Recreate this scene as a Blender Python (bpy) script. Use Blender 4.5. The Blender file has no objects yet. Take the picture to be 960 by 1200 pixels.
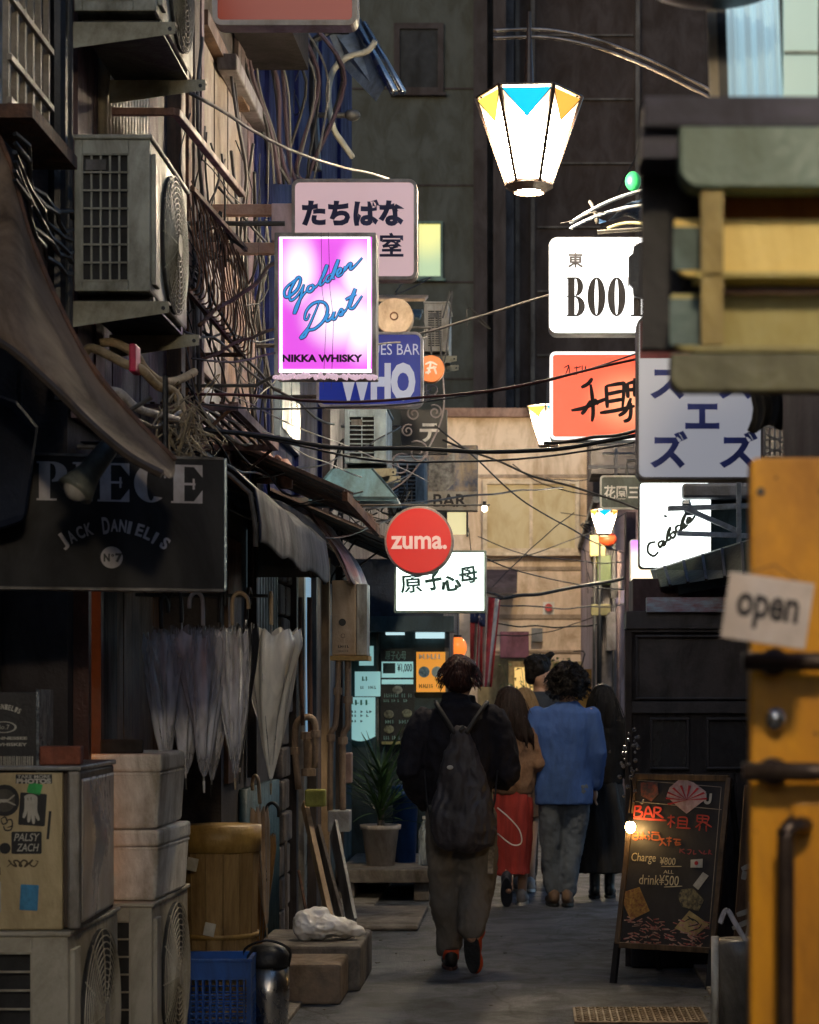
import bpy, bmesh, math, random
from mathutils import Vector, Matrix, Euler, noise
random.seed(7)
PI = math.pi; R = math.radians
S = bpy.context.scene; C = S.collection
# ------------------------------------------------------------------ camera, sky, light
F, CX, CY, EYE = 2400.0, 620.0, 817.0, 1.52        # focal length (photo pixels), vanishing point, eye height
cam = bpy.data.cameras.new('camera'); camo = bpy.data.objects.new('camera', cam); C.objects.link(camo); S.camera = camo
camo.location = (0, 0, EYE); camo.rotation_euler = (R(90), 0, 0)
cam.sensor_fit = 'VERTICAL'; cam.sensor_height = 36; cam.lens = 72
cam.shift_x = (480-CX)/1200; cam.shift_y = (CY-600)/1200
cam.clip_start = .1; cam.clip_end = 600
cam.dof.use_dof = True; cam.dof.focus_distance = 10.8; cam.dof.aperture_fstop = 5.2
W = bpy.data.worlds.new('World'); S.world = W; W.use_nodes = True
sky = W.node_tree.nodes.new('ShaderNodeTexSky'); sky.sky_type = 'NISHITA'; sky.sun_disc = False
sky.sun_elevation = R(14); sky.sun_rotation = R(200); sky.ozone_density = 2.8
W.node_tree.links.new(sky.outputs[0], W.node_tree.nodes['Background'].inputs[0])
W.node_tree.nodes['Background'].inputs[1].default_value = 0.14
sl = bpy.data.lights.new('moon', 'SUN'); sl.energy = 0.03; sl.angle = R(8); sl.color = (.75, .82, 1)
so = bpy.data.objects.new('moon', sl); C.objects.link(so); so.rotation_euler = (R(50), 0, R(20)); so.location = (0, -5, 20)
S.view_settings.view_transform = 'Standard'; S.view_settings.look = 'None'; S.view_settings.exposure = 0.62
S.cycles.max_bounces = 6; S.cycles.transparent_max_bounces = 12
S.cycles.sample_clamp_indirect = 4; S.cycles.caustics_reflective = False; S.cycles.caustics_refractive = False

def P(px, py, Y): return Vector(((px-CX)*Y/F, Y, EYE+(CY-py)*Y/F))
def gz(px, Y): return Vector(((px-CX)*Y/F, Y, 0))
# ------------------------------------------------------------------ materials
MATS = {}
def M(name, col, col2=None, sc=9, rough=.6, metal=0, bump=.25, grime=.45, stretch=(1, 1, 1), alpha=1, fine=60, sss=0, coat=0, trans=0, spec=.5):
    if name in MATS: return MATS[name]
    m = bpy.data.materials.new(name); m.use_nodes = True; MATS[name] = m
    n, l = m.node_tree.nodes, m.node_tree.links; b = n['Principled BSDF']
    tc = n.new('ShaderNodeTexCoord'); mp = n.new('ShaderNodeMapping'); mp.inputs['Scale'].default_value = stretch
    l.new(tc.outputs['Object'], mp.inputs[0])
    n1 = n.new('ShaderNodeTexNoise'); n1.inputs['Scale'].default_value = sc; n1.inputs['Detail'].default_value = 7; n1.inputs['Roughness'].default_value = .65
    n2 = n.new('ShaderNodeTexNoise'); n2.inputs['Scale'].default_value = fine; n2.inputs['Detail'].default_value = 5
    n3 = n.new('ShaderNodeTexNoise'); n3.inputs['Scale'].default_value = 3.1; n3.inputs['Detail'].default_value = 9; n3.inputs['Distortion'].default_value = .6; n3.inputs['Roughness'].default_value = .7
    for q in (n1, n2): l.new(mp.outputs[0], q.inputs[0])
    m3 = n.new('ShaderNodeMapping'); m3.inputs['Scale'].default_value = (1, 1, .45); l.new(tc.outputs['Object'], m3.inputs[0]); l.new(m3.outputs[0], n3.inputs[0])
    col2 = col2 or tuple(c*.72 for c in col)
    r1 = n.new('ShaderNodeValToRGB'); r1.color_ramp.elements[0].position = .38; r1.color_ramp.elements[1].position = .62
    r1.color_ramp.elements[0].color = (*col2, 1); r1.color_ramp.elements[1].color = (*col, 1); l.new(n1.outputs[0], r1.inputs[0])
    r3 = n.new('ShaderNodeValToRGB'); r3.color_ramp.elements[0].position = .36; r3.color_ramp.elements[1].position = .56
    g = 1-grime; r3.color_ramp.elements[0].color = (g*.9, g*.82, g*.7, 1); r3.color_ramp.elements[1].color = (1, 1, 1, 1); l.new(n3.outputs[0], r3.inputs[0])
    mx = n.new('ShaderNodeMix'); mx.data_type = 'RGBA'; mx.blend_type = 'MULTIPLY'; mx.inputs[0].default_value = 1
    l.new(r1.outputs[0], mx.inputs[6]); l.new(r3.outputs[0], mx.inputs[7]); l.new(mx.outputs[2], b.inputs['Base Color'])
    mr = n.new('ShaderNodeMapRange'); mr.inputs['To Min'].default_value = min(1, rough+.22); mr.inputs['To Max'].default_value = max(.05, rough-.12)
    mr.inputs['From Min'].default_value = .35; mr.inputs['From Max'].default_value = .65
    l.new(n3.outputs[0], mr.inputs[0]); l.new(mr.outputs[0], b.inputs['Roughness'])
    b.inputs['Metallic'].default_value = metal
    if bump:
        ad = n.new('ShaderNodeMath'); ad.operation = 'ADD'; l.new(n1.outputs[0], ad.inputs[0]); l.new(n2.outputs[0], ad.inputs[1])
        bp = n.new('ShaderNodeBump'); bp.inputs['Strength'].default_value = bump; bp.inputs['Distance'].default_value = .01
        l.new(ad.outputs[0], bp.inputs['Height']); l.new(bp.outputs[0], b.inputs['Normal'])
    if alpha < 1: b.inputs['Alpha'].default_value = alpha
    if coat: b.inputs['Coat Weight'].default_value = coat
    b.inputs['Specular IOR Level'].default_value = spec
    if trans: b.inputs['Transmission Weight'].default_value = trans
    return m
def E(name, col, edge=None, st=1.5, blobs=None, rad=.25, soft=1.0):
    """lit translucent face: lamp tubes behind it are hot spots of colour `col`, away from them `edge`"""
    if name in MATS: return MATS[name]
    st *= .72
    m = bpy.data.materials.new(name); m.use_nodes = True; MATS[name] = m
    n, l = m.node_tree.nodes, m.node_tree.links; b = n['Principled BSDF']
    b.inputs['Base Color'].default_value = (*[min(.7, c*.8+.02) for c in (edge or col)], 1); b.inputs['Roughness'].default_value = .3
    b.inputs['Emission Color'].default_value = (*col, 1); b.inputs['Emission Strength'].default_value = st
    if edge and blobs:
        tc = n.new('ShaderNodeTexCoord'); prev = None
        for (c, sc3) in blobs:
            mp = n.new('ShaderNodeMapping'); mp.vector_type = 'TEXTURE'; mp.inputs['Location'].default_value = c; mp.inputs['Scale'].default_value = sc3
            l.new(tc.outputs['Object'], mp.inputs[0])
            g = n.new('ShaderNodeTexGradient'); g.gradient_type = 'SPHERICAL'; l.new(mp.outputs[0], g.inputs[0])
            if prev is None: prev = g.outputs[1]
            else:
                a = n.new('ShaderNodeMath'); a.operation = 'MAXIMUM'; l.new(prev, a.inputs[0]); l.new(g.outputs[1], a.inputs[1]); prev = a.outputs[0]
        r = n.new('ShaderNodeValToRGB'); r.color_ramp.interpolation = 'EASE'
        r.color_ramp.elements[0].color = (*edge, 1); r.color_ramp.elements[1].color = (*col, 1); r.color_ramp.elements[1].position = rad*2 if rad*2 < 1 else 1
        l.new(prev, r.inputs[0]); l.new(r.outputs[0], b.inputs['Emission Color'])
    return m
def vinyl(name, col, a):
    if name in MATS: return MATS[name]
    m = bpy.data.materials.new(name); m.use_nodes = True; MATS[name] = m
    n, l = m.node_tree.nodes, m.node_tree.links; b = n['Principled BSDF']
    b.inputs['Base Color'].default_value = (*col, 1); b.inputs['Roughness'].default_value = .22; b.inputs['Specular IOR Level'].default_value = .8
    w = n.new('ShaderNodeTexNoise'); w.inputs['Scale'].default_value = 7; w.inputs['Detail'].default_value = 2.5
    tc = n.new('ShaderNodeTexCoord'); mp = n.new('ShaderNodeMapping'); mp.inputs['Scale'].default_value = (2.5, 2.5, .5)
    l.new(tc.outputs['Object'], mp.inputs[0]); l.new(mp.outputs[0], w.inputs[0])
    r = n.new('ShaderNodeMapRange'); r.inputs['From Min'].default_value = .4; r.inputs['From Max'].default_value = .62
    r.inputs['To Min'].default_value = max(0, a-.25); r.inputs['To Max'].default_value = min(1, a+.3)
    l.new(w.outputs[0], r.inputs[0]); l.new(r.outputs[0], b.inputs['Alpha'])
    bp = n.new('ShaderNodeBump'); bp.inputs['Strength'].default_value = .5; bp.inputs['Distance'].default_value = .015
    l.new(w.outputs[0], bp.inputs['Height']); l.new(bp.outputs[0], b.inputs['Normal'])
    return m
# ------------------------------------------------------------------ geometry builder
class MB:
    def __init__(s): s.v = []; s.f = []
    def add(s, vs, fs):
        k = len(s.v); s.v += [tuple(x) for x in vs]; s.f += [tuple(i+k for i in q) for q in fs]; return s
    def box(s, c, d, rot=None):
        x, y, z = (q/2 for q in d); c = Vector(c)
        vs = [Vector(p) for p in ((-x,-y,-z),(x,-y,-z),(x,y,-z),(-x,y,-z),(-x,-y,z),(x,-y,z),(x,y,z),(-x,y,z))]
        if rot is not None:
            m = rot if isinstance(rot, Matrix) else Euler(rot).to_matrix(); vs = [m @ v for v in vs]
        return s.add([v+c for v in vs], [(0,3,2,1),(4,5,6,7),(0,1,5,4),(1,2,6,5),(2,3,7,6),(3,0,4,7)])
    def b2(s, x0, x1, y0, y1, z0, z1): return s.box(((x0+x1)/2,(y0+y1)/2,(z0+z1)/2), (abs(x1-x0),abs(y1-y0),abs(z1-z0)))
    def rect(s, px0, py0, px1, py1, Y, dep=.05):
        a, b = P(px0, py1, Y), P(px1, py0, Y); return s.b2(a.x, b.x, Y, Y+dep, a.z, b.z)
    def tube(s, pts, r, n=6, cap=True, close=False):
        pts = [Vector(p) for p in pts]; m = len(pts); vs = []; up = None
        for i, p in enumerate(pts):
            a = pts[(i-1) % m] if close else pts[max(i-1, 0)]; b = pts[(i+1) % m] if close else pts[min(i+1, m-1)]
            t = (b-a); t = t.normalized() if t.length > 1e-9 else Vector((0, 0, 1))
            if up is None: up = t.orthogonal().normalized()
            up = (up - t*up.dot(t)); up = up.normalized() if up.length > 1e-6 else t.orthogonal().normalized()
            w = t.cross(up); rr = r[i] if isinstance(r, (list, tuple)) else r
            vs += [p + (up*math.cos(2*PI*k/n) + w*math.sin(2*PI*k/n))*rr for k in range(n)]
        fs = []
        for i in range(m if close else m-1):
            j = (i+1) % m
            fs += [(i*n+k, i*n+(k+1) % n, j*n+(k+1) % n, j*n+k) for k in range(n)]
        if cap and not close: fs += [tuple(range(n))[::-1], tuple((m-1)*n+k for k in range(n))]
        return s.add(vs, fs)
    def bar(s, a, b, w, h=None):
        a, b = Vector(a), Vector(b); t = b-a; q = t.to_track_quat('X', 'Z').to_matrix()
        return s.box((a+b)/2, (t.length, w, h or w), q)
    def loft(s, rings, n=20, fold=0, ph=0):
        vs = []
        for (x, y, z, rx, ry) in rings:
            for k in range(n):
                a = 2*PI*k/n; q = 1+fold*math.sin(a*7+ph+z*3)+fold*.6*math.sin(a*12+z*8)
                vs.append((x+rx*q*math.cos(a), y+ry*q*math.sin(a), z))
        fs = [(i*n+k, i*n+(k+1) % n, (i+1)*n+(k+1) % n, (i+1)*n+k) for i in range(len(rings)-1) for k in range(n)]
        fs += [tuple(range(n))[::-1], tuple((len(rings)-1)*n+k for k in range(n))]
        return s.add(vs, fs)
    def ell(s, c, r, n=14, m=9, rot=None):
        vs, fs = [], []
        q = Euler(rot).to_matrix() if rot else None
        for i in range(m+1):
            a = PI*i/m-PI/2
            for k in range(n):
                b = 2*PI*k/n; v = Vector((r[0]*math.cos(a)*math.cos(b), r[1]*math.cos(a)*math.sin(b), r[2]*math.sin(a)))
                if i in (0, m): v = Vector((0, 0, r[2]*math.sin(a)))+Vector((math.cos(b), math.sin(b), 0))*r[0]*.01
                if q: v = q @ v
                vs.append(v+Vector(c))
        fs = [(i*n+k, i*n+(k+1) % n, (i+1)*n+(k+1) % n, (i+1)*n+k) for i in range(m) for k in range(n)]
        fs += [tuple(range(n))[::-1], tuple(m*n+k for k in range(n))]
        return s.add(vs, fs)
    def prism(s, out, y0, y1):                    # outline in x,z ; extruded along y
        n = len(out); vs = [(x, y0, z) for x, z in out]+[(x, y1, z) for x, z in out]
        return s.add(vs, [tuple(range(n)), tuple(range(2*n-1, n-1, -1))]+[(i, i+n, (i+1) % n+n, (i+1) % n) for i in range(n)])
    def prismx(s, out, x0, x1):                   # outline in y,z ; extruded along x
        n = len(out); vs = [(x0, y, z) for y, z in out]+[(x1, y, z) for y, z in out]
        return s.add(vs, [tuple(range(n))[::-1], tuple(range(n, 2*n))]+[(i, (i+1) % n, (i+1) % n+n, i+n) for i in range(n)])
    def prismz(s, out, z0, z1):
        n = len(out); vs = [(x, y, z0) for x, y in out]+[(x, y, z1) for x, y in out]
        return s.add(vs, [tuple(range(n))[::-1], tuple(range(n, 2*n))]+[(i, (i+1) % n, (i+1) % n+n, i+n) for i in range(n)])
    def ring(s, c, ro, ri, y0, y1, n=32, sx=1, a0=0, a1=2*PI, sxi=None):
        sxi = sx if sxi is None else sxi; full = abs(a1-a0-2*PI) < 1e-6; m = n if full else n+1; vs = []
        for i in range(m):
            a = a0+(a1-a0)*i/n; co, si = math.cos(a), math.sin(a)
            for (r, q, y) in ((ro, sx, y0), (ri, sxi, y0), (ri, sxi, y1), (ro, sx, y1)): vs.append((c[0]+r*q*co, y, c[1]+r*si))
        fs = []
        for i in range(n):
            j = (i+1) % m
            fs += [(i*4+k, i*4+(k+1) % 4, j*4+(k+1) % 4, j*4+k) for k in range(4)]
        if not full: fs += [(0, 1, 2, 3), (n*4+3, n*4+2, n*4+1, n*4)]
        return s.add(vs, fs)
    def grid(s, fn, nu, nv, thick=None):
        vs = [Vector(fn(i/nu, j/nv)) for j in range(nv+1) for i in range(nu+1)]; w = nu+1
        fs = [(j*w+i, j*w+i+1, (j+1)*w+i+1, (j+1)*w+i) for j in range(nv) for i in range(nu)]
        if thick:
            k = len(vs); t = Vector(thick); vs += [v+t for v in vs]; fs += [tuple(q+k for q in reversed(f)) for f in fs[:nu*nv]]
            e = [(i, i+1) for i in range(nu)]+[(nu+j*w, nu+(j+1)*w) for j in range(nv)]+[(nv*w+i+1, nv*w+i) for i in range(nu-1, -1, -1)]+[((j+1)*w, j*w) for j in range(nv-1, -1, -1)]
            fs += [(b, a, a+k, b+k) for a, b in e]
        return s.add(vs, fs)
    def mesh(s, name):
        m = bpy.data.meshes.new(name); m.from_pydata(s.v, [], s.f); m.update(); return m
def rrect(x0, z0, x1, z1, r, n=5):
    o = []
    for cx, cz, a in ((x1-r, z0+r, -90), (x1-r, z1-r, 0), (x0+r, z1-r, 90), (x0+r, z0+r, 180)):
        o += [(cx+r*math.cos(R(a+90*i/n)), cz+r*math.sin(R(a+90*i/n))) for i in range(n+1)]
    return o
# ------------------------------------------------------------------ objects
def thing(name, label, cat, loc=(0, 0, 0), rz=0, group=None):
    o = bpy.data.objects.new(name, None); C.objects.link(o); o.empty_display_size = .1
    o.location = loc; o.rotation_euler = (0, 0, rz) if not isinstance(rz, tuple) else rz
    o['label'] = label; o['category'] = cat
    if group: o['group'] = group
    return o
def root_of(o):
    while o.parent: o = o.parent
    return o
def fin(o, bevel, smooth, seg=2):
    if smooth:
        for p in o.data.polygons: p.use_smooth = True
    if bevel:
        b = o.modifiers.new('bevel', 'BEVEL'); b.width = bevel; b.segments = seg; b.limit_method = 'ANGLE'; b.angle_limit = R(50)
    return o
def part(name, mb, mat, parent, world=False, bevel=0, smooth=False, label=None, kind=None):
    me = mb if isinstance(mb, bpy.types.Mesh) else mb.mesh(name)
    if world: me.transform(root_of(parent).matrix_basis.inverted())
    o = bpy.data.objects.new(name, me); C.objects.link(o); o.parent = parent
    if not me.materials: me.materials.append(mat)
    if label: o['label'] = label
    if kind: o['kind'] = kind
    return fin(o, bevel, smooth)
def pieces(name, me, parent, locs, mat=None, scl=None):
    if isinstance(me, MB): me = me.mesh(name)
    if mat and not me.materials: me.materials.append(mat)
    for i, l in enumerate(locs):
        o = bpy.data.objects.new(name, me); C.objects.link(o); o.parent = parent; o.location = l[:3]
        if len(l) > 3: o.rotation_euler = l[3]
def solo(name, mb, mat, label, cat, group=None, bevel=0, smooth=False):
    me = mb if isinstance(mb, bpy.types.Mesh) else mb.mesh(name)
    xs = [v.co.x for v in me.vertices]; ys = [v.co.y for v in me.vertices]; zs = [v.co.z for v in me.vertices]
    c = Vector(((min(xs)+max(xs))/2, (min(ys)+max(ys))/2, min(zs))); me.transform(Matrix.Translation(-c))
    o = bpy.data.objects.new(name, me); C.objects.link(o); o.location = c; me.materials.append(mat)
    o['label'] = label; o['category'] = cat
    if group: o['group'] = group
    return fin(o, bevel, smooth)
def struct(name, mb, mat, kind='structure', smooth=False, bevel=0):
    o = bpy.data.objects.new(name, mb if isinstance(mb, bpy.types.Mesh) else mb.mesh(name)); C.objects.link(o); o.data.materials.append(mat); o['kind'] = kind; return fin(o, bevel, smooth)
def copy_tree(o, parent=None, loc=None, rz=None, label=None):
    c = o.copy(); C.objects.link(c); c.parent = parent
    for ch in list(o.children): copy_tree(ch, c)
    if loc is not None: c.location = loc
    if rz is not None: c.rotation_euler = (0, 0, rz) if not isinstance(rz, tuple) else rz
    if label: c['label'] = label
    return c
def text(parent, body, x0, z0, x1, z1, y, mat, bold=0, shear=0, rot=0, ext=.0008, keep=False, yaxis=False, name='lettering'):
    c = bpy.data.curves.new('lettering', 'FONT'); c.body = body; c.offset = bold; c.shear = shear; c.extrude = .004; c.resolution_u = 3
    if '\n' in body: c.align_x = 'CENTER'; c.space_line = .85
    o = bpy.data.objects.new('lettering_source', c); C.objects.link(o)
    me = bpy.data.meshes.new_from_object(o); bpy.data.objects.remove(o); bpy.data.curves.remove(c)
    if not me.vertices: return None
    xs = [v.co.x for v in me.vertices]; ys = [v.co.y for v in me.vertices]
    ax, ay = (x1-x0)/(max(xs)-min(xs)), (z1-z0)/(max(ys)-min(ys))
    if keep: ax = ay = min(ax, ay)
    mx, my = (max(xs)+min(xs))/2, (max(ys)+min(ys))/2; cx, cz = (x0+x1)/2, (z0+z1)/2; ca, sa = math.cos(rot), math.sin(rot)
    for v in me.vertices:
        a, b = (v.co.x-mx)*ax, (v.co.y-my)*ay; d = -ext if v.co.z > 0 else ext*.2
        v.co = (cx+a*ca-b*sa, y+d, cz+a*sa+b*ca)
    for p in me.polygons: p.use_smooth = False
    return part(name, me, mat, parent)
def smoothline(pts, k=5, close=False):
    pts = [Vector(p) for p in pts]; n = len(pts); out = []
    for i in range(n if close else n-1):
        g = lambda j: pts[j % n] if close else pts[min(max(j, 0), n-1)]
        a, b, c, d = g(i-1), g(i), g(i+1), g(i+2)
        for q in range(k):
            t = q/k; out.append(.5*((2*b)+(c-a)*t+(2*a-5*b+4*c-d)*t*t+(3*b-a-3*c+d)*t**3))
    if not close: out.append(pts[-1])
    return out
def strokes(parent, lines, mp, w, y, mat, name='lettering', taper=.35, k=5):
    """hand lettering: each line a smoothed ribbon; mp maps source (u,v) to local (x,z)"""
    mb = MB(); q = 0
    for ln in lines:
        pts = smoothline([Vector((*mp(*p), 0)) for p in ln], k); n = len(pts); vs = []
        for i, p in enumerate(pts):
            t = pts[min(i+1, n-1)]-pts[max(i-1, 0)]; t = t.normalized() if t.length > 1e-9 else Vector((1, 0, 0)); nn = Vector((-t.y, t.x, 0))
            ww = w/2*(taper+(1-taper)*min(1, 4*min(i+.6, n-1-i+.6)/n)); yy = y-.00002*q; q += 1
            a, b = p+nn*ww, p-nn*ww
            vs += [(a.x, yy-.0006, a.y), (b.x, yy-.0006, b.y), (b.x, yy, b.y), (a.x, yy, a.y)]
        fs = [(0, 1, 2, 3), ((n-1)*4+3, (n-1)*4+2, (n-1)*4+1, (n-1)*4)]
        for i in range(n-1): fs += [(i*4+j, i*4+(j+1) % 4, i*4+4+(j+1) % 4, i*4+4+j) for j in range(4)]
        mb.add(vs, fs)
    return part(name, mb, mat, parent)
def fatserif(parent, word, x0, z0, x1, z1, y, mat, gap=.09, stem=.34, ser=.045):
    """heavy high-contrast serif capitals built from stems, bowls and hairline serifs"""
    wd = {'P': .78, 'I': .5, 'E': .8, 'C': .82, 'B': .85, 'O': .82, 'T': .86, 'H': .95}
    tot = sum(wd[c] for c in word)+gap*(len(word)-1); sx = (x1-x0)/tot; sz = z1-z0; x = 0; mb = MB(); yy = [y]
    def bx(a, b, c, d): yy[0] -= .00003; mb.b2(x0+(x+a)*sx, x0+(x+b)*sx, yy[0]-.0008, yy[0], z0+c*sz, z0+d*sz)
    def rg(cx, cz, r, sxr, ri, sxi, a0=0, a1=2*PI):
        yy[0] -= .00003; m = MB(); m.ring((0, 0), r*sz, ri*sz, yy[0]-.0008, yy[0], 28, sxr*sx/sz, a0, a1, sxi*sx/sz)
        mb.add([(v[0]+x0+(x+cx)*sx, v[1], v[2]+z0+cz*sz) for v in m.v], m.f)
    for ch in word:
        w = wd[ch]
        if ch == 'I': bx(.08, .08+stem, 0, 1); bx(0, w, 0, ser); bx(0, w, 1-ser, 1)
        if ch in 'PEBT' and ch != 'T': bx(.06, .06+stem*.92, 0, 1); bx(0, .5, 0, ser)
        if ch == 'P': rg(.38, .74, .26, 1.45, .20, .5, -PI/2, PI/2); bx(0, .38, 1-ser, 1)
        if ch == 'E':
            bx(0, w, 0, ser); bx(0, w, 1-ser, 1); bx(.3, .62, .47, .53)
            bx(.55, .60, .36, .64); mb.prism([(x0+(x+w-.22)*sx, z0+ser*sz), (x0+(x+w)*sx, z0), (x0+(x+w)*sx, z0+.34*sz)], yy[0]-.001, yy[0]-.0002)
            mb.prism([(x0+(x+w-.22)*sx, z0+(1-ser)*sz), (x0+(x+w)*sx, z0+.68*sz), (x0+(x+w)*sx, z0+1*sz)], yy[0]-.0011, yy[0]-.0002)
        if ch == 'B': rg(.42, .76, .24, 1.4, .19, .35, -PI/2, PI/2); rg(.42, .26, .26, 1.6, .21, .55, -PI/2, PI/2); bx(0, .42, 1-ser, 1); bx(0, .42, .49, .53)
        if ch == 'O': rg(.41, .5, .5, .82, .455, .18)
        if ch == 'C':
            rg(.43, .5, .5, .86, .455, .24, R(48), R(312)); bx(w-.06, w-.015, .64, .98)
        if ch == 'T': bx(.43-stem/2, .43+stem/2, 0, 1); bx(.12, .74, 0, ser); bx(0, w, 1-ser, 1); bx(0, .045, .72, 1); bx(w-.045, w, .72, 1)
        if ch == 'H': bx(.05, .35, 0, 1); bx(.6, .9, 0, 1); bx(.3, .65, .48, .52)
        x += w+gap
    return part('lettering', mb, mat, parent)
def remesh(mb, vox, sm=3, wr=0, ws=(9, 9, 3.5), seed=0, bulge=0):
    me = mb.mesh('source'); o = bpy.data.objects.new('source', me); C.objects.link(o)
    r = o.modifiers.new('r', 'REMESH'); r.mode = 'VOXEL'; r.voxel_size = vox; r.use_smooth_shade = True
    if sm: q = o.modifiers.new('s', 'SMOOTH'); q.factor = .5; q.iterations = sm
    dg = bpy.context.evaluated_depsgraph_get(); dg.update()
    m2 = bpy.data.meshes.new_from_object(o.evaluated_get(dg)); bpy.data.objects.remove(o)
    if wr:
        ns = [v.normal.copy() for v in m2.vertices]
        for v, nn in zip(m2.vertices, ns):
            p = Vector((v.co.x*ws[0]+seed, v.co.y*ws[1], v.co.z*ws[2]))
            d = noise.noise(p)*.9+abs(noise.noise(p*2.3+Vector((5, 0, 0))))*-.8+noise.noise(p*5)*.22
            v.co += nn*wr*d
    for p in m2.polygons: p.use_smooth = True
    m2.materials.clear()
    return m2
def catenary(a, b, sag, n=14, wob=0, sd=0):
    a, b = Vector(a), Vector(b); out = []
    for i in range(n+1):
        t = i/n; p = a.lerp(b, t); p.z -= sag*4*t*(1-t)
        if wob: p += Vector((noise.noise(Vector((t*4, sd, 0))), noise.noise(Vector((t*4, sd, 7))), noise.noise(Vector((t*4, sd, 3)))))*wob
        out.append(p)
    return out
# ------------------------------------------------------------------ palette
asphalt = M('asphalt', (.15, .165, .195), (.05, .056, .068), sc=85, rough=.42, bump=.8, grime=.5, fine=260)
concrete = M('concrete', (.3, .27, .23), (.2, .18, .155), sc=6, rough=.8, bump=.4)
tower_m = M('tower_render', (.036, .041, .036), (.031, .035, .031), sc=.25, rough=.9, bump=.05, grime=.12)
tower_dk = M('brown_render', (.022, .015, .015), (.018, .013, .013), sc=.4, rough=.9, grime=.15)
cream = M('cream_render', (.74, .57, .42), (.69, .53, .38), sc=1.2, rough=.8, bump=.12, grime=.3)
cream_tr = M('cream_trim', (.66, .52, .36), rough=.6, grime=.3)
dkwood = M('black_stained_wood', (.06, .047, .044), (.035, .028, .026), sc=6, rough=.55, spec=.3, stretch=(6, 6, 1), bump=.35)
brwood = M('brown_wood', (.17, .09, .045), (.09, .048, .025), sc=5, rough=.55, stretch=(7, 7, .7), bump=.4)
palewood = M('pale_wood', (.5, .36, .22), (.4, .27, .16), sc=4, rough=.65, stretch=(9, 9, .6), bump=.2)
oldwood = M('weathered_wood', (.17, .145, .13), (.09, .075, .065), sc=5, rough=.8, stretch=(8, 8, .6), bump=.4)
purplewood = M('mauve_boards', (.17, .11, .12), (.11, .07, .08), sc=5, rough=.7, stretch=(7, 7, .6), bump=.35, grime=.6)
blueW = M('blue_painted_wall', (.008, .013, .085), (.005, .009, .06), sc=2, rough=.7, spec=.15, bump=.2, grime=.5)
tealsh = M('teal_sheet', (.05, .1, .13), (.035, .075, .1), sc=3, rough=.45, grime=.5)
metal = M('galvanised_metal', (.42, .42, .41), (.3, .3, .3), sc=7, rough=.38, metal=.85, bump=.15)
dull = M('dull_steel', (.16, .155, .15), (.09, .085, .08), sc=9, rough=.55, metal=.5)
chrome = M('polished_steel', (.6, .6, .6), (.5, .5, .5), sc=3, rough=.2, metal=1, bump=.35, fine=9, grime=.2)
rust = M('rusty_iron', (.16, .075, .04), (.07, .04, .03), sc=14, rough=.85, bump=.5)
blackm = M('black_metal', (.014, .014, .016), (.008, .008, .009), rough=.4, grime=.3)
rubber = M('black_cable_sheath', (.012, .012, .013), rough=.5, grime=.2, bump=0)
greyc = M('grey_cable_sheath', (.1, .097, .1), rough=.6, grime=.3, bump=0)
redc = M('maroon_cable_sheath', (.1, .02, .02), rough=.5, grime=.3, bump=0)
tape = M('beige_pipe_wrap', (.47, .36, .22), (.36, .27, .16), sc=20, rough=.8, bump=.6)
acm = M('aged_ac_enamel', (.4, .4, .33), (.31, .31, .25), sc=4, rough=.5, grime=.6)
acm2 = M('cream_ac_enamel', (.5, .47, .38), (.42, .39, .31), sc=4, rough=.45, grime=.45)
acdark = M('dark_coil', (.03, .03, .03), rough=.7)
whitep = M('white_paint', (.75, .74, .7), (.68, .66, .62), rough=.5, grime=.35)
whitec = M('clean_white_paint', (.8, .8, .78), (.76, .76, .74), rough=.4, grime=.1, bump=.03)
foam = M('grubby_foam', (.88, .86, .8), (.8, .77, .7), sc=22, rough=.85, bump=.5, grime=.5, fine=120)
pinkp = M('faded_pink_sign', (.8, .6, .6), (.74, .54, .54), rough=.45, grime=.3, bump=.08)
navy = M('navy_lettering', (.03, .03, .13), rough=.5, grime=.3, bump=.05)
black = M('black_paint', (.01, .01, .011), rough=.4, grime=.1, bump=.05)
inkgrey = M('grey_lettering', (.24, .22, .22), rough=.6, grime=.3, bump=0)
glassd = M('dark_window_glass', (.015, .017, .02), rough=.5, spec=.1, bump=.03, grime=.1)
glassb = M('pale_frosted_glass', (.2, .27, .3), (.13, .18, .2), rough=.3, bump=.1)
yellowp = M('yellow_painted_door', (.7, .33, .018), (.58, .25, .012), sc=1.6, rough=.38, bump=.12, grime=.38, stretch=(3, 3, .7))
greenm = M('green_enamelled_metal', (.15, .22, .18), (.13, .19, .16), sc=3, rough=.45, grime=.25)
canvas = M('brown_canvas', (.24, .165, .105), (.15, .105, .07), sc=2, rough=.9, grime=.65, fine=300, bump=.35)
blackcv = M('black_vinyl_awning', (.014, .02, .04), (.009, .012, .024), sc=3, rough=.6, bump=.25, grime=.3, spec=.15)
red = M('red_enamel', (.5, .03, .025), (.44, .025, .02), rough=.35, grime=.25, bump=.05)
blueS = M('blue_sign_enamel', (.02, .035, .34), (.016, .028, .28), rough=.35, grime=.25, bump=.04)
sticker_w = M('white_sticker', (.6, .58, .5), rough=.6, grime=.3, bump=0)
sticker_k = M('black_sticker', (.02, .02, .02), rough=.5, grime=.2, bump=0)
sticker_b = M('blue_sticker', (.06, .3, .55), (.05, .22, .4), sc=40, rough=.5, bump=0)
crateb = M('blue_crate_plastic', (.015, .1, .42), (.012, .08, .34), rough=.4, bump=.08)
leafm = M('dark_green_leaf', (.07, .15, .045), (.04, .09, .03), sc=12, rough=.45, bump=.2, grime=.2)
potm = M('pale_plastic_pot', (.52, .48, .45), (.44, .4, .38), rough=.6)
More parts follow.
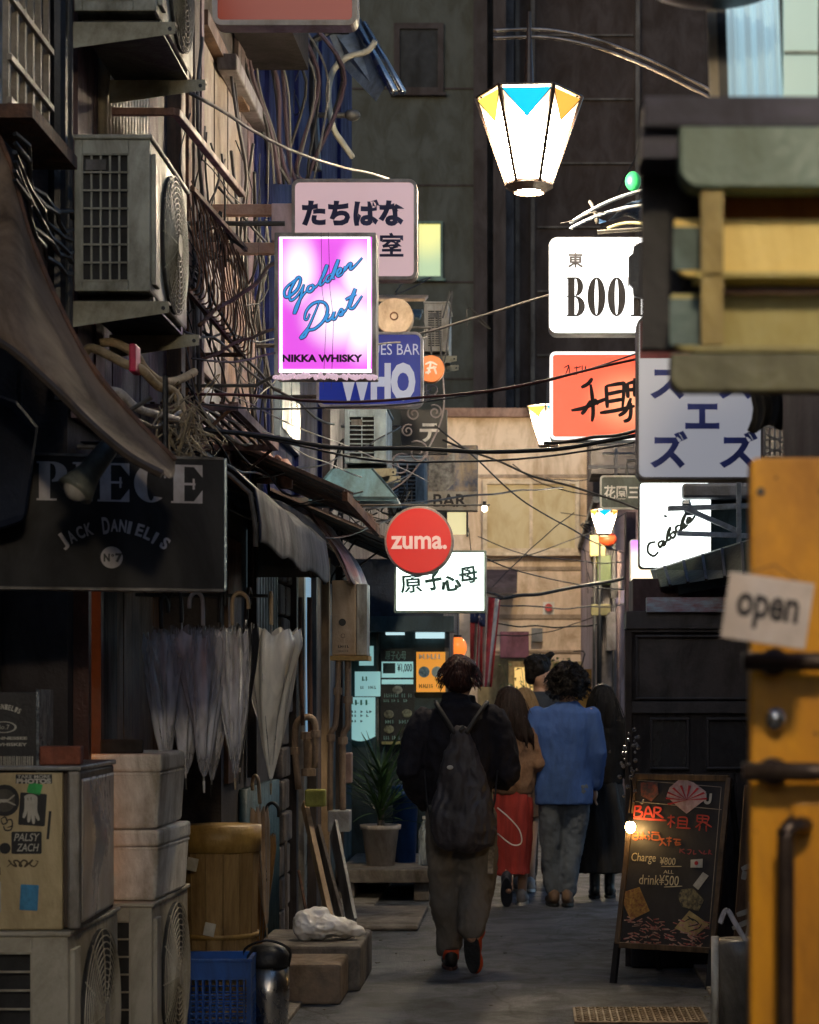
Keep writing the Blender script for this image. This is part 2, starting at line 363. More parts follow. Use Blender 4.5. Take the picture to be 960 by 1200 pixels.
brickm = M('red_brick', (.32, .1, .055), (.22, .07, .04), sc=18, rough=.85, bump=.6)
mortar = M('mortar', (.2, .18, .16), rough=.9)
stone = M('step_stone', (.22, .19, .16), (.13, .115, .1), sc=9, rough=.75, bump=.5)
n_, l_ = asphalt.node_tree.nodes, asphalt.node_tree.links; b_ = n_['Principled BSDF']; src_ = b_.inputs['Base Color'].links[0].from_socket
tc_ = n_.new('ShaderNodeTexCoord'); dn_ = n_.new('ShaderNodeTexNoise'); dn_.inputs['Scale'].default_value = 3; l_.new(tc_.outputs['Object'], dn_.inputs[0])
ad_ = n_.new('ShaderNodeMix'); ad_.data_type = 'RGBA'; ad_.inputs[0].default_value = .16; l_.new(tc_.outputs['Object'], ad_.inputs[6]); l_.new(dn_.outputs['Color'], ad_.inputs[7])
vo_ = n_.new('ShaderNodeTexVoronoi'); vo_.feature = 'DISTANCE_TO_EDGE'; vo_.inputs['Scale'].default_value = 1.15; l_.new(ad_.outputs[2], vo_.inputs[0])
cr_ = n_.new('ShaderNodeValToRGB'); cr_.color_ramp.elements[0].color = (.18, .17, .16, 1); cr_.color_ramp.elements[1].position = .012; l_.new(vo_.outputs['Distance'], cr_.inputs[0])
v2_ = n_.new('ShaderNodeTexVoronoi'); v2_.inputs['Scale'].default_value = .9; l_.new(tc_.outputs['Object'], v2_.inputs[0])
c2_ = n_.new('ShaderNodeMapRange'); c2_.inputs['To Min'].default_value = .7; c2_.inputs['To Max'].default_value = 1.25; l_.new(v2_.outputs['Color'], c2_.inputs[0])
m1_ = n_.new('ShaderNodeMix'); m1_.data_type = 'RGBA'; m1_.blend_type = 'MULTIPLY'; m1_.inputs[0].default_value = 1; l_.new(src_, m1_.inputs[6]); l_.new(cr_.outputs[0], m1_.inputs[7])
m2_ = n_.new('ShaderNodeVectorMath'); m2_.operation = 'SCALE'; l_.new(m1_.outputs[2], m2_.inputs[0]); l_.new(c2_.outputs[0], m2_.inputs['Scale']); l_.new(m2_.outputs[0], b_.inputs['Base Color'])
# ------------------------------------------------------------------ ground: one asphalt sheet with a worn, slightly uneven surface
def gh(x, y): return .006*noise.noise(Vector((x*1.1, y*.7, 0)))
g = MB(); g.grid(lambda u, v: (-3+6*u, 2+30*v, gh(-3+6*u, 2+30*v)), 60, 200)
struct('ground', g, asphalt, smooth=True)
g = MB(); g.b2(-60, 60, -20, 160, -.09, -.03); struct('ground_beyond', g, asphalt)
g = MB()                                     # gutter slab strip along each side, joints between slabs are real gaps
for i in range(26):
    y = 5.6+i*.62; z = .018+.006*random.random()
    g.b2(-1.42+.02*random.random(), -1.12, y, y+.605, -.02, z)
    if y > 11.2: continue
    g.b2(.92, 1.25, y, y+.605, -.02, z)
struct('gutter_slab', g, concrete, bevel=.006)
rr = random.Random(77); g = MB()
for k in range(140):
    x = rr.choice((rr.uniform(-1.3, -.75), rr.uniform(.75, 1.1), rr.uniform(-1.2, 1.1))); y = rr.uniform(9, 18); a = rr.uniform(.006, .02); g.box((x, y, .012), (a, a*rr.uniform(.4, 1), .004), (0, 0, rr.random()*3))
struct('ground_litter', g, M('litter', (.3, .27, .2), (.06, .05, .04), sc=3, bump=0), kind='stuff')
# cast metal drain cover at the bottom edge
t = thing('drain_cover', 'patterned tan metal drain cover set in the asphalt in front of the chalkboard stand', 'drain cover', (.52, 9.68, .012))
c = MB(); c.b2(-.31, .31, -.22, .22, 0, .01); part('frame', c, M('tan_cast_iron', (.34, .26, .17), (.25, .19, .12), rough=.5, metal=.3), t, bevel=.003)
c = MB()
for i in range(18):
    for j in range(12):
        a = 45 if (i+j) % 2 else -45; c.box((-.285+i*.0335, -.19+j*.0345, .012), (.026, .009, .007), (0, 0, R(a)))
part('tread_pattern', c, M('tan_cast_iron', (.4, .3, .2)), t, kind='stuff')
# ------------------------------------------------------------------ the alley goes on behind the viewer
rearm = M('sooty_render', (.12, .1, .09), (.08, .07, .065), sc=2, rough=.9)
for x0, x1, y0, y1, h, lb in ((-5, -1.95, -18, 4.7, 4.6, 'dark plain building on the left side behind the viewer'), (1.5, 5, -18, 2.2, 4.4, 'dark plain building on the right side behind the viewer'), (-5, 5, -46, -40, 9, 'dark block closing the alley far behind the viewer')):
    t = thing('alley_building', lb, 'building', ((x0+x1)/2, (y0+y1)/2, 0)); w = MB(); w.b2(x0, x1, y0, y1, 0, h); part('wall', w, rearm, t, world=True)
    w = MB(); w.b2(x0-.15, x1+.15, y0-.05, y1+.05, h+.002, h+.15); part('roof', w, rearm, t, world=True)
# ------------------------------------------------------------------ far background: grey tower, brown tower, cream building
def window(parent, px0, py0, px1, py1, Y, fm, gm, fr=.06, mull=0, dep=.06, name='window', bars=0):
    a, b = P(px0, py1, Y), P(px1, py0, Y); w = MB()
    x0, x1, z0, z1 = a.x, b.x, a.z, b.z
    w.b2(x0, x0+fr, Y-dep, Y+.02, z0, z1); w.b2(x1-fr, x1, Y-dep, Y+.02, z0, z1); w.b2(x0+fr, x1-fr, Y-dep, Y+.02, z0, z0+fr); w.b2(x0+fr, x1-fr, Y-dep, Y+.02, z1-fr, z1)
    for k in range(mull):
        x = x0+(x1-x0)*(k+1)/(mull+1); w.b2(x-fr*.4, x+fr*.4, Y-dep*.8, Y+.02, z0+fr, z1-fr)
    f = part(name, w, fm, parent, world=True)
    for k in range(mull+1):
        q = MB(); xa = x0+fr+(x1-x0-2*fr)*k/(mull+1); xb = x0+fr+(x1-x0-2*fr)*(k+1)/(mull+1)
        q.b2(xa+fr*.3*(k > 0)+.002, xb-.002, Y-dep*.3, Y+.01, z0+fr+.002, z1-fr-.002); part('pane', q, gm, f, world=True)
    s = MB(); s.b2(x0-.05, x1+.05, Y-dep*1.8, Y-.001, z0-.05, z0-.004); part('sill', s, fm, f, world=True)
    return f
t = thing('office_tower', 'tall dull grey concrete tower block rising behind the alley', 'building', (-2, 36, 0))
w = MB(); Y = 36
w.b2(-9, P(562, 0, Y).x, Y, Y+6, 0, 26); part('wall', w, tower_m, t, world=True)
for px, wd in ((562, .12), (585, .1)):
    w = MB(); a = P(px, 0, Y).x; w.b2(a-.1, a+wd+.02, Y-.2, Y+.6, 0, 26); part('pilaster', w, tower_dk, t, world=True)
w = MB(); w.b2(P(563, 0, Y).x+.12, P(602, 0, Y).x, Y+.5, Y+6, 0, 26); part('recessed_wall', w, M('blue_black_render', (.03, .033, .045), rough=.8), t, world=True)
for i in range(5):
    for j in range(2):
        window(t, 462-150*j, 28-330*i*1.0+0, 520-150*j, 110-330*i, Y-.01, tower_dk, glassd, fr=.1)
window(t, 488, 260, 519, 327, Y-.01, M('green_window_frame', (.06, .12, .1)), E('yellow_green_lit_glass', (.85, .75, .2), (.3, .42, .25), .8, [((.2, 0, 9.75), (.7, 3, .7))], .4), fr=.04)
for i in range(14):
    w = MB(); z = 2+i*1.7; w.b2(-8.9, P(561, 0, Y).x, Y-.02, Y-.001, z, z+.03); part('panel_joint', w, tower_dk, t, world=True)
t = thing('brown_block', 'dark brown high-rise wall filling the night sky behind the street lamp', 'building', (2, 38, 0))
w = MB(); Y = 37.5; w.b2(P(603, 0, Y).x, P(1000, 0, Y).x, Y, Y+6, 0, 27); part('wall', w, tower_dk, t, world=True)
for px in (604, 622, 745):
    w = MB(); w.rect(px, -300, px+5, 800, Y-.12, .11); part('pilaster', w, M('dark_trim', (.04, .035, .033)), t, world=True)
for k in range(6):
    w = MB(); w.rect(630, 40+k*75, 742, 42+k*75, Y-.05, .05); part('panel_joint', w, M('dark_trim', (.04, .035, .033)), t, world=True)
t = thing('cream_building', 'cream rendered two-storey building lit warm at the end of the alley', 'building', (0, 29, 0))
Y = 29; w = MB(); w.rect(522, 486, 690, 860, Y, 5); part('wall', w, cream, t, world=True)
w = MB(); w.rect(519, 478, 693, 488, Y-.15, 5.2); part('parapet', w, M('rusty_coping', (.3, .17, .12)), t, world=True)
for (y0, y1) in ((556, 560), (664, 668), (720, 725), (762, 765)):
    w = MB(); w.rect(556, y0, 689, y1, Y-.03, .029); part('string_course', w, M('dark_cream_trim', (.4, .29, .2)), t, world=True)  # string courses in a darker cream than the wall
window(t, 566, 563, 679, 648, Y-.02, cream_tr, M('ochre_blind', (.5, .4, .22), (.49, .39, .215), sc=1, rough=.6, grime=.1, bump=0), fr=.06, mull=1, dep=.1)
w = MB(); w.rect(688, 500, 695, 860, Y-.12, .15); part('downpipe', w, M('pipe_brown', (.08, .05, .04)), t, world=True)
w = MB(); w.rect(560, 768, 640, 960, Y-.05, .06); part('door', w, M('ochre_door', (.3, .22, .1)), t, world=True)
w = MB(); w.rect(623, 736, 636, 752, Y-.14, .13); part('meter_box', w, M('grey_meter', (.2, .2, .2)), t, world=True)
a = P(643, 712, Y-.05); w = MB(); w.tube([(a.x, Y-.1, a.z), (a.x, Y, a.z)], .055, 16); f = part('alarm_lamp', w, red, t, world=True)
w = MB(); w.box((a.x, Y-.015, a.z-.02), (.16, .02, .2)); part('alarm_plate', w, whitep, t, world=True)
aw = MB(); a, b = P(586, 771, 28.2), P(620, 740, 28.2); aw.b2(a.x, b.x, 28.2, 28.6, a.z, b.z)
solo('shop_sign', aw, M('maroon_board', (.16, .05, .08)), 'plain maroon signboard low on the cream building beside the flag', 'sign', bevel=.01)
aw = MB(); aw.prismx([(28.0, 3.02), (28.9, 3.32), (28.9, 3.22), (28.0, 2.94)], P(560, 0, 28).x, P(606, 0, 28).x)
solo('awning', aw, M('dark_purple_canvas', (.05, .035, .05)), 'small dark sloping awning above the maroon signboard on the cream building', 'awning')
# lit stall front glimpsed under the cream building
t = thing('lit_shop_front', 'small shop front glowing yellow at ground level behind the walking group', 'shop front', (0, 28, 0))
w = MB(); w.rect(596, 775, 690, 940, 28.0, .05); part('wall_panel', w, M('ochre_door', (.3, .22, .1)), t, world=True)
w = MB(); w.rect(603, 782, 640, 860, 27.9, .05); part('window', w, E('warm_shop_glow', (1, .62, .2), st=.55), t, world=True)
w = MB(); w.rect(660, 784, 700, 870, 24.0, .05)
solo('hanging_banner', w, M('ochre_cloth', (.55, .3, .05)), 'plain ochre cloth banner hanging behind the woman in black', 'banner')
def leafy(name, label, cat, base, n, h, rr, mat, lsz, seed=1, drop=.3, stemm=None):
    random.seed(seed); t = thing(name, label, cat, base); st = MB(); lf = MB()
    for i in range(n):
        a = random.random()*2*PI; rad = rr*random.random()**.6; hh = h*(.45+.55*random.random())
        tip = Vector((rad*math.cos(a), rad*math.sin(a)*.8, hh)); st.tube([(0, 0, 0), tip*.5+Vector((0, 0, hh*.12)), tip], .004, 4)
        for k in range(7):
            p = tip*(.4+.6*random.random())+Vector((random.uniform(-1, 1), random.uniform(-1, 1), random.uniform(-1, 1)))*lsz*1.2
            q = Euler((random.uniform(-1, 1), random.uniform(-1, 1), random.random()*6.28)).to_matrix(); L, w = lsz*random.uniform(.7, 1.3), lsz*.4
            lf.add([p, p+q @ Vector((L*.5, w*.5, .01)), p+q @ Vector((L, 0, -L*drop)), p+q @ Vector((L*.5, -w*.5, .01))], [(0, 1, 2, 3)])
    part('stem', st, stemm or leafm, t); part('foliage', lf, mat, t, kind='stuff'); return t
leafy('shrub', 'bushy green shrub growing against the cream building behind the heads', 'shrub', tuple(gz(628, 26)), 110, 2.05, .45, M('yellow_green_leaf', (.12, .16, .04), (.07, .11, .03), rough=.5, bump=0), .1, 4)  # leaves a yellower green than the potted plant
# ------------------------------------------------------------------ left side, near building (timber bar)
XL, XM = -1.75, -1.45
def vboards(t, x, y0, y1, z0, z1, w, mats, th=.02, name='board', gap=.004, jit=.008, sd=0, wv=0):
    rr = random.Random(sd); y = y0
    while y < y1-.01:
        ww = min(w*(1+wv*rr.uniform(-1, 1)), y1-y); m = MB(); j = rr.random()*jit
        m.b2(x-th, x+j, y, y+ww-gap, z0, z1); part(name, m, rr.choice(mats), t, world=True); y += ww
def hboards(t, x, y0, y1, z0, z1, h, mats, name='board', sd=0):
    rr = random.Random(sd); z = z0
    while z < z1-.01:
        m = MB(); hh = min(h, z1-z); m.prismx([(y0, z), (y1, z)], 0, 0) if 0 else m.add([(x-.01, y0, z), (x+.022+rr.random()*.004, y0, z), (x+.004, y0, z+hh-.003), (x-.01, y0, z+hh-.003), (x-.01, y1, z), (x+.022, y1, z), (x+.004, y1, z+hh-.003), (x-.01, y1, z+hh-.003)], [(0, 1, 2, 3), (7, 6, 5, 4), (1, 5, 6, 2), (2, 6, 7, 3), (0, 4, 5, 1), (3, 7, 4, 0)])
        part(name, m, rr.choice(mats), t, world=True); z += hh
t = thing('bar_building', 'dark two-storey timber bar building along the left of the alley with boarded walls', 'building', (XL, 9, 0))
w = MB(); w.b2(-5, XL-.03, 7.9, 13, 0, 7.5); part('wall', w, M('sooty_wall', (.05, .042, .045), (.03, .026, .028), sc=3, rough=.9, bump=.4), t, world=True)
w = MB(); w.b2(-5, XL-.34, 5.0, 7.899, 0, 7.5); part('near_wall', w, M('sooty_wall', (.05, .042, .045)), t, world=True)
greyb = M('grey_blue_board', (.2, .21, .22), (.13, .135, .14), sc=5, rough=.7, stretch=(7, 7, .6))
vboards(t, XL-.32, 5.6, 7.88, .9, 2.0, .16, [dkwood, dkwood, oldwood, greyb], sd=3, wv=.4)
vboards(t, XL, 8.3, 9.8, .0, 2.15, .17, [brwood, M('red_brown_wood', (.12, .05, .025), (.07, .03, .018), sc=5, rough=.5, stretch=(7, 7, .7), bump=.4), dkwood], sd=5, wv=.2)
w = MB(); w.b2(XL-.03, XL-.015, 8.06, 8.24, .3, 2.05); part('door_glass', w, E('amber_lit_glass', (1, .32, .05), (.5, .12, .02), .75, [((XL-.02+1.75, -.85, 1.5), (.5, .12, .9)), ((XL-.02+1.75, -.85, .9), (.5, .1, .5))], .4), t, world=True)
for y in (8.03, 8.26):
    w = MB(); w.b2(XL-.03, XL+.03, y-.03, y+.02, 0, 2.15); part('door_frame', w, M('dark_red_wood', (.08, .02, .012), rough=.4), t, world=True)
w = MB(); w.b2(XL-.3, XL-.27, 7.2, 7.85, .0, 2.05); part('door', w, dkwood, t, world=True, bevel=.004)
w = MB(); w.b2(XL-.268, XL-.26, 7.3, 7.75, 1.15, 1.9); part('door_pane', w, M('dim_bluish_glass', (.09, .1, .12), (.05, .055, .07), rough=.2), t, world=True)
# upper storey boards and panels
vboards(t, XL, 7.91, 9.9, 2.6, 7.2, .2, [purplewood, dkwood, M('dull_plum_wood', (.1, .07, .07), (.06, .045, .045), sc=5, stretch=(7, 7, .6))], sd=8, wv=.3)
beigec = M('beige_corrugated_sheet', (.3, .26, .19), (.24, .2, .15), sc=3, rough=.5, grime=.4)
w = MB()
for k in range(14):
    y = 8.3+k*.066; w.tube([(XL+.02, y, 3.7), (XL+.02, y, 4.35)], .026, 8)
part('corrugated_sheet', w, beigec, t, world=True, smooth=True)
for y, ww, m in ((9.9, .12, brwood), (10.12, .1, rust), (10.3, .16, oldwood), (10.52, .08, purplewood)):
    w = MB(); w.b2(XL-.02, XL+.07, y, y+ww, 2.5, 7.2); part('post', w, m, t, world=True, bevel=.004)
for (z0, z1, m) in ((2.55, 3.2, M('pale_blue_panel', (.36, .38, .45), (.27, .28, .34), sc=4, rough=.6)), (3.25, 3.9, M('chalky_panel', (.26, .24, .25), (.18, .15, .17), sc=4, rough=.7))):
    w = MB(); w.b2(XL, XL+.02, 10.7, 11.5, z0, z1); part('panel', w, m, t, world=True)
w = MB(); w.b2(XL, XL+.03, 11.55, 12.6, 2.5, 3.2); part('panel', w, purplewood, t, world=True)
w = MB(); w.b2(XL, XL+.035, 11.55, 12.9, 3.22, 4.0); part('render_panel', w, M('rust_stained_render', (.27, .18, .14), (.15, .12, .14), sc=7, rough=.9, bump=.6), t, world=True)
# warm window of the upper floor
warmp = M('warm_beige_shutter', (.2, .16, .125), (.14, .11, .09), sc=3, rough=.6, grime=.3)
for y in (10.72, 11.22, 11.72):
    w = MB(); w.b2(XL, XL+.03, y, y+.46, 4.05, 5.0); f = part('shutter', w, warmp, t, world=True, bevel=.004)
w = MB(); w.b2(XL, XL+.08, 10.66, 12.25, 5.02, 5.1); part('lintel', w, brwood, t, world=True)
w = MB(); w.prismx([(8.2, 5.25), (13.0, 5.5), (13.0, 5.75), (8.2, 5.5)], XL, XL+.35); part('eave', w, M('sooty_eave', (.02, .017, .018), rough=.9, spec=.1), t, world=True)
vboards(t, XL, 12.3, 13, 4.02, 7, .14, [purplewood, M('dull_plum_wood', (.1, .07, .07))], sd=18)
# lower shop fronts further on, wall line steps out
t = thing('shop_row', 'row of narrow bar fronts with slatted and panelled doors behind the umbrellas and gas meter', 'building', (XM, 12, 0))
w = MB(); w.b2(-5, XM-.03, 9.85, 17, 0, 2.62); part('wall', w, M('sooty_wall', (.05, .042, .045)), t, world=True)
w = MB(); w.b2(-5, XM-.1, 9.86, 16.98, 2.62, 2.7); part('ledge', w, dull, t, world=True)
w = MB(); w.b2(XM-.03, XM-.01, 9.95, 10.4, 1.1, 2.3); part('panel', w, brwood, t, world=True)
for k in range(18):
    w = MB(); y = 10.45+k*.075; w.tube([(XM-.005, y, .05), (XM-.005, y, 1.05)], .028, 6); part('corrugation', w, tealsh, t, world=True, smooth=True)
w = MB(); w.b2(XM-.03, XM-.02, 10.75, 11.75, 1.6, 2.4); gl = part('slat_window', w, E('cool_lit_window', (.55, .8, .9), st=.35), t, world=True)
for k in range(9):
    w = MB(); y = 10.78+k*.115; w.b2(XM-.018, XM+.01, y, y+.05, 1.6, 2.4); part('slat', w, dull, gl, world=True)
w = MB(); w.b2(XM-.02, XM+.03, 10.68, 10.74, 1.1, 2.5); part('post', w, dkwood, t, world=True)
stn = M('rough_wall_stone', (.25, .21, .19), (.15, .13, .12), sc=9, rough=.9, bump=.7)
rr = random.Random(4)
for k in range(12):
    z = .1+k*.19
    for j in range(2):
        w = MB(); y = 11.8+j*.22+(k % 2)*.05; w.b2(XM-.02, XM+.015+rr.random()*.02, y, y+.21, z, z+.175); part('stone', w, stn, t, world=True, bevel=.012)
for y, ww, m, x in ((12.34, .1, dkwood, .05), (12.5, .3, M('maroon_board_wall', (.1, .03, .035), sc=4), .0), (12.85, .08, metal, .04), (12.98, .5, glassb, -.01), (13.5, .07, dkwood, .05), (13.6, .7, brwood, .0), (14.35, .08, palewood, .05), (14.45, .9, tealsh, 0), (15.4, .1, dkwood, .05), (15.55, 1.2, M('dark_teal_board', (.03, .06, .07)), 0)):
    w = MB(); w.b2(XM-.03, XM+x, y, y+ww, 0, 2.5); part('front_panel', w, m, t, world=True, bevel=.003)
w = MB(); w.b2(XM-.02, XM+.02, 13.02, 13.44, 1.2, 2.3); part('lit_door_pane', w, E('blue_lit_pane', (.35, .65, .95), st=.25), t, world=True)
# blue building above and beyond
t = thing('blue_building', 'deep blue painted upper storeys along the left side behind the hanging signs', 'building', (XL, 16, 2.7))
w = MB(); w.b2(-5, XL+.02, 13.01, 20, 2.71, 8.5); part('wall', w, blueW, t, world=True)
for k in range(4):
    w = MB(); y = 13.4+k*1.7; w.b2(XL+.02, XL+.05, y, y+.05, 2.72, 8.4); part('batten', w, M('blue_batten', (.009, .014, .08), rough=.8, spec=.1), t, world=True)
w = MB(); w.b2(XL+.02, XL+.06, 13.9, 15.1, 3.3, 4.2); f = part('window', w, M('blue_grey_frame', (.2, .25, .3)), t, world=True)
for k in range(2):
    w = MB(); w.b2(XL+.061, XL+.07, 13.96+k*.57, 14.48+k*.57, 3.36, 4.14); part('pane', w, glassb, f, world=True)
w = MB(); w.b2(-5, XM-.2, 17.01, 24, 0, 4.6); part('rear_wall', w, M('dull_plum_wood', (.1, .07, .07)), t, world=True)
# left corner shop whose glazed menu wall faces the camera
t = thing('corner_shop', 'dark teal corner shop front with posters facing down the alley', 'building', (-1.1, 17.2, 0))
w = MB(); w.rect(385, 738, 527, 1020, 17.2, 4); part('wall', w, M('dark_teal_board', (.03, .06, .07), (.02, .04, .05), sc=3, rough=.35), t, world=True)
w = MB(); w.rect(402, 655, 520, 738, 17.25, 3.9); part('upper_wall', w, M('deep_blue_board', (.02, .035, .07)), t, world=True)
w = MB(); w.rect(398, 722, 532, 740, 16.9, .3); part('canopy', w, tealsh, t, world=True)
for (a, b, c2, d) in ((402, 742, 406, 1000), (521, 742, 526, 880), (441, 742, 444, 875)):
    w = MB(); w.rect(a, b, c2, d, 17.15, .05); part('mullion', w, dull, t, world=True)
for (a, b, c2, d) in ((487, 741, 521, 748), (452, 741, 474, 744)):
    w = MB(); w.rect(a, b, c2, d, 17.13, .04); part('lamp_strip', w, E('cool_strip', (.55, .8, .85), st=.9), t, world=True)
# posters on the menu wall
cyanp = E('cyan_glow_paper', (.32, .62, .62), st=.55)  # paper made to glow in place of lamp light on it
def dashes(parent, x0, z0, x1, z1, y, mat, n=8, seed=0):
    rr = random.Random(seed+int(x0*999)); g = MB(); x = x0; w = (x1-x0)/n
    for i in range(n):
        if rr.random() < .85: g.b2(x, x+w*.35, y-.0015, y, z0, z1); g.b2(x, x+w*.75, y-.0016, y-.0001, z0+(z1-z0)*rr.random()*.8, z0+(z1-z0)*(.3+.0))
        x += w
    part('small_print', g, mat, parent)
def poster(px0, py0, px1, py1, m, label, lines=(), Y=17.12, curl=0):
    a, b = P(px0, py1, Y), P(px1, py0, Y); t = thing('poster', label, 'poster', ((a.x+b.x)/2, Y, a.z), 0, 'papers stuck on the teal menu wall')
    w, h = b.x-a.x, b.z-a.z; g = MB()
    g.grid(lambda u, v: ((u-.5)*w, -.004-.012*curl*abs(u-.5)*(1-v), h*v+(curl*.04*math.sin(u*PI*1.0)*(-1) if v == 0 else 0)), 8, 6, (0, .002, 0)); part('sheet', g, m, t)
    for (s, x0, z0, x1, z1, mm) in lines:
        if s[0] == '~': dashes(t, (x0-.5)*w, z0*h, (x1-.5)*w, z1*h, -.022, mm, int(s[1:])); continue
        text(t, s, (x0-.5)*w, z0*h, (x1-.5)*w, z1*h, -.022, mm)
    return t, w, h
cy = M('cyan_ink', (.25, .5, .5), bump=0); gn = M('green_band', (.05, .35, .2), bump=0); dk = M('dark_teal_ink', (.02, .07, .08), bump=0)
board = M('black_menu_sheet', (.02, .03, .035), rough=.3)
t1, w1, h1 = poster(446, 760, 486, 870, board, 'tall black menu sheet with food pictures and a price slip', [('原子心母', .15, .88, .75, .97, cy), ('~14', .05, .48, .95, .52, cy), ('~12', .1, .43, .8, .46, cy), ('~5', .08, .2, .42, .24, cy), ('~5', .55, .2, .95, .24, cy), ('~13', .1, .03, .9, .07, cy)])
g = MB(); g.b2(-.46*w1, .46*w1, -.028, -.012, .69*h1, .86*h1); part('price_slip', g, cyanp, t1); g = MB(); g.b2(-.42*w1, -.06*w1, -.031, -.0285, .735*h1, .845*h1); part('print_block', g, dk, t1); text(t1, '¥1,000', 0, .74*h1, .43*w1, .84*h1, -.03, dk, bold=.02)
g = MB(); g.b2(-.46*w1, .46*w1, -.028, -.012, .62*h1, .67*h1); part('price_slip', g, cyanp, t1)
for (x, z, c3) in ((0, .56, (.4, .45, .4)), (-.25, .3, (.3, .33, .25)), (.28, .31, (.35, .4, .28)), (-.25, .14, (.35, .32, .22)), (.28, .12, (.2, .2, .15))):
    g = MB(); g.ell((x*w1, -.02, z*h1), (.15*w1, .006, .045*h1), 10, 6); part('food_picture', g, M('food_%d' % int(c3[0]*100), c3, tuple(q*.3 for q in c3), sc=30, bump=0), t1)
g = MB(); g.b2(-.46*w1, .46*w1, -.024, -.012, -.02*h1, .01*h1); part('footer_strip', g, M('pale_yellow', (.45, .45, .2)), t1)
t2, w1, h1 = poster(488, 764, 522, 811, E('orange_glow_paper', (.8, .32, .04), st=.6), 'orange poster with two round pictures, right of the tall black menu', [('~6', .1, .82, .9, .95, whitep), ('~7', .1, .1, .6, .2, M('brown_ink', (.2, .08, .02)))])  # orange sheet glows too, for light on the menu wall
for x, m in ((-.23, M('blue_picture', (.1, .2, .3), (.3, .5, .6), sc=40, bump=0)), (.22, M('pale_picture', (.5, .65, .65), bump=0))):
    g = MB(); g.tube([(x*w1, -.022, .5*h1), (x*w1, -.01, .5*h1)], .19*w1, 20); part('round_picture', g, m, t2)
t3, w1, h1 = poster(416, 787, 446, 816, cyanp, 'small pale green notice with a green band, middle of the left column', [('~5', .15, .62, .85, .8, gn), ('~9', .15, .3, .85, .42, dk)])
t4, w1, h1 = poster(405, 817, 440, 863, cyanp, 'larger pale green notice with curling lower corners below the other papers', [('~4', .15, .8, .85, .93, gn), ('~8', .12, .6, .9, .66, dk), ('~7', .12, .5, .8, .56, dk), ('~6', .12, .36, .7, .42, dk)], curl=1)
t5, w1, h1 = poster(421, 757, 438, 780, cyanp, 'smallest pale paper, top left beside the gas meter', [('~4', .2, .4, .8, .7, dk)])
# ------------------------------------------------------------------ hanging signs
class Sign:
    def __init__(s, name, label, px, Y, th, facem, framem, rad=.03, fr=.02, cat='sign', group=None, face=True):
        a, b = P(px[0], px[3], Y), P(px[2], px[1], Y); s.Y = Y; s.o = Vector(((a.x+b.x)/2, Y, a.z)); s.w, s.h = b.x-a.x, b.z-a.z
        s.t = thing(name, label, cat, s.o, 0, group); w, h = s.w, s.h
        g = MB(); g.prism(rrect(-w/2, 0, w/2, h, rad), 0, th); part('housing', g, framem, s.t, bevel=min(.008, fr*.3))
        if face:
            g = MB(); g.prism(rrect(-w/2+fr, fr, w/2-fr, h-fr, max(rad-fr, .004)), -.003, .002); part('face_panel', g, facem, s.t)
            # raised lip round the face
            ro, ri = rrect(-w/2, 0, w/2, h, rad), rrect(-w/2+fr, fr, w/2-fr, h-fr, max(rad-fr, .004)); n = len(ro); m = MB()
            vs = [(x, -.009, z) for x, z in ro]+[(x, -.009, z) for x, z in ri]+[(x, .001, z) for x, z in ro]+[(x, .001, z) for x, z in ri]
            m.add(vs, [(i, (i+1) % n, n+(i+1) % n, n+i) for i in range(n)]+[(i, 2*n+i, 2*n+(i+1) % n, (i+1) % n) for i in range(n)]+[(n+i, n+(i+1) % n, 3*n+(i+1) % n, 3*n+i) for i in range(n)])
            part('frame', m, framem, s.t)
    def l(s, px, py): p = P(px, py, s.Y)-s.o; return p.x, p.z
    def text(s, body, px0, py0, px1, py1, m, y=-.004, **k):
        a = s.l(px0, py1); b = s.l(px1, py0); return text(s.t, body, a[0], a[1], b[0], b[1], y, m, **k)
    def serif(s, word, px0, py0, px1, py1, m, **k): a = s.l(px0, py1); b = s.l(px1, py0); return fatserif(s.t, word, a[0], a[1], b[0], b[1], -.004, m, **k)
    def strokes(s, lines, m, w, ox, oy, k, y=-.004, **kw): return strokes(s.t, lines, lambda u, v: s.l(ox+u/k, oy+v/k), w*s.Y/F, y, m, **kw)
    def bracket(s, pts, r=.012, m=None): g = MB(); g.tube(pts, r, 6); return part('bracket', g, m or dull, s.t, world=True)
# magenta lit sign
gold = E('magenta_lit_panel', (1, .88, 1), (.62, .06, .62), 1.08, [((-.13, 0, .52), (.13, 1, .24)), ((.16, 0, .5), (.13, 1, .22)), ((.07, 0, .3), (.24, 1, .22)), ((.17, 0, .24), (.13, 1, .22))], .4)
s = Sign('lit_sign', 'magenta glowing upright sign reading Golden Dust in blue script above a whisky name', (322, 273, 441, 442), 10, .16, gold, M('sign_aluminium', (.45, .42, .4), (.3, .27, .25), rough=.45, metal=.4), rad=.006, fr=.02)
g = MB(); a, b = s.l(325, 441), s.l(438, 276); x0, z0, x1, z1 = a[0], a[1], b[0], b[1]
for q in ((x0+.012, z0+.02, x0+.026, z1-.004), (x1-.03, z0+.02, x1-.016, z1-.004), (x0+.026, z1-.016, x1-.03, z1-.006), (x0+.01, z0+.0, x1-.01, z0+.034)): g.b2(q[0], q[2], -.008, -.0035, q[1], q[3])
part('lit_border', g, E('white_lit_border', (1, .93, 1), st=1.3), s.t)
K = 5.05; OX, OY = 310, 260
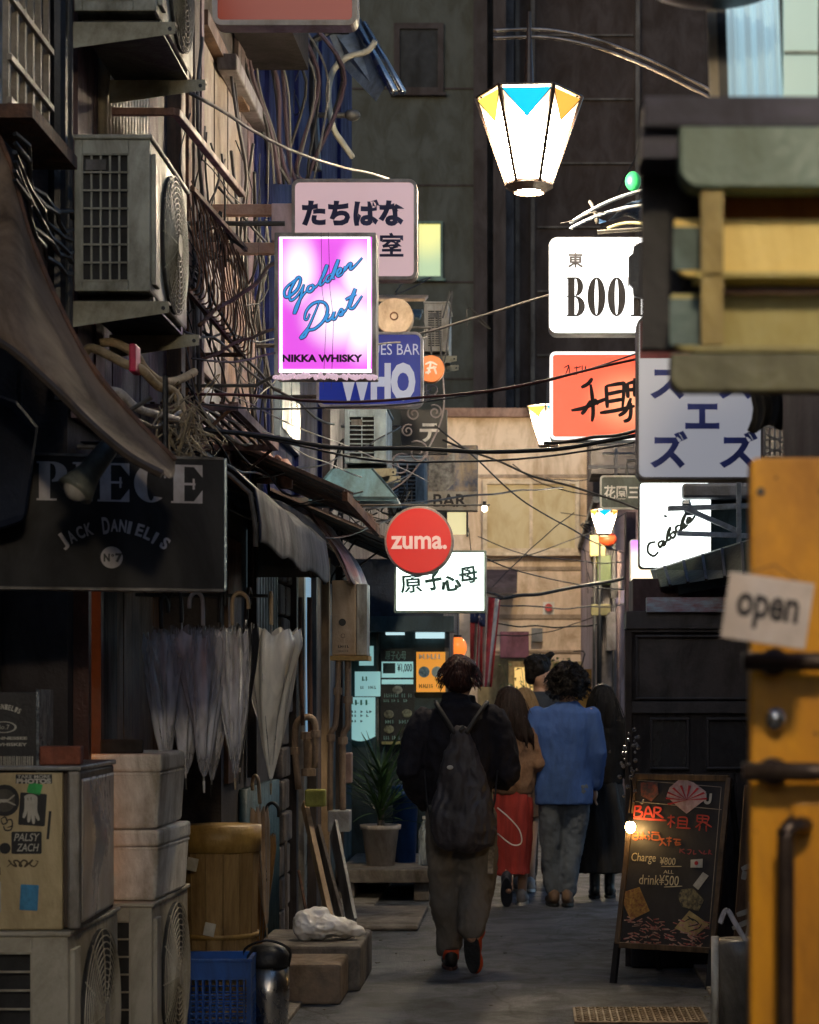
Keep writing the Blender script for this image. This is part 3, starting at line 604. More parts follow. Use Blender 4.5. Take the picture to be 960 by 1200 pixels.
G1 = [[(215,325),(190,340),(140,380),(118,415),(125,445),(150,440),(195,400),(215,345),(200,330),(175,365),(150,420),(155,465),(185,450),(215,410),(235,370)],
 [(235,370),(220,430),(195,510),(178,545),(190,500),(225,440),(262,400)], [(285,375),(262,385),(255,410),(272,415),(292,395),(285,375),(300,390),(320,370)],
 [(320,370),(345,320),(365,270),(372,262),(360,300),(335,350),(330,375),(345,370),(360,350)], [(400,310),(375,325),(365,350),(380,355),(400,325),(420,270),(440,225),(420,290),(405,335),(420,335)],
 [(430,320),(450,300),(455,280),(440,285),(430,310),(440,325),(465,310)], [(465,310),(480,265),(475,290),(500,255),(515,250),(508,275),(515,282),(545,255),(580,215)],
 [(330,465),(300,540),(265,620),(240,655),(215,690),(240,680),(262,645),(300,635),(350,590),(375,530),(365,490),(330,475),(285,490),(250,530),(240,575),(255,580),(270,545)],
 [(385,545),(368,580),(375,590),(400,570),(415,535),(405,575),(420,578),(432,560)], [(432,560),(455,520),(465,535),(462,553),(445,555),(475,535),(490,515)],
 [(490,515),(520,440),(540,400),(515,480),(505,510),(525,515),(550,485),(580,440)], [(480,465),(545,430)]]
s.strokes(G1, M('plum_outline', (.05, .01, .12), bump=0), 4.4, OX, OY, K, taper=.6)
s.strokes(G1, E('blue_script', (.02, .3, .75), st=.7), 2.5, OX, OY, K, y=-.0075, taper=.4)
s.text('NIKKA WHISKY', 331, 415.5, 425, 424.5, M('plum_ink', (.04, .005, .05), bump=0), bold=.05)
g = MB(); rr = random.Random(3)
for k in range(60): g.ell((-s.w/2+s.w*k/59, -.012, -.006+.014*rr.random()), (.007+.006*rr.random(), .012, .006+.012*rr.random()), 6, 4)
part('torn_edge', g, E('glow_torn_edge', (.85, .6, .7), st=.55), s.t, kind='stuff')  # edge glows to imitate light leaking out of the sign
for x in (.0, .012, -.1):
    g = MB(); g.tube([(-.02+x*3, -.012, s.h), (-.015+x*3.2, -.013, s.h*.6), (.005+x*3, -.012, s.h*.4), (-.01+x*3.3, -.012, -.06)], .0014, 4); part('loose_wire', g, M('red_grey_wire', (.12, .08, .09), bump=0), s.t)
s.bracket([P(334, 262, 10.1), P(250, 262, 10.1), P(190, 262, 10.1)]); s.bracket([P(330, 436, 10.1), P(300, 452, 10.1), P(170, 452, 10.1)], .009)
# tachibana sign
s = Sign('hanging_sign', 'unlit faded pink sign with dark hiragana, behind the magenta sign', (342, 210, 489, 328), 11, .1, E('pink_glow_panel', (.75, .5, .52), st=.5), M('sign_cream_frame', (.55, .48, .42), (.42, .36, .3), rough=.5), rad=.045, fr=.018)  # face glows faintly only to brighten the pink
s.text('たちばな', 354, 234, 474, 265, navy, bold=.055); s.text('室', 445, 273, 473, 301, navy, bold=.02)
for py in (246, 291):
    g = MB(); a, b = P(276, py, 11.06), P(345, py, 11.06); g.b2(a.x-.45, b.x, 11.05, 11.1, a.z-.03, a.z+.03); part('bracket', g, M('salmon_steel', (.6, .4, .3), (.45, .25, .18), rough=.6), s.t, world=True, bevel=.004)
g = MB(); g.rect(318, 238, 343, 282, 11.02, .12); part('bracket_plate', g, pinkp, s.t, world=True, bevel=.006)
# blue bar sign
s = Sign('hanging_sign', 'blue enamel BLUES BAR WHO sign with white edge, half hidden by the magenta sign', (371, 389, 496, 477), 12, .09, E('blue_glow_panel', (.004, .022, .26), st=.5), M('sign_white_frame', (.7, .7, .74), (.4, .42, .48), rough=.4), rad=.05, fr=.016)  # faint glow put into the blue face to brighten it
cw = E('pale_glow_lettering', (.55, .58, .7), st=.45)  # letters glow too, else they read darker than the face
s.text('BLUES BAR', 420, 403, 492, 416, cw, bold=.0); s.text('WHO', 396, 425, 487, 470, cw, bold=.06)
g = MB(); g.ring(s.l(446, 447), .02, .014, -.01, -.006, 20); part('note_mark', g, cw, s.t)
s.bracket([P(371, 405, 12.05), P(300, 405, 12.05)]); s.bracket([P(371, 465, 12.05), P(300, 465, 12.05)])
# orange sign at the very top
s = Sign('hanging_sign', 'plain dark orange sign with cream edge cut off by the top of the picture', (249, -70, 419, 30), 8.6, .1, E('burnt_orange_panel', (.32, .035, .002), st=.3), M('sign_cream_frame', (.55, .48, .42)), rad=.04, fr=.022)  # slight glow put into the face to hold its orange red
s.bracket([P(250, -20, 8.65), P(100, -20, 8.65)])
# BOOTH sign
whl = E('white_lit_panel', (1, .98, .95), st=2.4)
s = Sign('lit_sign', 'bright white rounded sign with heavy serif letters BOOT and a small character, top right', (643, 278, 800, 391), 12, .14, whl, M('sign_white_body', (.75, .78, .8), rough=.4, grime=.1), rad=.05, fr=.004)
a, b = s.l(650, 384), s.l(796, 286); ro, ri = rrect(a[0], a[1], b[0], b[1], .04), rrect(a[0]+.005, a[1]+.005, b[0]-.005, b[1]-.005, .036); n = len(ro)
g = MB(); g.add([(x, -.005, z) for x, z in ro]+[(x, -.005, z) for x, z in ri], [(i, (i+1) % n, n+(i+1) % n, n+i) for i in range(n)]); part('border_line', g, inkgrey, s.t)
s.text('東', 665, 296, 684, 314, inkgrey, bold=.035); s.serif('BOOTH', 664, 325, 785, 371, M('dark_grey_lettering', (.09, .08, .08), bump=0))
g = MB(); o = [s.l(x, y) for x, y in ((748, 288), (742, 292), (741, 300), (736, 304), (736, 335), (741, 340), (742, 350), (750, 352), (766, 352), (766, 286))]; g.prism(o[::-1], -.08, -.03); part('ornamental_bracket', g, blackm, s.t, bevel=.004)
s.bracket([P(700, 272, 12.05), P(760, 268, 12.05), P(900, 268, 12.05)])
# red lit sign
redl = E('red_orange_lit_panel', (1, .42, .2), (.85, .09, .035), 1.15, [((.09, 0, .22), (.32, 1, .22))], .5)
s = Sign('lit_sign', 'red orange glowing sign with black brush characters, below the white BOOT sign', (644, 412, 800, 516), 11.6, .14, redl, M('sign_white_body', (.75, .78, .8)), rad=.035, fr=.02)
g = MB(); a, b = s.l(644, 516), s.l(800, 412); ro, ri = rrect(a[0]+.001, a[1]+.001, b[0]-.001, b[1]-.001, .034), rrect(a[0]+.02, a[1]+.02, b[0]-.02, b[1]-.02, .015); n = len(ro)
g.add([(x, -.0095, z) for x, z in ro]+[(x, -.0095, z) for x, z in ri], [(i, (i+1) % n, n+(i+1) % n, n+i) for i in range(n)]); part('lit_border', g, E('white_lit_edge', (1, .9, .85), st=1.0), s.t)
ink = M('brush_ink', (.03, .008, .006), rough=.5, bump=0)
s.strokes([[(735,560),(718,582),(690,598)], [(650,690),(700,680),(760,655),(800,640)], [(728,585),(735,640),(738,700),(733,735)], [(728,650),(705,690),(690,705)], [(742,645),(760,665)],
 [(790,590),(795,680)], [(790,592),(850,582),(862,590),(856,680)], [(795,625),(855,612)], [(797,655),(855,645)], [(765,700),(830,690),(905,672)],
 [(875,580),(878,640)], [(875,582),(940,574),(935,635)], [(880,608),(935,602)], [(905,560),(905,635)], [(890,640),(870,690),(840,712)], [(915,640),(950,690)], [(890,660),(886,720),(860,735)], [(925,655),(925,740)]], ink, 4.6, 480, 280, 3.43, taper=.5)
s.strokes([[(620,520),(640,510),(625,550)], [(640,505),(645,545)], [(618,550),(668,545)], [(672,512),(672,548)], [(660,520),(690,514)], [(694,508),(694,540)], [(705,515),(712,530),(738,522)], [(708,510),(708,535)]], ink, 1.3, 480, 280, 3.43)
s.bracket([P(745, 512, 11.7), P(900, 500, 11.7)], .02)
# white katakana sign, glow added to its face
s = Sign('hanging_sign', 'large unlit white sign with blue katakana under the yellow tiered canopy', (746, 372, 894, 562), 7.2, .09, E('cold_glow_panel', (.6, .6, .66), st=.28), M('sign_brown_frame', (.2, .17, .16), rough=.4), rad=.03, fr=.008)  # faint glow added because the canopy shades the sign
g = MB(); a, b = s.l(750, 420), s.l(890, 376); g.b2(a[0], b[0], -.005, -.0032, a[1], b[1]); part('red_band', g, M('dull_red_band', (.45, .06, .06), rough=.4), s.t)
kb = M('blue_katakana', (.03, .06, .4), rough=.4, bump=0, grime=.15)
s.text('ス', 762, 433, 802, 468, kb, bold=.04); s.text('ス', 842, 433, 882, 468, kb, bold=.04); s.text('エ', 803, 473, 843, 503, kb, bold=.04); s.text('ズ', 762, 505, 806, 549, kb, bold=.04); s.text('ズ', 843, 505, 888, 549, kb, bold=.04)
s.bracket([P(893, 400, 7.25), P(990, 400, 7.25)]); s.bracket([P(893, 540, 7.25), P(990, 540, 7.25)])
# Caboche sign
s = Sign('lit_sign', 'bright white square sign with thin diagonal handwritten name, right of the cables', (749, 565, 834, 666), 13, .14, E('cool_white_lit_panel', (.9, 1, .97), st=2.6), M('sign_dark_frame', (.05, .05, .05), rough=.4), rad=.03, fr=.006)
CH = [[(386,405),(362,412),(358,440),(378,455),(395,440)], [(410,400),(395,410),(402,425),(415,400),(412,420),(422,410)], [(420,410),(438,355),(428,370),(425,400),(438,392),(432,378)], [(445,372),(436,382),(446,392),(455,378),(446,370),(462,370)],
 [(470,345),(456,355),(462,372),(474,358)], [(474,358),(492,305),(478,330),(474,365),(488,340),(484,358),(498,345)], [(500,335),(508,322),(498,322),(496,340),(512,330),(528,305)]]
s.strokes([[(x, y) for x, y in q] for q in CH], M('thin_ink', (.03, .05, .05), bump=0), 3.0, 640, 500, 3.0, taper=.8)
s.bracket([P(834, 590, 13.1), P(920, 590, 13.1)])
# street name plate
s = Sign('street_name_plate', 'small dark grey plate with white border and three white characters 花園三', (703, 557, 778, 597), 15, .03, M('grey_green_plate', (.1, .12, .1), rough=.4), M('plate_white_edge', (.6, .6, .55), rough=.5), rad=.03, fr=.014)
s.text('花園三', 708, 569, 749, 585, whitep, bold=.02); s.bracket([P(735, 556, 15.05), P(735, 540, 15.05), P(800, 536, 15.05)])
# small purple/yellow lit sign
s = Sign('lit_sign', 'small glowing sign fading from purple to yellow beside the diagonal script sign', (738, 632, 790, 682), 14.5, .1, E('yellow_white_lit', (1, .95, .5), (.5, .2, .75), 1.3, [((0, 0, .08), (.6, 1, .2))], .3), whitec, rad=.02, fr=.008)
s.bracket([P(790, 650, 14.6), P(860, 650, 14.6)])
# zuma
t = thing('round_sign', 'round red sign with pale lettering zuma hanging over the alley', 'sign', P(491, 674, 13))
r0 = 40.5*13/F; s = MB(); s.tube([(0, 0, r0), (0, .1, r0)], r0, 48); part('housing', s, M('sign_pale_rim', (.5, .45, .44), rough=.4), t, bevel=.004)
s = MB(); s.tube([(0, -.005, r0), (0, .002, r0)], r0-.014, 48); part('face_panel', s, E('red_glow_panel', (.6, .012, .01), st=.45), t)  # face and lettering glow a little to keep the red strong
text(t, 'zuma.', -.178, r0-.055, .178, r0+.03, -.007, E('pinkish_glow_lettering', (.8, .55, .5), st=.4), bold=.025)
s = MB(); s.tube([(-1.0, .05, 2*r0+.008), (.45, .05, 2*r0+.012)], .006, 6); part('bracket', s, dull, t)
# genshi shinbo sign
s = Sign('lit_sign', 'white lit rectangular sign with dark green brush characters behind the round red sign', (462, 645, 570, 718), 14.6, .14, E('mint_white_lit_panel', (.8, 1, .93), st=2.2), M('sign_green_grey_frame', (.25, .33, .3), rough=.4), rad=.004, fr=.016)
gi = M('dark_green_ink', (.02, .09, .09), bump=0)
s.text('原', 469, 674, 495, 695, gi, bold=.022, rot=R(4)); s.text('子', 498, 668, 518, 692, gi, bold=.04, rot=R(10)); s.text('心', 516, 674, 541, 693, gi, bold=.05, rot=R(8)); s.text('母', 538, 664, 560, 684, gi, bold=.03, rot=R(10))
s.bracket([P(470, 645, 14.7), P(470, 630, 14.7), P(400, 630, 14.7)])
# BAR picture sign
s = Sign('picture_sign', 'upright sign with a dim photograph above the word BAR', (497, 522, 560, 599), 17, .1, M('dim_picture', (.5, .36, .22), (.08, .1, .18), sc=7, rough=.4, fine=20, bump=0), M('sign_dark_frame', (.05, .05, .05)), rad=.01, fr=.004)
g = MB(); a, b = s.l(498, 598), s.l(559, 576); g.b2(a[0], b[0], -.012, -.004, a[1], b[1]); part('word_panel', g, M('beige_panel', (.5, .44, .36), rough=.5, grime=.2), s.t)
s.text('BAR', 508, 579, 547, 594, M('dark_brown_ink', (.04, .03, .025), bump=0), y=-.0135, bold=.02)
g = MB(); g.grid(lambda u, v: (s.l(503+30*u, 0)[0], -.006, s.l(0, 572-38*v+8*math.sin(u*4))[1]), 8, 3); part('pale_streak', g, M('pale_picture_streak', (.45, .42, .36), (.15, .13, .12), sc=20, bump=0), s.t)
s.bracket([P(497, 545, 17.05), P(440, 545, 17.05)])
# TE sign, orange disc
s = Sign('hanging_sign', 'black vertical sign with a single pale katakana among iron scrollwork', (470, 480, 524, 532), 15.5, .08, black, blackm, rad=.004, fr=.004)
s.text('テ', 492, 496, 515, 518, whitep, bold=.03); s.bracket([P(470, 500, 15.55), P(400, 500, 15.55)])
t = thing('round_sign', 'small orange disc sign with a pale mark beside the blue sign', 'sign', P(505, 448, 14.5)); r0 = 16*14.5/F
s = MB(); s.tube([(0, 0, r0), (0, .06, r0)], r0, 28); part('housing', s, M('orange_lamp_face', (.8, .22, .04), (.75, .2, .04), rough=.4, grime=.1), t, bevel=.004)
strokes(t, [[(-.04, .03), (0, .045), (.045, .025)], [(-.03, 0), (.04, .01)], [(0, .04), (-.02, -.04)], [(.02, .02), (.04, -.04)], [(-.04, -.03), (.0, -.02)]], lambda u, v: (u, r0+v), .014, -.003, whitep); s = MB(); s.tube([(0, .03, 2*r0), (0, .03, 2*r0+.2), (-.9, .03, 2*r0+.2)], .01, 6); part('bracket', s, dull, t)
# scroll ironwork
t = thing('iron_scrollwork', 'pale wrought iron scroll bracket curling below the orange disc', 'bracket', P(495, 560, 14.8)); og = P(495, 560, 14.8)
for (x, y, r, d) in ((507, 448+8, 10, 1), (485, 485, 9, 1), (510, 483, 9, -1), (490, 530, 14, -1), (478, 505, 8, 1), (470, 545, 14, 1), (500, 464, 6, 1)):
    c = P(x, y, 14.8)-og; q = MB(); q.tube([(c.x+d*r*14.8/F*(1-k/26)*math.cos(k*.45+1), 0, c.z+r*14.8/F*(1-k/26)*math.sin(k*.45+1)) for k in range(22)], .006, 5); part('scroll', q, M('pale_iron', (.35, .3, .32), rough=.5), t, smooth=True)
q = MB(); q.tube(smoothline([P(518, 430, 14.8)-og, P(520, 480, 14.8)-og, P(505, 520, 14.8)-og, P(478, 560, 14.8)-og, P(440, 585, 14.8)-og]), .007, 5); part('stem', q, M('pale_iron', (.35, .3, .32)), t, smooth=True)
# ------------------------------------------------------------------ street lamps (three in view, one more of the row behind the camera)
def street_lamp(px, pybot, Y, h_px, label, yaw=R(7), arcpts=None, base=None, k=None):
    b = base or P(px, pybot, Y); k = k or h_px/118*Y/12
    t = thing('street_lamp', label, 'street lamp', b, yaw, 'faceted street lamps along the alley'); H, r1, r0 = .56, .31, .13
    n = 6; top = [Vector((r1*math.sin(2*PI*(i-.5)/n), -r1*math.cos(2*PI*(i-.5)/n), H)) for i in range(n+1)]; bot = [Vector((r0*math.sin(2*PI*(i-.5)/n), -r0*math.cos(2*PI*(i-.5)/n), .05)) for i in range(n+1)]
    cols = [(.0, .5, .8), (1, .42, .05), (.9, .75, .1), (0, .5, .8), (1, .42, .05), (1, .78, .12)]
    wl = E('lamp_white_glass', (1, .8, .53), (.006, .004, .0022), 400, [((0, 0, .2), (.4, .4, .4))], .42)
    for i in range(n):
        A, B, Cc, D = bot[i], bot[i+1], top[i+1], top[i]; mid = (A+B)/2; m2 = mid.lerp((Cc+D)/2, .66); nn = ((B-A).cross(D-A)).normalized()
        q = MB(); A2, B2, C2, D2 = (p+((A+B+Cc+D)/4-p)*.07 for p in (A, B, Cc, D)); th = -nn*.006
        q.add([A2, B2, C2, m2, D2, A2+th, B2+th, C2+th, m2+th, D2+th], [(0, 1, 2, 3), (0, 3, 4), (5, 8, 7, 6), (5, 9, 8), (0, 5, 6, 1), (1, 6, 7, 2), (0, 4, 9, 5)]); part('glass_panel', q, wl, t)
        q = MB(); q.add([m2+nn*.001, C2+nn*.001, D2+nn*.001, m2+th, C2+th, D2+th], [(0, 1, 2), (3, 5, 4), (0, 2, 5, 3), (0, 3, 4, 1), (1, 4, 5, 2)]); part('coloured_panel', q, E('lamp_glass_%d' % i, cols[i], st=1.15), t)
        q = MB(); q.bar(A, D, .022, .022); q.bar(D, Cc, .012, .012); q.bar(A, B, .014, .014); part('rib', q, M('bronze', (.06, .035, .025), rough=.4), t)
        q = MB(); q.bar(m2+nn*.003, C2+nn*.003, .004, .004); q.bar(m2+nn*.003, D2+nn*.003, .004, .004); part('lead_line', q, M('bronze', (.06, .035, .025)), t)
    q = MB(); q.tube([(0, 0, .05), (0, 0, .035), (0, 0, .0)], [.14, .145, .09], 12, False); part('base_ring', q, M('bronze', (.06, .035, .025)), t)
    q = MB(); q.tube([(0, 0, .018), (0, 0, .026)], .07, 10); part('base_light', q, E('lamp_white_glass', (1, .9, .72)), t)
    q = MB(); q.tube([(0, 0, H), (0, 0, H+.02), (0, 0, H+.06), (0, 0, H+.5)], [r1*.92, r1*.7, .03, .011], 12); part('cap', q, M('bronze', (.06, .035, .025)), t)
    t.scale = (k, k, k)
    q = MB(); ins = t.matrix_basis.inverted()
    if arcpts is None: arcpts = [b+Vector((0, 0, .95*k)), b+Vector((.5, 0, .93*k)), b+Vector((1.1, 0, .7*k)), b+Vector((1.6, 0, .3*k))]
    bpy.context.view_layer.update(); mi = (Matrix.Translation(b) @ Euler((0, 0, yaw)).to_matrix().to_4x4() @ Matrix.Scale(k, 4)).inverted()
    for off in (0, .045):
        q.tube([mi @ (p-Vector((0, 0, off))) for p in smoothline(arcpts, 8)], .010/k, 6)
    part('arched_arm', q, M('arm_steel', (.3, .26, .22), (.2, .17, .15), rough=.35, metal=.6), t, smooth=True)
    return t
street_lamp(620, 226, 12, 118, 'nearest faceted street lamp with blue, yellow and orange triangles, high in the centre', R(-3), [P(578, 36, 12), P(640, 35, 12), P(700, 47, 12), P(760, 70, 12), P(805, 92, 12), P(838, 110, 12), P(900, 160, 12), P(960, 260, 12)])
street_lamp(643, 526, 25.3, 52, 'middle street lamp partly hidden by the red orange sign', R(22))
street_lamp(708, 628, 20.2, 32, 'farthest and smallest street lamp glowing before the cream wall', R(0))
street_lamp(0, 0, -3, 118, 'street lamp of the same row standing behind the viewer', R(10), base=Vector((.3, -.5, 4.0)), k=1)
# ------------------------------------------------------------------ air conditioners: fan faces the alley (+X), coil grille faces the camera (-Y)
def ac_unit(label, loc, W_, D_, H_, m, brackets=False, rz=0, group='air conditioning units on the left side', rows=7, cols=5, lid=True, fan=True):
    t = thing('air_conditioner', label, 'air conditioner', loc, rz, group)      # W_ along Y, D_ along X
    c = MB(); f = .03
    c.b2(0, D_-.015, .02, W_, .03, H_-.012); part('casing', c, m, t, bevel=.012)
    c = MB(); c.b2(-.006, D_-.005, -.008, W_+.006, H_-.014, H_+.004); part('top_cover', c, m, t, bevel=.006)
    # camera-side frame and grille
    gx0, gx1, gz0, gz1 = .03, D_*.68, .07, H_-.07
    c = MB(); c.b2(0, gx0, 0, .02, .03, H_-.014); c.b2(gx1, D_-.015, 0, .02, .03, H_-.014); c.b2(gx0, gx1, 0, .02, .03, gz0); c.b2(gx0, gx1, 0, .02, gz1, H_-.014); part('side_frame', c, m, t, bevel=.004)
    c = MB(); c.b2(gx0, gx1, .0165, .019, gz0, gz1); part('coil', c, acdark, t)
    b = MB(); b.b2(-.0035, .0035, -.004, .004, 0, gz1-gz0); pieces('grille_bar', b, t, [(gx0+(gx1-gx0)*k/cols, .004, gz0) for k in range(cols+1)], m)
    b = MB(); b.b2(0, gx1-gx0, -.004, .004, -.0035, .0035); pieces('grille_bar', b, t, [(gx0, .001, gz0+(gz1-gz0)*k/rows) for k in range(rows+1)], m)
    c = MB(); c.b2(gx0+.015, gx0+.09, -.004, .006, gz1-.06, gz1-.02); part('side_label', c, dull, t)
    if fan:
        cy, cz, r = W_*.58, H_*.5, min(W_*.4, H_*.44)
        c = MB(); c.tube([(D_-.016, cy, cz), (D_-.004, cy, cz)], r, 36); part('fan_opening', c, acdark, t)
        c = MB(); nr = 13
        for k in range(nr):
            q = r*(k+1)/nr; c.tube([(D_+.012-.012*(k/nr)**4, cy+q*math.cos(a*2*PI/32), cz+q*math.sin(a*2*PI/32)) for a in range(32)], .0028, 4, close=True)
        for a in range(12): c.tube([(D_+.012, cy, cz), (D_+.009, cy+r*.6*math.cos(a*PI/6), cz+r*.6*math.sin(a*PI/6)), (D_-.003, cy+r*math.cos(a*PI/6), cz+r*math.sin(a*PI/6))], .0032, 4)
        fg = part('fan_guard', c, m, t)
        c = MB(); c.tube([(D_+.008, cy, cz), (D_+.018, cy, cz)], .045, 16); part('hub_badge', c, m, fg)
        c = MB()
        for a in range(3): c.box((D_-.0025, cy+r*.45*math.cos(a*2.1), cz+r*.45*math.sin(a*2.1)), (.002, r*.75, r*.3), (a*2.1, 0, 0))
        part('fan_blade', c, dull, t)
        c = MB(); c.b2(D_-.016, D_+.002, .03, .12, .06, H_-.06); part('front_strip', c, m, t, bevel=.004)
    for y in (.1, W_-.12):
        c = MB(); c.b2(.01, D_-.02, y, y+.04, 0, .03); part('foot', c, blackm, t)
    if brackets:
        for y in (.03, W_-.1):
            c = MB(); c.prism([(-.02, -.012), (-.02, -.1), (D_+.05, -.045), (D_+.05, -.012)], y, y+.004); c.b2(-.02, D_+.05, y, y+.045, -.012, -.002); b = part('bracket', c, M('bracket_paint', (.42, .4, .3), (.3, .28, .2), rough=.55), t)
            c = MB(); c.tube([(D_+.03, y-.004, -.028), (D_+.03, y+.006, -.028)], .008, 8); part('bolt', c, blackm, b)
        c = MB(); c.b2(0, D_-.02, .04, W_-.04, -.004, .004); part('drip_tray', c, blackm, t)
    return t
ac_unit('grimy wall-hung unit with large fan, second storey on the left above the lettered sign box', P(87, 360, 7.7)+Vector((0, 0, .03)), .84, .30, .615, acm, True, rows=7)
ac_unit('topmost wall-hung unit at the upper left, cut off by the picture edge', P(87, 22, 7.6), .84, .32, .6, acm, True)
ac_unit('cream floor-standing unit carrying the stickered metal box, lower left', (-2.0, 7.0, .0), .85, .44, .715, acm2, rows=9, cols=2)
ac_unit('floor-standing unit under the two foam boxes', (-1.80, 8.12, .0), .86, .32, .70, acm2, rows=8, cols=3)
ac_unit('small pale unit high beside the orange disc sign, end of the left row', P(497, 416, 17), .6, .22, .44, M('pale_ac_enamel', (.5, .46, .4), rough=.5), True, rows=16, cols=2, fan=False)
ac_unit('bluish unit over the teal tin hood, below the blue sign', P(404, 548, 14), .6, .3, .42, M('bluish_ac_enamel', (.28, .36, .42), (.2, .27, .33), rough=.5), True, rows=9, cols=2, fan=False)
ac_unit('narrow grey unit behind the pale scrollwork above the round red sign', P(462, 600, 16.5), .6, .26, .45, M('bluish_ac_enamel', (.28, .36, .42)), True, rows=10, cols=2, fan=False)
# teal tin hood
o = P(417, 583, 13.4); t = thing('tin_hood', 'teal pyramid-shaped tin hood under the bluish air conditioner', 'hood', o)
g = MB(); g.add([(-.31, 0, 0), (.27, 0, 0), (.27, .5, 0), (-.31, .5, 0), (-.16, .1, .2), (.1, .1, .2), (.1, .4, .2), (-.16, .4, .2), (-.31, 0, -.02), (.27, 0, -.02), (.27, .5, -.02), (-.31, .5, -.02)], [(0, 1, 5, 4), (1, 2, 6, 5), (2, 3, 7, 6), (3, 0, 4, 7), (4, 5, 6, 7), (0, 8, 9, 1), (1, 9, 10, 2), (2, 10, 11, 3), (3, 11, 8, 0), (8, 11, 10, 9)])
part('roof', g, M('teal_tin', (.12, .25, .32), (.09, .19, .25), sc=3, rough=.35), t)
for a, b in (((-.31, 0, 0), (-.16, .1, .2)), ((.27, 0, 0), (.1, .1, .2)), ((-.31, 0, 0), (.27, 0, 0))): g = MB(); g.bar(a, b, .012); part('seam', g, tealsh, t)
g = MB(); g.b2(-.6, -.3, .2, .3, -.02, .02); part('arm', g, dull, t)
# round beige vent disc
t = thing('vent_disc', 'round beige ventilation cover above the blue sign', 'vent', P(462, 362, 14)); g = MB(); g.tube([(0, 0, -.05), (0, .12, -.05)], .13, 28); part('cover', g, M('beige_vent', (.5, .38, .28), rough=.5), t, bevel=.01)
g = MB(); g.ring((0.0, -.05), .03, .02, -.008, 0, 16); part('knob', g, rust, t); g = MB(); g.b2(-.9, 0, .06, .1, -.07, -.03); part('arm', g, dull, t)
for (px0, py0, px1, py1, Y, m, l) in ((445, 330, 498, 350, 15, M('faded_ochre_sheet', (.42, .3, .2)), 'small faded ochre tin canopy behind the pink sign corner'), (455, 348, 492, 372, 15.6, tealsh, 'dark green tin canopy just below the faded ochre one')):
    g = MB(); a, b = P(px0, py1, Y), P(px1, py0, Y); g.prismx([(Y, a.z), (Y+.5, b.z), (Y+.5, b.z-.02), (Y, a.z-.02)], a.x-.6, b.x); solo('tin_canopy', g, m, l, 'canopy')
# ------------------------------------------------------------------ stickered metal box, whiskey carton, bricks, foam boxes
t = thing('metal_box', 'yellowed metal cabinet covered in stickers with a dented shiny side, lower left', 'metal cabinet', (-1.7, 7.02, .722), R(2))
BW, BD, BH = .36, .72, .545; c = MB(); c.b2(-.42, .10, 0, .03, 0, BH-.006); part('front_panel', c, M('yellowed_enamel', (.6, .49, .27), (.52, .42, .24), sc=2.2, rough=.45, grime=.35), t, bevel=.006)
c = MB(); c.b2(-.42, .155, .03, BD, 0, BH); part('body', c, M('dark_box_edge', (.09, .06, .04), rough=.5), t, bevel=.01)
c = MB(); c.b2(.115, .158, .002, .034, 0, BH); part('corner_post', c, M('grey_box_edge', (.45, .43, .4), rough=.4, metal=.5), t, bevel=.01)
c = MB(); c.grid(lambda u, v: (.160+.012*math.sin(u*PI)*math.sin(v*PI)+.018*noise.noise(Vector((u*2.2, v*2.6, 1)))*math.sin(u*PI)*math.sin(v*PI), .05+(BD-.08)*u, .02+(BH-.05)*v), 40, 40, (-.004, 0, 0)); part('dented_side', c, M('dented_steel', (.75, .74, .72), (.6, .58, .56), sc=3, rough=.28, metal=.55, bump=.15, grime=.25, fine=8), t, smooth=True)
c = MB(); c.b2(-.425, .165, -.004, BD, BH, BH+.018); part('lid', c, metal, t, bevel=.005)
def stick(px0, py0, px1, py1, m, rot=0, name='sticker', rnd=0):
    s = 1/341.; x0, x1 = (px0-92)*s+.10, (px1-92)*s+.10; z0, z1 = (1096-py1)*s, (1096-py0)*s; g = MB(); w, h = x1-x0, z1-z0
    o = rrect(-w/2, -h/2, w/2, h/2, min(w, h)*(.49 if rnd else .06), 6); ca, sa = math.cos(rot), math.sin(rot)
    g.prism([((x0+x1)/2+a*ca-b*sa, (z0+z1)/2+a*sa+b*ca) for a, b in o], -.0022, -.0004); return part(name, g, m, t), (x0, z0, x1, z1)
def sttext(s, px0, py0, px1, py1, m, y=-.0028, **k): u = 1/341.; return text(t, s, (px0-92)*u+.10, (1096-py1)*u, (px1-92)*u+.10, (1096-py0)*u, y, m, **k)
stick(38, 914, 80, 925, sticker_k); sttext('TAKE MORE', 40, 914.8, 78, 918.6, sticker_w, bold=.02); sttext('PHOTOS', 39, 919, 79, 925, sticker_w, bold=.06)
stick(8, 926, 42, 963, sticker_k, rnd=1); stick(13, 931, 37, 958, M('grey_sticker', (.12, .11, .09), bump=0), rnd=1)[0].location.y = -.0008
strokes(t, [[(12, 952), (24, 945), (38, 950)], [(13, 940), (25, 946), (37, 938)], [(20, 944), (30, 944)]], lambda u, v: ((u-92)/341+.10, (1096-v)/341), .006, -.0035, sticker_w)
stick(52, 924, 68, 937, M('green_sticker', (.05, .5, .12), bump=0), R(-15)); stick(42, 936, 73, 974, sticker_k, R(-4))
strokes(t, [[(50, 940), (50, 955), (47, 965)], [(54, 939), (54, 958), (53, 970)], [(58, 939), (58, 958), (59, 972)], [(62, 940), (61, 956), (65, 968)], [(48, 941), (56, 939), (63, 942)]], lambda u, v: ((u-92)/341+.10, (1096-v)/341), .012, -.003, sticker_w)
strokes(t, [[(21, 966), (26, 964), (28, 970), (23, 972), (21, 966)], [(27, 968), (33, 967), (34, 974), (28, 976)], [(24, 974), (26, 979), (32, 979), (35, 974)]], lambda u, v: ((u-92)/341+.10, (1096-v)/341), .005, -.003, sticker_k)
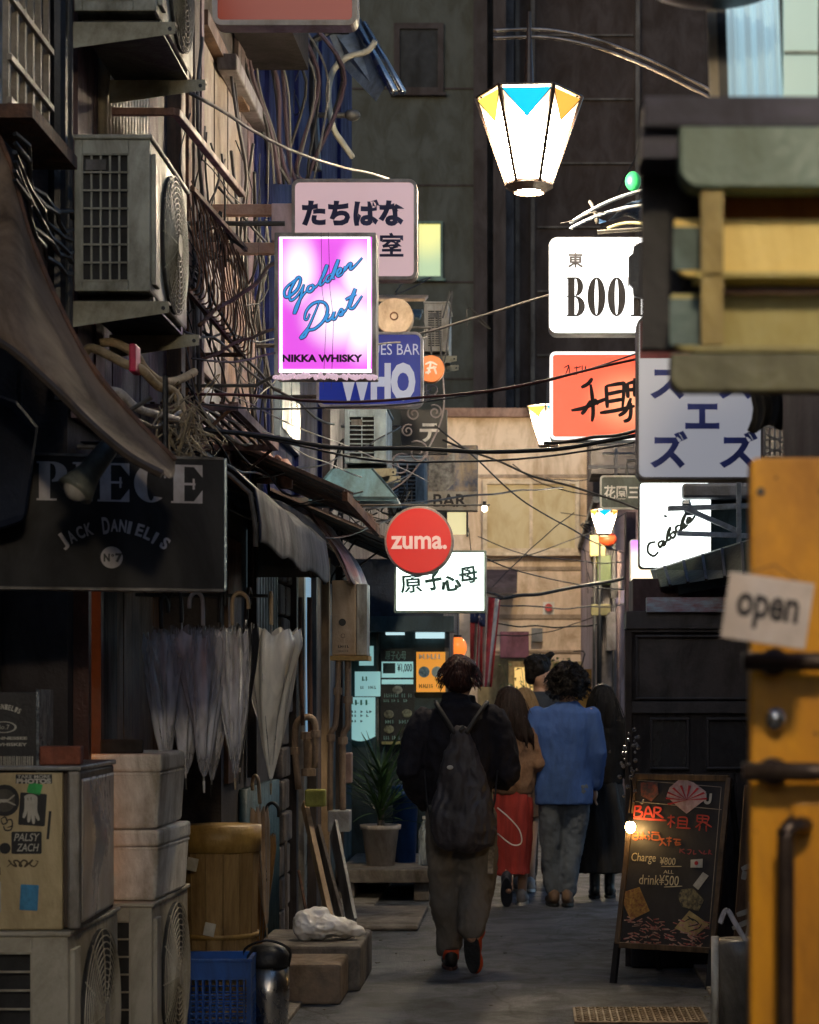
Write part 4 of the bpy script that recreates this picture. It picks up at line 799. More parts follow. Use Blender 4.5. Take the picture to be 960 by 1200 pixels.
stick(33, 981, 68, 1007, sticker_k); sttext('PALSY', 36, 983, 66, 992, sticker_w, shear=.25, bold=.01); sttext('ZACH', 39, 995, 65, 1004, sticker_w, shear=.25, bold=.01); stick(19, 994, 32, 1007, sticker_k, rnd=1)
strokes(t, [[(28+3*math.sin(i*2.1)+i*2.1, 1018+4*math.cos(i*1.7)) for i in range(18)]], lambda u, v: ((u-92)/341+.10, (1096-v)/341), .006, -.003, M('brown_sticker_ink', (.09, .06, .03), bump=0))
stick(2, 1039, 21, 1075, sticker_w); stick(4, 1046, 19, 1064, M('violet_print', (.05, .04, .15), (.5, .5, .5), sc=90, bump=0))[0].location.y = -.001
stick(43, 1043, 64, 1073, sticker_b, R(-3)); stick(-6, 981, 15, 1017, M('pink_sticker', (.5, .16, .2), (.2, .06, .08), sc=50, bump=0)); stick(0, 1023, 20, 1032, sticker_k, R(4)); stick(-8, 920, 4, 975, M('mint_print', (.3, .5, .4), (.05, .07, .06), sc=60, bump=0)); stick(75, 957, 78, 990, sticker_k, R(-5))
# black whiskey carton on top
t = thing('whiskey_carton', 'black printed cardboard carton with white lettering and a barcode standing on the stickered cabinet', 'carton', (-1.755, 7.04, 1.262), R(3))
c = MB(); c.b2(-.3, .06, 0, .27, 0, .275); part('body', c, M('black_card', (.022, .02, .02), rough=.45), t, bevel=.003)
c = MB(); c.b2(.0605, .07, 0, .27, 0, .285); part('foil_side', c, M('foil_print', (.35, .38, .4), (.05, .06, .08), sc=25, rough=.25, metal=.7), t)
for i, ch in enumerate("JACK DANIEL'S"):
    if ch != ' ':
        a = (i-6)*.085; cx = -.065+.14*math.sin(a); cz = .10+.125*math.cos(a); text(t, ch, cx-.0045, cz-.008, cx+.0045, cz+.010, -.002, sticker_w, rot=-a, bold=.02)
c = MB(); c.ring((-.05, .155), .02, .017, -.0015, -.0005, 24, 2.2); part('emblem', c, sticker_w, t); text(t, 'No.7', -.075, .148, -.03, .163, -.002, sticker_w); text(t, 'TENNESSEE', -.1, .112, .03, .122, -.002, sticker_w, bold=.03); text(t, 'WHISKEY', -.08, .09, .03, .101, -.002, sticker_w, bold=.03)
c = MB(); c.b2(-.12, .05, -.0015, -.0004, .02, .055); part('barcode_field', c, sticker_w, t); c = MB(); rr = random.Random(1); x = -.115
while x < .045: w = rr.uniform(.001, .004); c.b2(x, x+w, -.0022, -.0016, .024, .055); x += w+rr.uniform(.002, .004)
part('barcode', c, sticker_k, t)
def brick(label, loc, rz, m, d=(.14, .07, .06)):
    g = MB(); g.box((0, 0, d[2]/2), d); o = solo('brick', g, m, label, 'brick', bevel=.006); o.location = Vector(loc); o.rotation_euler = (0, 0, rz); return o
brick('red brick lying on top of the stickered cabinet', (-1.62, 7.1, 1.286), R(6), brickm, (.14, .1, .065))
# wooden blocks visible by carton
def foam_box(label, loc, w, d, h, rz, lidh=.07, group='stacked foam boxes'):
    t = thing('foam_box', label, 'foam box', loc, rz, group); hb = h-lidh; tp = .012
    g = MB(); g.add([(-w/2+tp, tp, 0), (w/2-tp, tp, 0), (w/2-tp, d-tp, 0), (-w/2+tp, d-tp, 0), (-w/2, 0, hb), (w/2, 0, hb), (w/2, d, hb), (-w/2, d, hb)], [(0, 3, 2, 1), (4, 5, 6, 7), (0, 1, 5, 4), (1, 2, 6, 5), (2, 3, 7, 6), (3, 0, 4, 7)]); part('tub', g, foam, t, bevel=.015)
    g = MB(); g.b2(-w/2-.006, w/2+.006, -.006, d+.006, hb+.003, h); part('lid', g, foam, t, bevel=.012)
    g = MB(); g.b2(-w/2-.002, w/2+.002, -.002, d+.002, hb-.012, hb+.002); part('rim', g, foam, t, bevel=.004); return t
f1 = foam_box('clean-sided foam box with small printed labels, lower of the two', (-1.66, 8.18, .705), .36, .62, .285, R(-2))
g = MB(); g.b2(-.06, -.0, -.0, .004, .06, .1); part('label', g, sticker_w, f1); g = MB(); g.b2(-.06, -.01, .012, .02, .01, .06); part('label', g, sticker_b, f1)
text(f1.children[0].parent, 'L+', -.05, .07, -.02, .095, -.001, sticker_k)
foam_box('dirt-stained foam box, upper of the two', (-1.655, 8.16, .993), .37, .66, .3, R(1), .075)
brick('black brick lying on the upper foam box', (-1.64, 8.25, 1.295), R(12), M('black_brick', (.02, .019, .018), rough=.8, bump=.5), (.17, .1, .055))
# ------------------------------------------------------------------ blue crate, steel bin, steps, bag, planks
t = thing('plastic_crate', 'blue plastic bottle crate standing on the ground in front of the wooden barrel', 'crate', (-1.415, 8.98, .02), R(2), )
cw_, cd_, ch_ = .39, .3, .35
for (x, y, w, d) in ((0, 0, cw_, .016), (0, cd_-.016, cw_, .016), (-cw_/2+.008, cd_/2, .016, cd_-.034), (cw_/2-.008, cd_/2, .016, cd_-.034)):
    front = w > .1; g = MB(); L = w if front else d
    def bb(u0, u1, z0, z1):
        if front: g.b2(x-w/2+u0, x-w/2+u1, y, y+.016, z0, z1)
        else: g.b2(x-w/2, x+w/2, y-d/2+u0, y-d/2+u1, z0, z1)
    bb(0, L, ch_-.09, ch_-.0); bb(0, L, 0, .03); bb(0, .02, .03, ch_-.09); bb(L-.02, L, .03, ch_-.09)
    nn = int(L/.028)
    for k in range(1, nn): bb(L*k/nn-.004, L*k/nn+.004, .03, ch_-.09)
    for k in range(1, 7): g.v += []; bb(.02, L-.02, .03+k*.027-.003, .03+k*.027+.003)
    part('side_wall', g, crateb, t)
g = MB(); g.b2(-cw_/2-.006, cw_/2+.006, -.006, 0, ch_-.012, ch_+.002); part('rim', g, crateb, t, bevel=.002)
text(t, 'YOU', -.17, ch_-.065, -.09, ch_-.03, -.001, M('dark_blue_print', (.005, .02, .09), bump=0), bold=.04)
t = thing('steel_bin', 'dented stainless steel bin with black lid beside the blue crate', 'bin', (-1.185, 9.3, .02)); g = MB()
g.loft([(0, 0, 0, .085, .085), (0, 0, .03, .09, .09), (.004, 0, .15, .094, .094), (0, 0, .28, .095, .095)], 28); part('body', g, chrome, t, smooth=True)
g = MB(); g.loft([(0, 0, .28, .1, .1), (0, 0, .3, .102, .102), (0, 0, .33, .098, .098), (0, 0, .37, .07, .07), (0, 0, .38, .03, .03)], 28); part('lid', g, blackm, t, smooth=True); g = MB(); g.tube(smoothline([(-.095, -.02, .28), (-.1, -.03, .36), (0, -.04, .4), (.1, -.03, .36), (.095, -.02, .28)]), .006, 5); part('handle', g, blackm, t)
def slab(label, x0, x1, y0, y1, z0, z1, m=stone): g = MB(); g.b2(x0, x1, y0, y1, z0, z1); return solo('stone_step', g, m, label, 'step', bevel=.015)
slab('lowest brown concrete block step at the left, beside the steel bin', -1.32, -.93, 10.12, 10.55, .0, .20, M('brown_block', (.27, .2, .14), (.17, .13, .1), sc=10, rough=.8, bump=.5))
slab('worn grey slab step carrying the white plastic bag', -1.42, -.87, 10.58, 11.35, .0, .235)
t = thing('step_platform', 'low concrete platform on two legs carrying the potted plant', 'step', (-1.0, 15.2, 0)); g = MB(); g.b2(-.42, .28, 0, 1.6, .14, .24); part('slab', g, stone, t, bevel=.01)
for x in (-.36, .2): g = MB(); g.b2(x-.06, x+.06, .05, 1.5, 0, .138); part('support', g, stone, t, bevel=.01)
slab('flat grey paving slab on the ground before the plant platform', -1.25, -.72, 13.3, 14.6, .0, .035)
def lumpy(mb_fn, vox, sm, wr, ws=(9, 9, 9), seed=0): m = MB(); mb_fn(m); return remesh(m, vox, sm, wr, ws, seed)
def bagf(m):
    for c, r in (((0, 0, .07), (.13, .11, .07)), ((-.08, 0, .08), (.08, .09, .08)), ((.1, .02, .06), (.09, .08, .06)), ((.18, 0, .045), (.05, .03, .03)), ((-.02, .03, .12), (.07, .06, .05))): m.ell(c, r)
t = thing('plastic_bag', 'knotted white plastic bag lying on the grey slab step', 'bag', (-1.1, 10.85, .235))
part('bag', lumpy(bagf, .006, 1, .02, (7, 7, 9), 4), M('white_bag_film', (.9, .9, .92), (.8, .8, .84), sc=6, rough=.25, bump=.2, grime=.05, coat=.5), t)
g = MB(); g.ell((.2, 0, .04), (.035, .02, .022), 8, 6); part('knot', g, M('white_bag_film', (.62, .62, .64)), t)
def plank(label, a, b, w, th, m, name='plank'):
    g = MB(); g.bar(a, b, w, th); return solo(name, g, m, label, 'plank', bevel=.003)
def lean(px0, py0, Y0, px1, py1, Y1): return P(px0, py0, Y0), P(px1, py1, Y1)
a, b = lean(357, 942, 12.0, 387, 1078, 11.5); plank('palest leaning timber plank, leftmost of the leaning boards', a, b, .03, .07, palewood)
a, b = lean(372, 972, 12.05, 400, 1080, 11.6); plank('brown grey leaning board in the middle of the leaning boards', a, b, .02, .1, oldwood)
a, b = lean(391, 970, 12.15, 414, 1086, 11.7); plank('wide grey metal-faced board, rightmost of the leaning boards', a, b, .02, .16, M('grey_sheet_board', (.3, .31, .32), (.16, .15, .15), sc=5, rough=.4, grime=.6))
a, b = lean(335, 985, 11.6, 336, 1090, 11.5); plank('thin grey cane leaning on the dark wall left of the planks', a, b, .015, .015, oldwood)
a, b = lean(350, 1020, 11.6, 362, 1085, 11.45); plank('short dark stick leaning beside the palest plank', a, b, .015, .015, rust)
# wooden barrel used as umbrella stand
o = gz(258, 9.62); t = thing('umbrella_barrel', 'tall yellow-brown wooden barrel with metal band holding walking umbrellas', 'barrel', o); n = 14; stv = M('ochre_stave', (.42, .27, .1), (.28, .17, .06), sc=4, rough=.6, stretch=(7, 7, .6), bump=.4)
for i in range(n):
    a0 = 2*PI*i/n; g = MB(); r1, r2 = .165, .185
    g.add([(r*math.cos(a0+d), r*math.sin(a0+d), z) for (z, rr_) in ((.02, r1), (.9, r2)) for (r, d) in ((rr_, .01), (rr_, 2*PI/n-.01), (rr_-.02, 2*PI/n-.01), (rr_-.02, .01))], [(0, 1, 5, 4), (1, 2, 6, 5), (2, 3, 7, 6), (3, 0, 4, 7), (4, 5, 6, 7), (0, 3, 2, 1)]); part('stave', g, stv, t)
for z0, z1, r in ((.8, .92, .192), (.05, .09, .175), (.4, .42, .182)):
    g = MB(); g.loft([(0, 0, z0, r, r), (0, 0, z1, r+.002, r+.002)], 28); part('hoop', g, M('ochre_band', (.5, .32, .09), (.38, .23, .06), rough=.4), t, smooth=True)
for (x, z) in ((-.1, .75), (-.02, .45)): g = MB(); g.box((x, -.19, z), (.05, .004, .06), (0, R(12), 0)); part('paper_tag', g, sticker_w, t)
# ------------------------------------------------------------------ umbrellas hung by their handles
clear = vinyl('clear_umbrella_film', (.85, .85, .92), .4); blkf = M('black_umbrella_cloth', (.015, .016, .022), rough=.45); whf = vinyl('white_umbrella_film', (.9, .87, .8), .88)
def umbrella(label, top, L, r, film, hm, tilt=(0, 0), seed=0, hook=1, group='umbrellas hanging in front of the bar', pw=.75):
    t = thing('umbrella', label, 'umbrella', top, (tilt[0], tilt[1], seed*1.3), group); rr = random.Random(seed)
    g = MB(); g.tube(smoothline([(hook*.07, 0, -.05), (hook*.065, 0, -.005), (hook*.035, 0, .02), (.005, 0, 0), (0, 0, -.06), (0, 0, -.12)], 4), .009, 7); part('handle', g, hm, t, smooth=True)
    g = MB(); g.tube([(0, 0, -.12), (0, 0, -L)], .004, 6); part('shaft', g, metal, t); g = MB(); g.tube([(0, 0, -L), (0, 0, -L-.05)], [.006, .004], 6); part('ferrule', g, hm, t)
    ph = [rr.random()*6 for _ in range(4)]
    def fn(u, v):
        a = u*2*PI; z = -.15-(L-.17)*v; base = r*(1-v)**pw*(1-.2*(v < .08)*(1-v/.08))+.008
        fold = 1+.15*math.cos(8*a+ph[0]+v*1.5)*(1-v)+.16*math.sin(3*a+ph[1]+v*4)+.09*math.sin(2*a+ph[2]+v*6)+.03*math.sin(13*a+v*9)
        zz = z+(.016*math.cos(8*a+ph[0]) if v == 0 else 0); return (base*fold*math.cos(a), base*fold*.8*math.sin(a), zz)
    g = MB(); g.grid(fn, 64, 22); part('canopy', g, film, t, smooth=True)
    g = MB()
    for k in range(8):
        a = (k*2*PI-ph[0])/8; g.tube([Vector(fn(a/2/PI % 1, v))*1.0 for v in (0, .3, .6, .9)], .0022, 4)
    part('rib', g, metal, t); return t
us = [(188, 742, 905, 8.7, .10, clear, blackm, 'leftmost clear vinyl umbrella in the hanging bunch'), (212, 735, 912, 8.8, .115, clear, blackm, 'clear umbrella with the broadest cloudy film, second from the left in the bunch'), (238, 738, 915, 8.7, .105, clear, whitep, 'clear umbrella with a white handle in the middle of the bunch'), (258, 735, 920, 8.9, .10, clear, blackm, 'crumpled clear umbrella right of the middle of the bunch'), (272, 738, 912, 8.75, .07, clear, M('beige_handle', (.5, .38, .24), rough=.4), 'slim clear umbrella with beige handle left of the black one'), (290, 732, 905, 8.9, .05, blkf, blackm, 'slim black cloth umbrella between the clear ones and the white one')]
for i, (px, py, pb, Y, r, fm, hm, lb) in enumerate(us):
    top = P(px, py-38, Y); umbrella(lb, top, (pb-py+38)*Y/F, r, fm, hm, (R(2*((i % 3)-1)), R((i % 2)*3-1)), i+1)
wu = umbrella('half-open white vinyl umbrella at the right end of the hanging bunch', P(318, 700, 9.0), .82, .175, whf, M('beige_handle', (.5, .38, .24)), (0, R(-3)), 11, pw=1.0)
t = thing('hanging_rail', 'dark rail under the lettered sign box from which the umbrellas hang', 'rail', P(240, 697, 8.85)); g = MB(); g.tube([(-.3, 0, 0), (.26, .1, 0)], .008, 6); g.tube([(-.26, 0, 0), (-.26, -.02, .3)], .006, 6); g.tube([(.2, .08, 0), (.2, .08, .4)], .006, 6); part('rail', g, blackm, t)
t = umbrella('beige hooked umbrella leaning upright against the wooden barrel', P(303, 925, 9.95)+Vector((0, 0, .05)), .72, .045, M('beige_cloth', (.45, .34, .24), rough=.6), M('beige_handle', (.5, .38, .24)), (0, R(7)), 21, group='umbrellas leaning on the barrel')
umbrella('ochre umbrella leaning behind the beige one beside the barrel', P(312, 945, 10.35), .75, .05, M('ochre_cloth2', (.38, .2, .06), rough=.6), blackm, (0, R(3)), 24, group='umbrellas leaning on the barrel')
# ------------------------------------------------------------------ gas meter and pipes
t = thing('gas_meter', 'beige gas meter box with a round dial badge on the left wall', 'meter', (P(389, 768, 12.2))); W2, H2 = 41*12.2/F, 88*12.2/F
g = MB(); g.b2(0, W2*.68, 0, .22, 0, H2); part('case', g, M('beige_meter', (.5, .38, .27), (.43, .33, .23), rough=.45, grime=.25), t, bevel=.006)
g = MB(); g.b2(W2*.69, W2, .02, .22, .0, H2-.02); part('metal_side', g, metal, t, bevel=.004)
g = MB(); g.ring((W2*.3, H2*.44), .022, .0, -.003, 0, 20); part('badge', g, sticker_k, t); g = MB(); g.ring((W2*.32, H2*.26), .014, .010, -.003, 0, 16); part('ring_mark', g, M('brown_mark', (.2, .14, .1), bump=0), t)
dashes(t, W2*.18, H2*.1, W2*.5, H2*.135, -.001, sticker_k, 5); dashes(t, W2*.2, H2*.05, W2*.48, H2*.065, -.001, sticker_k, 6)
g = MB(); g.b2(-.01, W2+.01, -.01, .23, -.03, -.002); part('shelf', g, M('ochre_band', (.5, .32, .09)), t)
pipem = M('beige_pipe', (.42, .3, .2), (.28, .19, .13), sc=12, rough=.55, grime=.6)
def pipe(label, pts, r, m=pipem, joints=()):
    t = thing('pipe', label, 'pipe', pts[-1]); o = Vector(pts[-1]); g = MB(); g.tube([Vector(p)-o for p in smoothline(pts, 4)], r, 9); p = part('run', g, m, t, smooth=True)
    for k in joints:
        g = MB(); q = Vector(pts[k])-o; g.tube([q-Vector((0, 0, .022)), q+Vector((0, 0, .022))], r*1.45, 10); part('joint', g, m, t, bevel=.003)
Yp = 12.0
pipe('beige pipe looping over like a hook at the foot of the wall', [P(350, 925, Yp), P(346, 880, Yp), P(347, 850, Yp), P(356, 841, Yp), P(367, 843, Yp), P(370, 860, Yp), P(369, 900, Yp)], .020, joints=(1, 5))
pipe('thick beige capped pipe between the hooked pipe and the planks', [P(361, 862, Yp+.1), P(362, 880, Yp+.1), P(362, 905, Yp+.1)], .030, joints=(0, 2))
pipe('beige pipe dropping from the gas meter, left one', [P(397, 770, 12.25), P(396, 810, 12.25), P(393, 850, 12.25), P(388, 865, 12.25), P(387, 950, 12.25)], .018, joints=(1, 3))
pipe('beige pipe dropping from the gas meter, right one', [P(408, 770, 12.25), P(408, 820, 12.25), P(408, 850, 12.25), P(402, 868, 12.25), P(402, 960, 12.25)], .020, joints=(1, 3))
pipe('thin rusty pipe rising beside the door frame', [P(352, 700, 11.9), P(352, 760, 11.9), P(355, 850, 11.9)], .012, rust)
pipe('tall rusty pipe beside the lit blue door pane', [P(363, 700, 12.1), P(363, 780, 12.1), P(364, 860, 12.1)], .016, M('brown_pipe', (.2, .1, .06), rough=.5))
g = MB(); g.box(P(370, 935, 11.9), (.12, .08, .1)); solo('yellow_sponge', g, M('yellow_green_box', (.4, .4, .08), rough=.6), 'small yellow green valve box at the top of the leaning planks', 'valve box', bevel=.01)
g = MB(); g.rect(384, 950, 410, 975, 12.2, .14); solo('meter_box', g, M('grey_box_paint', (.4, .4, .4), rough=.5), 'small grey metal box low on the pipes behind the planks', 'metal box', bevel=.008)
g = MB(); g.rect(398, 882, 412, 918, 12.35, .1); solo('valve_cover', g, M('pinkish_box_paint', (.42, .28, .24), rough=.5), 'small pinkish valve cover on the right hand pipe', 'valve cover', bevel=.008)
# yucca in pot, blue bin
t = thing('potted_yucca', 'large spiky green plant in a pale tapering pot on the platform', 'plant', Vector(gz(446, 15.6))+Vector((0, 0, .24)))
g = MB(); g.loft([(0, 0, 0, .105, .105), (0, 0, .27, .14, .14), (0, 0, .275, .155, .155), (0, 0, .31, .158, .158), (0, 0, .30, .14, .14), (0, 0, .27, .13, .13)], 26); part('pot', g, potm, t, smooth=True)
g = MB(); g.loft([(0, 0, .2, .12, .12), (0, 0, .28, .125, .125)], 16); part('soil', g, M('soil', (.04, .03, .02)), t); g = MB(); g.tube([(0, 0, .26), (.01, .02, .6)], [.03, .022], 7); part('stem', g, oldwood, t)
rr = random.Random(12)
for i in range(96):
    a = rr.random()*2*PI; el = rr.uniform(.1, 1.35); z0 = rr.uniform(.32, .72); L = rr.uniform(.34, .56); w = .017; pts = []
    d = Vector((math.cos(a)*math.cos(el), math.sin(a)*math.cos(el), math.sin(el))); side = Vector((-math.sin(a), math.cos(a), 0))
    vs = []
    for k in range(6):
        q = k/5; c = Vector((0, 0, z0))+d*L*q+Vector((0, 0, -.22*L*q*q*math.cos(el))); ww = w*(1-.95*q**1.6)*(.5+min(1, q*3)*.5); vs += [c-side*ww, c+Vector((0, 0, -.004)), c+side*ww]
    g = MB(); g.add(vs, [f for k in range(5) for f in ((k*3, k*3+1, k*3+4, k*3+3), (k*3+1, k*3+2, k*3+5, k*3+4))]); part('leaf', g, leafm, t)
t = thing('blue_bin', 'blue ribbed plastic bin behind the pale plant pot', 'bin', Vector(gz(475, 15.9))+Vector((0, 0, .24))); g = MB(); g.loft([(0, 0, 0, .08, .08), (0, 0, .5, .1, .1), (0, 0, .5, .108, .108), (0, 0, .56, .108, .108)], 20); part('body', g, crateb, t, smooth=True)
g = MB(); g.loft([(0, 0, .562, .113, .113), (0, 0, .59, .1, .1), (0, 0, .6, .05, .05)], 20); part('lid', g, crateb, t, smooth=True)
t = thing('water_bottle', 'clear plastic bottle standing on the platform right of the blue bin', 'bottle', Vector(gz(498, 15.6))+Vector((0, 0, .24))); g = MB(); g.loft([(0, 0, 0, .05, .05), (0, 0, .26, .05, .05), (0, 0, .33, .016, .016), (0, 0, .35, .016, .016)], 14); part('body', g, vinyl('bottle_plastic', (.5, .55, .55), .5), t, smooth=True)
g = MB(); g.loft([(0, 0, .352, .019, .019), (0, 0, .375, .019, .019)], 10); part('cap', g, whitep, t)
# flag
t = thing('flag', 'red and white striped flag with a dark starred corner hanging limp from a pole', 'flag', P(570, 800, 19)); o = P(570, 800, 19)
def flagpt(u, v):
    x0 = 548+13*v*0+ (1-v)*0; px = 551+ (u*34)*(1-.25*v) + (1-v)*4*math.sin(u*9); py = 690+ (115*v) + 14*u*(1-v)
    return P(px, py, 19+.06*math.sin(u*14+v*2))-o
fr_, fw_, fb_ = M('flag_red', (.5, .04, .05), bump=.1), M('flag_white', (.6, .52, .5), bump=.1), M('flag_blue', (.03, .05, .18), bump=.1)
for k in range(9):
    g = MB(); g.grid(lambda u, v: flagpt((k+u)/9, v), 2, 12, (0, .002, 0)); part('stripe', g, fr_ if k % 2 == 0 else fw_, t, smooth=True)
g = MB(); g.grid(lambda u, v: flagpt(.0+.62*u, .0+.34*v)+Vector((0, -.006, 0)), 6, 5, (0, .002, 0)); part('canton', g, fb_, t, smooth=True)
for i in range(3):
    for j in range(3): g = MB(); g.ell(flagpt(.1+.2*i, .06+.1*j)+Vector((0, -.009, 0)), (.012, .002, .012), 5, 3); part('star', g, fw_, t)
g = MB(); g.tube([P(547, 686, 19.03)-o, P(590, 700, 19.0)-o], .012, 6); g.tube([P(547, 686, 19.03)-o, P(470, 640, 19.03)-o], .012, 6); part('pole', g, dull, t)
t = thing('paper_lantern', 'small glowing orange lantern above the walking man, left of the flag', 'lantern', P(536, 772, 18.2)); g = MB(); g.ell((0, 0, .1), (.085, .085, .1), 16, 12); part('shade', g, E('orange_lantern', (1, .22, .03), st=1.0), t, smooth=True)
for z in (0, .2): g = MB(); g.tube([(0, 0, z-.01), (0, 0, z+.01)], .04, 12); part('rim', g, blackm, t)
g = MB(); g.tube([(0, 0, .2), (0, 0, .45), (-.4, 0, .5)], .005, 4); part('cord', g, rubber, t)
# ------------------------------------------------------------------ left frontage: lettered sign box, awnings, grille, railings
o = P(262, 690, 7.25); L = .80; yaw = R(13)
t = thing('sign_box', 'black box sign with large grey serif letters PIECE over an arched whisky logo', 'sign', o, yaw); H = .455
g = MB(); g.b2(-L, 0, 0, .09, 0, H); part('box', g, M('black_sign_face', (.02, .02, .024), (.014, .014, .017), sc=2, rough=.5, bump=.04, spec=.15), t)
g = MB(); g.b2(0.001, .012, -.006, .1, -.006, H+.006); part('steel_end', g, M('scuffed_steel', (.3, .38, .42), (.2, .25, .28), sc=6, rough=.3, metal=.7), t, bevel=.002)
for z in (H+.001, -.01): g = MB(); g.b2(-L, 0, -.004, .095, z, z+.009); part('edge_trim', g, dull, t)
gl = M('dim_grey_lettering', (.42, .4, .43), rough=.5, grime=.2, bump=0); K = 7.2/F
U = lambda px: -(262-px)*K/math.cos(yaw)*1.0
fatserif(t, 'PIECE', U(53), .30, U(238), .435, -.002, gl, stem=.3, gap=.12, ser=.05)
JD = "JACK DANIEL'S"; xs_ = [0, .075, .15, .225, .33, .42, .50, .58, .655, .73, .80, .87, .92]
for i, ch in enumerate(JD):
    if ch == ' ': continue
    u = (i-6)/6.0; x = U(139)+u*.175; z = .215-.06*u*u; big = 1.35 if i in (0, 5) else 1.0
    text(t, ch, x-.0125, z-.02*big, x+.0125 if ch not in "I'" else x, z+.024*big, -.002, gl, rot=-u*.6, bold=.03)
g = MB(); g.ring((U(136), .105), .038, 0, -.0015, -.0003, 32); part('round_badge', g, gl, t)
text(t, 'N', U(127), .09, U(134), .118, -.0022, black, bold=.05); text(t, '7', U(140), .088, U(148), .12, -.0022, black, bold=.06); g = MB(); g.ring((U(137), .112), .005, .002, -.003, -.0018, 12); part('small_ring', g, black, t)
g = MB(); g.ring((U(192), .155), .005, .003, -.002, -.0005, 12); part('small_ring', g, gl, t)
for q in (-.7, -.2): g = MB(); g.tube([(q, .05, H), (q, .05, H+.3)], .01, 6); part('hanger', g, blackm, t)
# spotlight clamp lamp
o = P(100, 560, 6.75); t = thing('spotlight', 'old grey conical spotlight aimed down in front of the lettered sign box', 'spotlight', o)
ax = Vector((-.35, -.25, -.55)).normalized(); g = MB(); g.tube([-ax*.16, -ax*.13, -ax*.02, ax*.05, ax*.06], [.022, .034, .04, .062, .064], 20); part('hood', g, M('grey_green_lamp_paint', (.2, .22, .2), (.12, .13, .12), rough=.4, metal=.4), t, smooth=True)
g = MB(); g.ell(ax*.045, (.045, .045, .045), 14, 10); part('bulb', g, M('bulb_glass', (.5, .48, .45), rough=.06, bump=0, coat=1), t, smooth=True)
g = MB(); g.tube([-ax*.15, -ax*.15+Vector((.03, .03, .1)), (.2, .1, .28)], .008, 6); part('arm', g, dull, t)
# canvas awning slung across the upper left
o = Vector((-1.6, 6.4, 2.2)); t = thing('canvas_awning', 'sagging brown canvas awning sweeping down across the far left', 'awning', o)
e1 = smoothline([P(-70, 60, 6.7), P(0, 165, 6.7), P(38, 285, 6.7), P(95, 410, 6.7), P(150, 482, 6.7), P(205, 540, 6.7)], 5); e2 = smoothline([P(-70, 380, 6.35), P(0, 398, 6.3), P(60, 448, 6.3), P(105, 492, 6.3), P(150, 530, 6.3), P(190, 552, 6.3)], 5)
def cnv(u, v):
    i = u*(len(e1)-1); k = min(int(i), len(e1)-2); f = i-k; a = e1[k].lerp(e1[k+1], f); b = e2[k].lerp(e2[k+1], f); p = a.lerp(b, v)-o
    p.y += .05*math.sin(v*PI)+.03*noise.noise(Vector((u*5, v*2, 0))); p.z -= .03*math.sin(v*PI); return p
g = MB(); g.grid(cnv, 40, 12, (0, .006, -.004)); part('canvas', g, canvas, t, smooth=True)
g = MB(); g.tube([p-o for p in e1], .012, 6); part('front_rod', g, rust, t); g = MB(); g.tube([p-o+Vector((0, 0, -.01)) for p in e2], .014, 6); part('hem', g, M('dark_canvas_hem', (.05, .035, .025)), t)
g = MB(); g.add([tuple(P(x, y, Y)) for Y in (6.9, 7.4) for (x, y) in ((-60, 440), (20, 470), (45, 500), (30, 612), (-60, 640))], [(0, 4, 3, 2, 1), (5, 6, 7, 8, 9), (0, 1, 6, 5), (1, 2, 7, 6), (2, 3, 8, 7), (3, 4, 9, 8), (4, 0, 5, 9)])
solo('folded_awning', g, blackcv, 'folded black awning bundled beneath the brown canvas at the left edge', 'awning', bevel=.03)
# barred window box, top left
t = thing('barred_window', 'small grimy barred window box at the very top left corner', 'window', (XL, 7.0, 3.45)); g = MB()
g.b2(-.04, .0, -.35, .28, 0, 1.2); part('glass', g, M('grey_wired_glass', (.2, .21, .23), (.12, .12, .14), sc=8, rough=.3), t)
fm = M('worn_window_frame', (.38, .33, .26), (.2, .17, .13), rough=.6)
bar = MB(); bar.b2(-.01, .01, -.01, .01, 0, 1.2); pieces('window_bar', bar, t, [(.04, y, 0) for y in (-.3, -.19, -.08, .03, .14, .26)], fm)
bar = MB(); bar.b2(-.008, .008, -.32, .28, -.01, .01); pieces('window_rail', bar, t, [(.055, 0, z) for z in (.02, .16, .36, .56, .76, .96)], fm)
g = MB(); g.b2(-.02, .14, -.36, .3, -.05, -.005); part('ledge', g, rust, t); 
g = MB(); [g.tube(catenary((.08, -.35, -.1-.03*k), (.1, .4, -.2-.04*k), .06, 8, .05, k), .009, 5) for k in range(6)]; part('loose_cable', g, rubber, t)
for px, Y, r, l in ((68, 7.45, .035, 'thick black vertical pole at the left behind the canvas'), (80, 7.6, .018, 'thin dark conduit beside the thick black pole at the left')):
    a, b = P(px, -200, Y), P(px, 470, Y); g = MB(); g.tube([b, a], r, 10); solo('pole', g, blackm if r > .02 else M('dark_grey_conduit', (.06, .06, .06), rough=.5), l, 'pole')
# iron balcony rail
t = thing('balcony_railing', 'dark iron balcony railing bellying out under a pinkish handrail above the alley', 'railing', (XM, 8.4, 3.2)); hr = M('pinkish_handrail', (.35, .2, .18), (.2, .12, .11), rough=.6)
g = MB(); g.bar((0, 0, .72), (0, 1.95, .86), .035, .03); g.bar((-.3, 0, .72), (0, 0, .72), .03, .03); part('handrail', g, hr, t, bevel=.004)
g = MB(); g.bar((.02, .3, .48), (.02, 1.95, .58), .02); g.bar((0, .3, .05), (0, 1.95, .05), .02); g.bar((-.3, .3, .05), (0, .3, .05), .02); g.bar((-.3, 1.95, .05), (0, 1.95, .05), .02); part('rail', g, rust, t)
bar = MB(); bar.tube(smoothline([(0, 0, .52), (.02, 0, .3), (.05, 0, .16), (.04, 0, .06), (0, 0, .05)], 3), .0042, 4); pieces('baluster', bar, t, [(0, .3+.103*k, .0) for k in range(17)], rust)
g = MB()
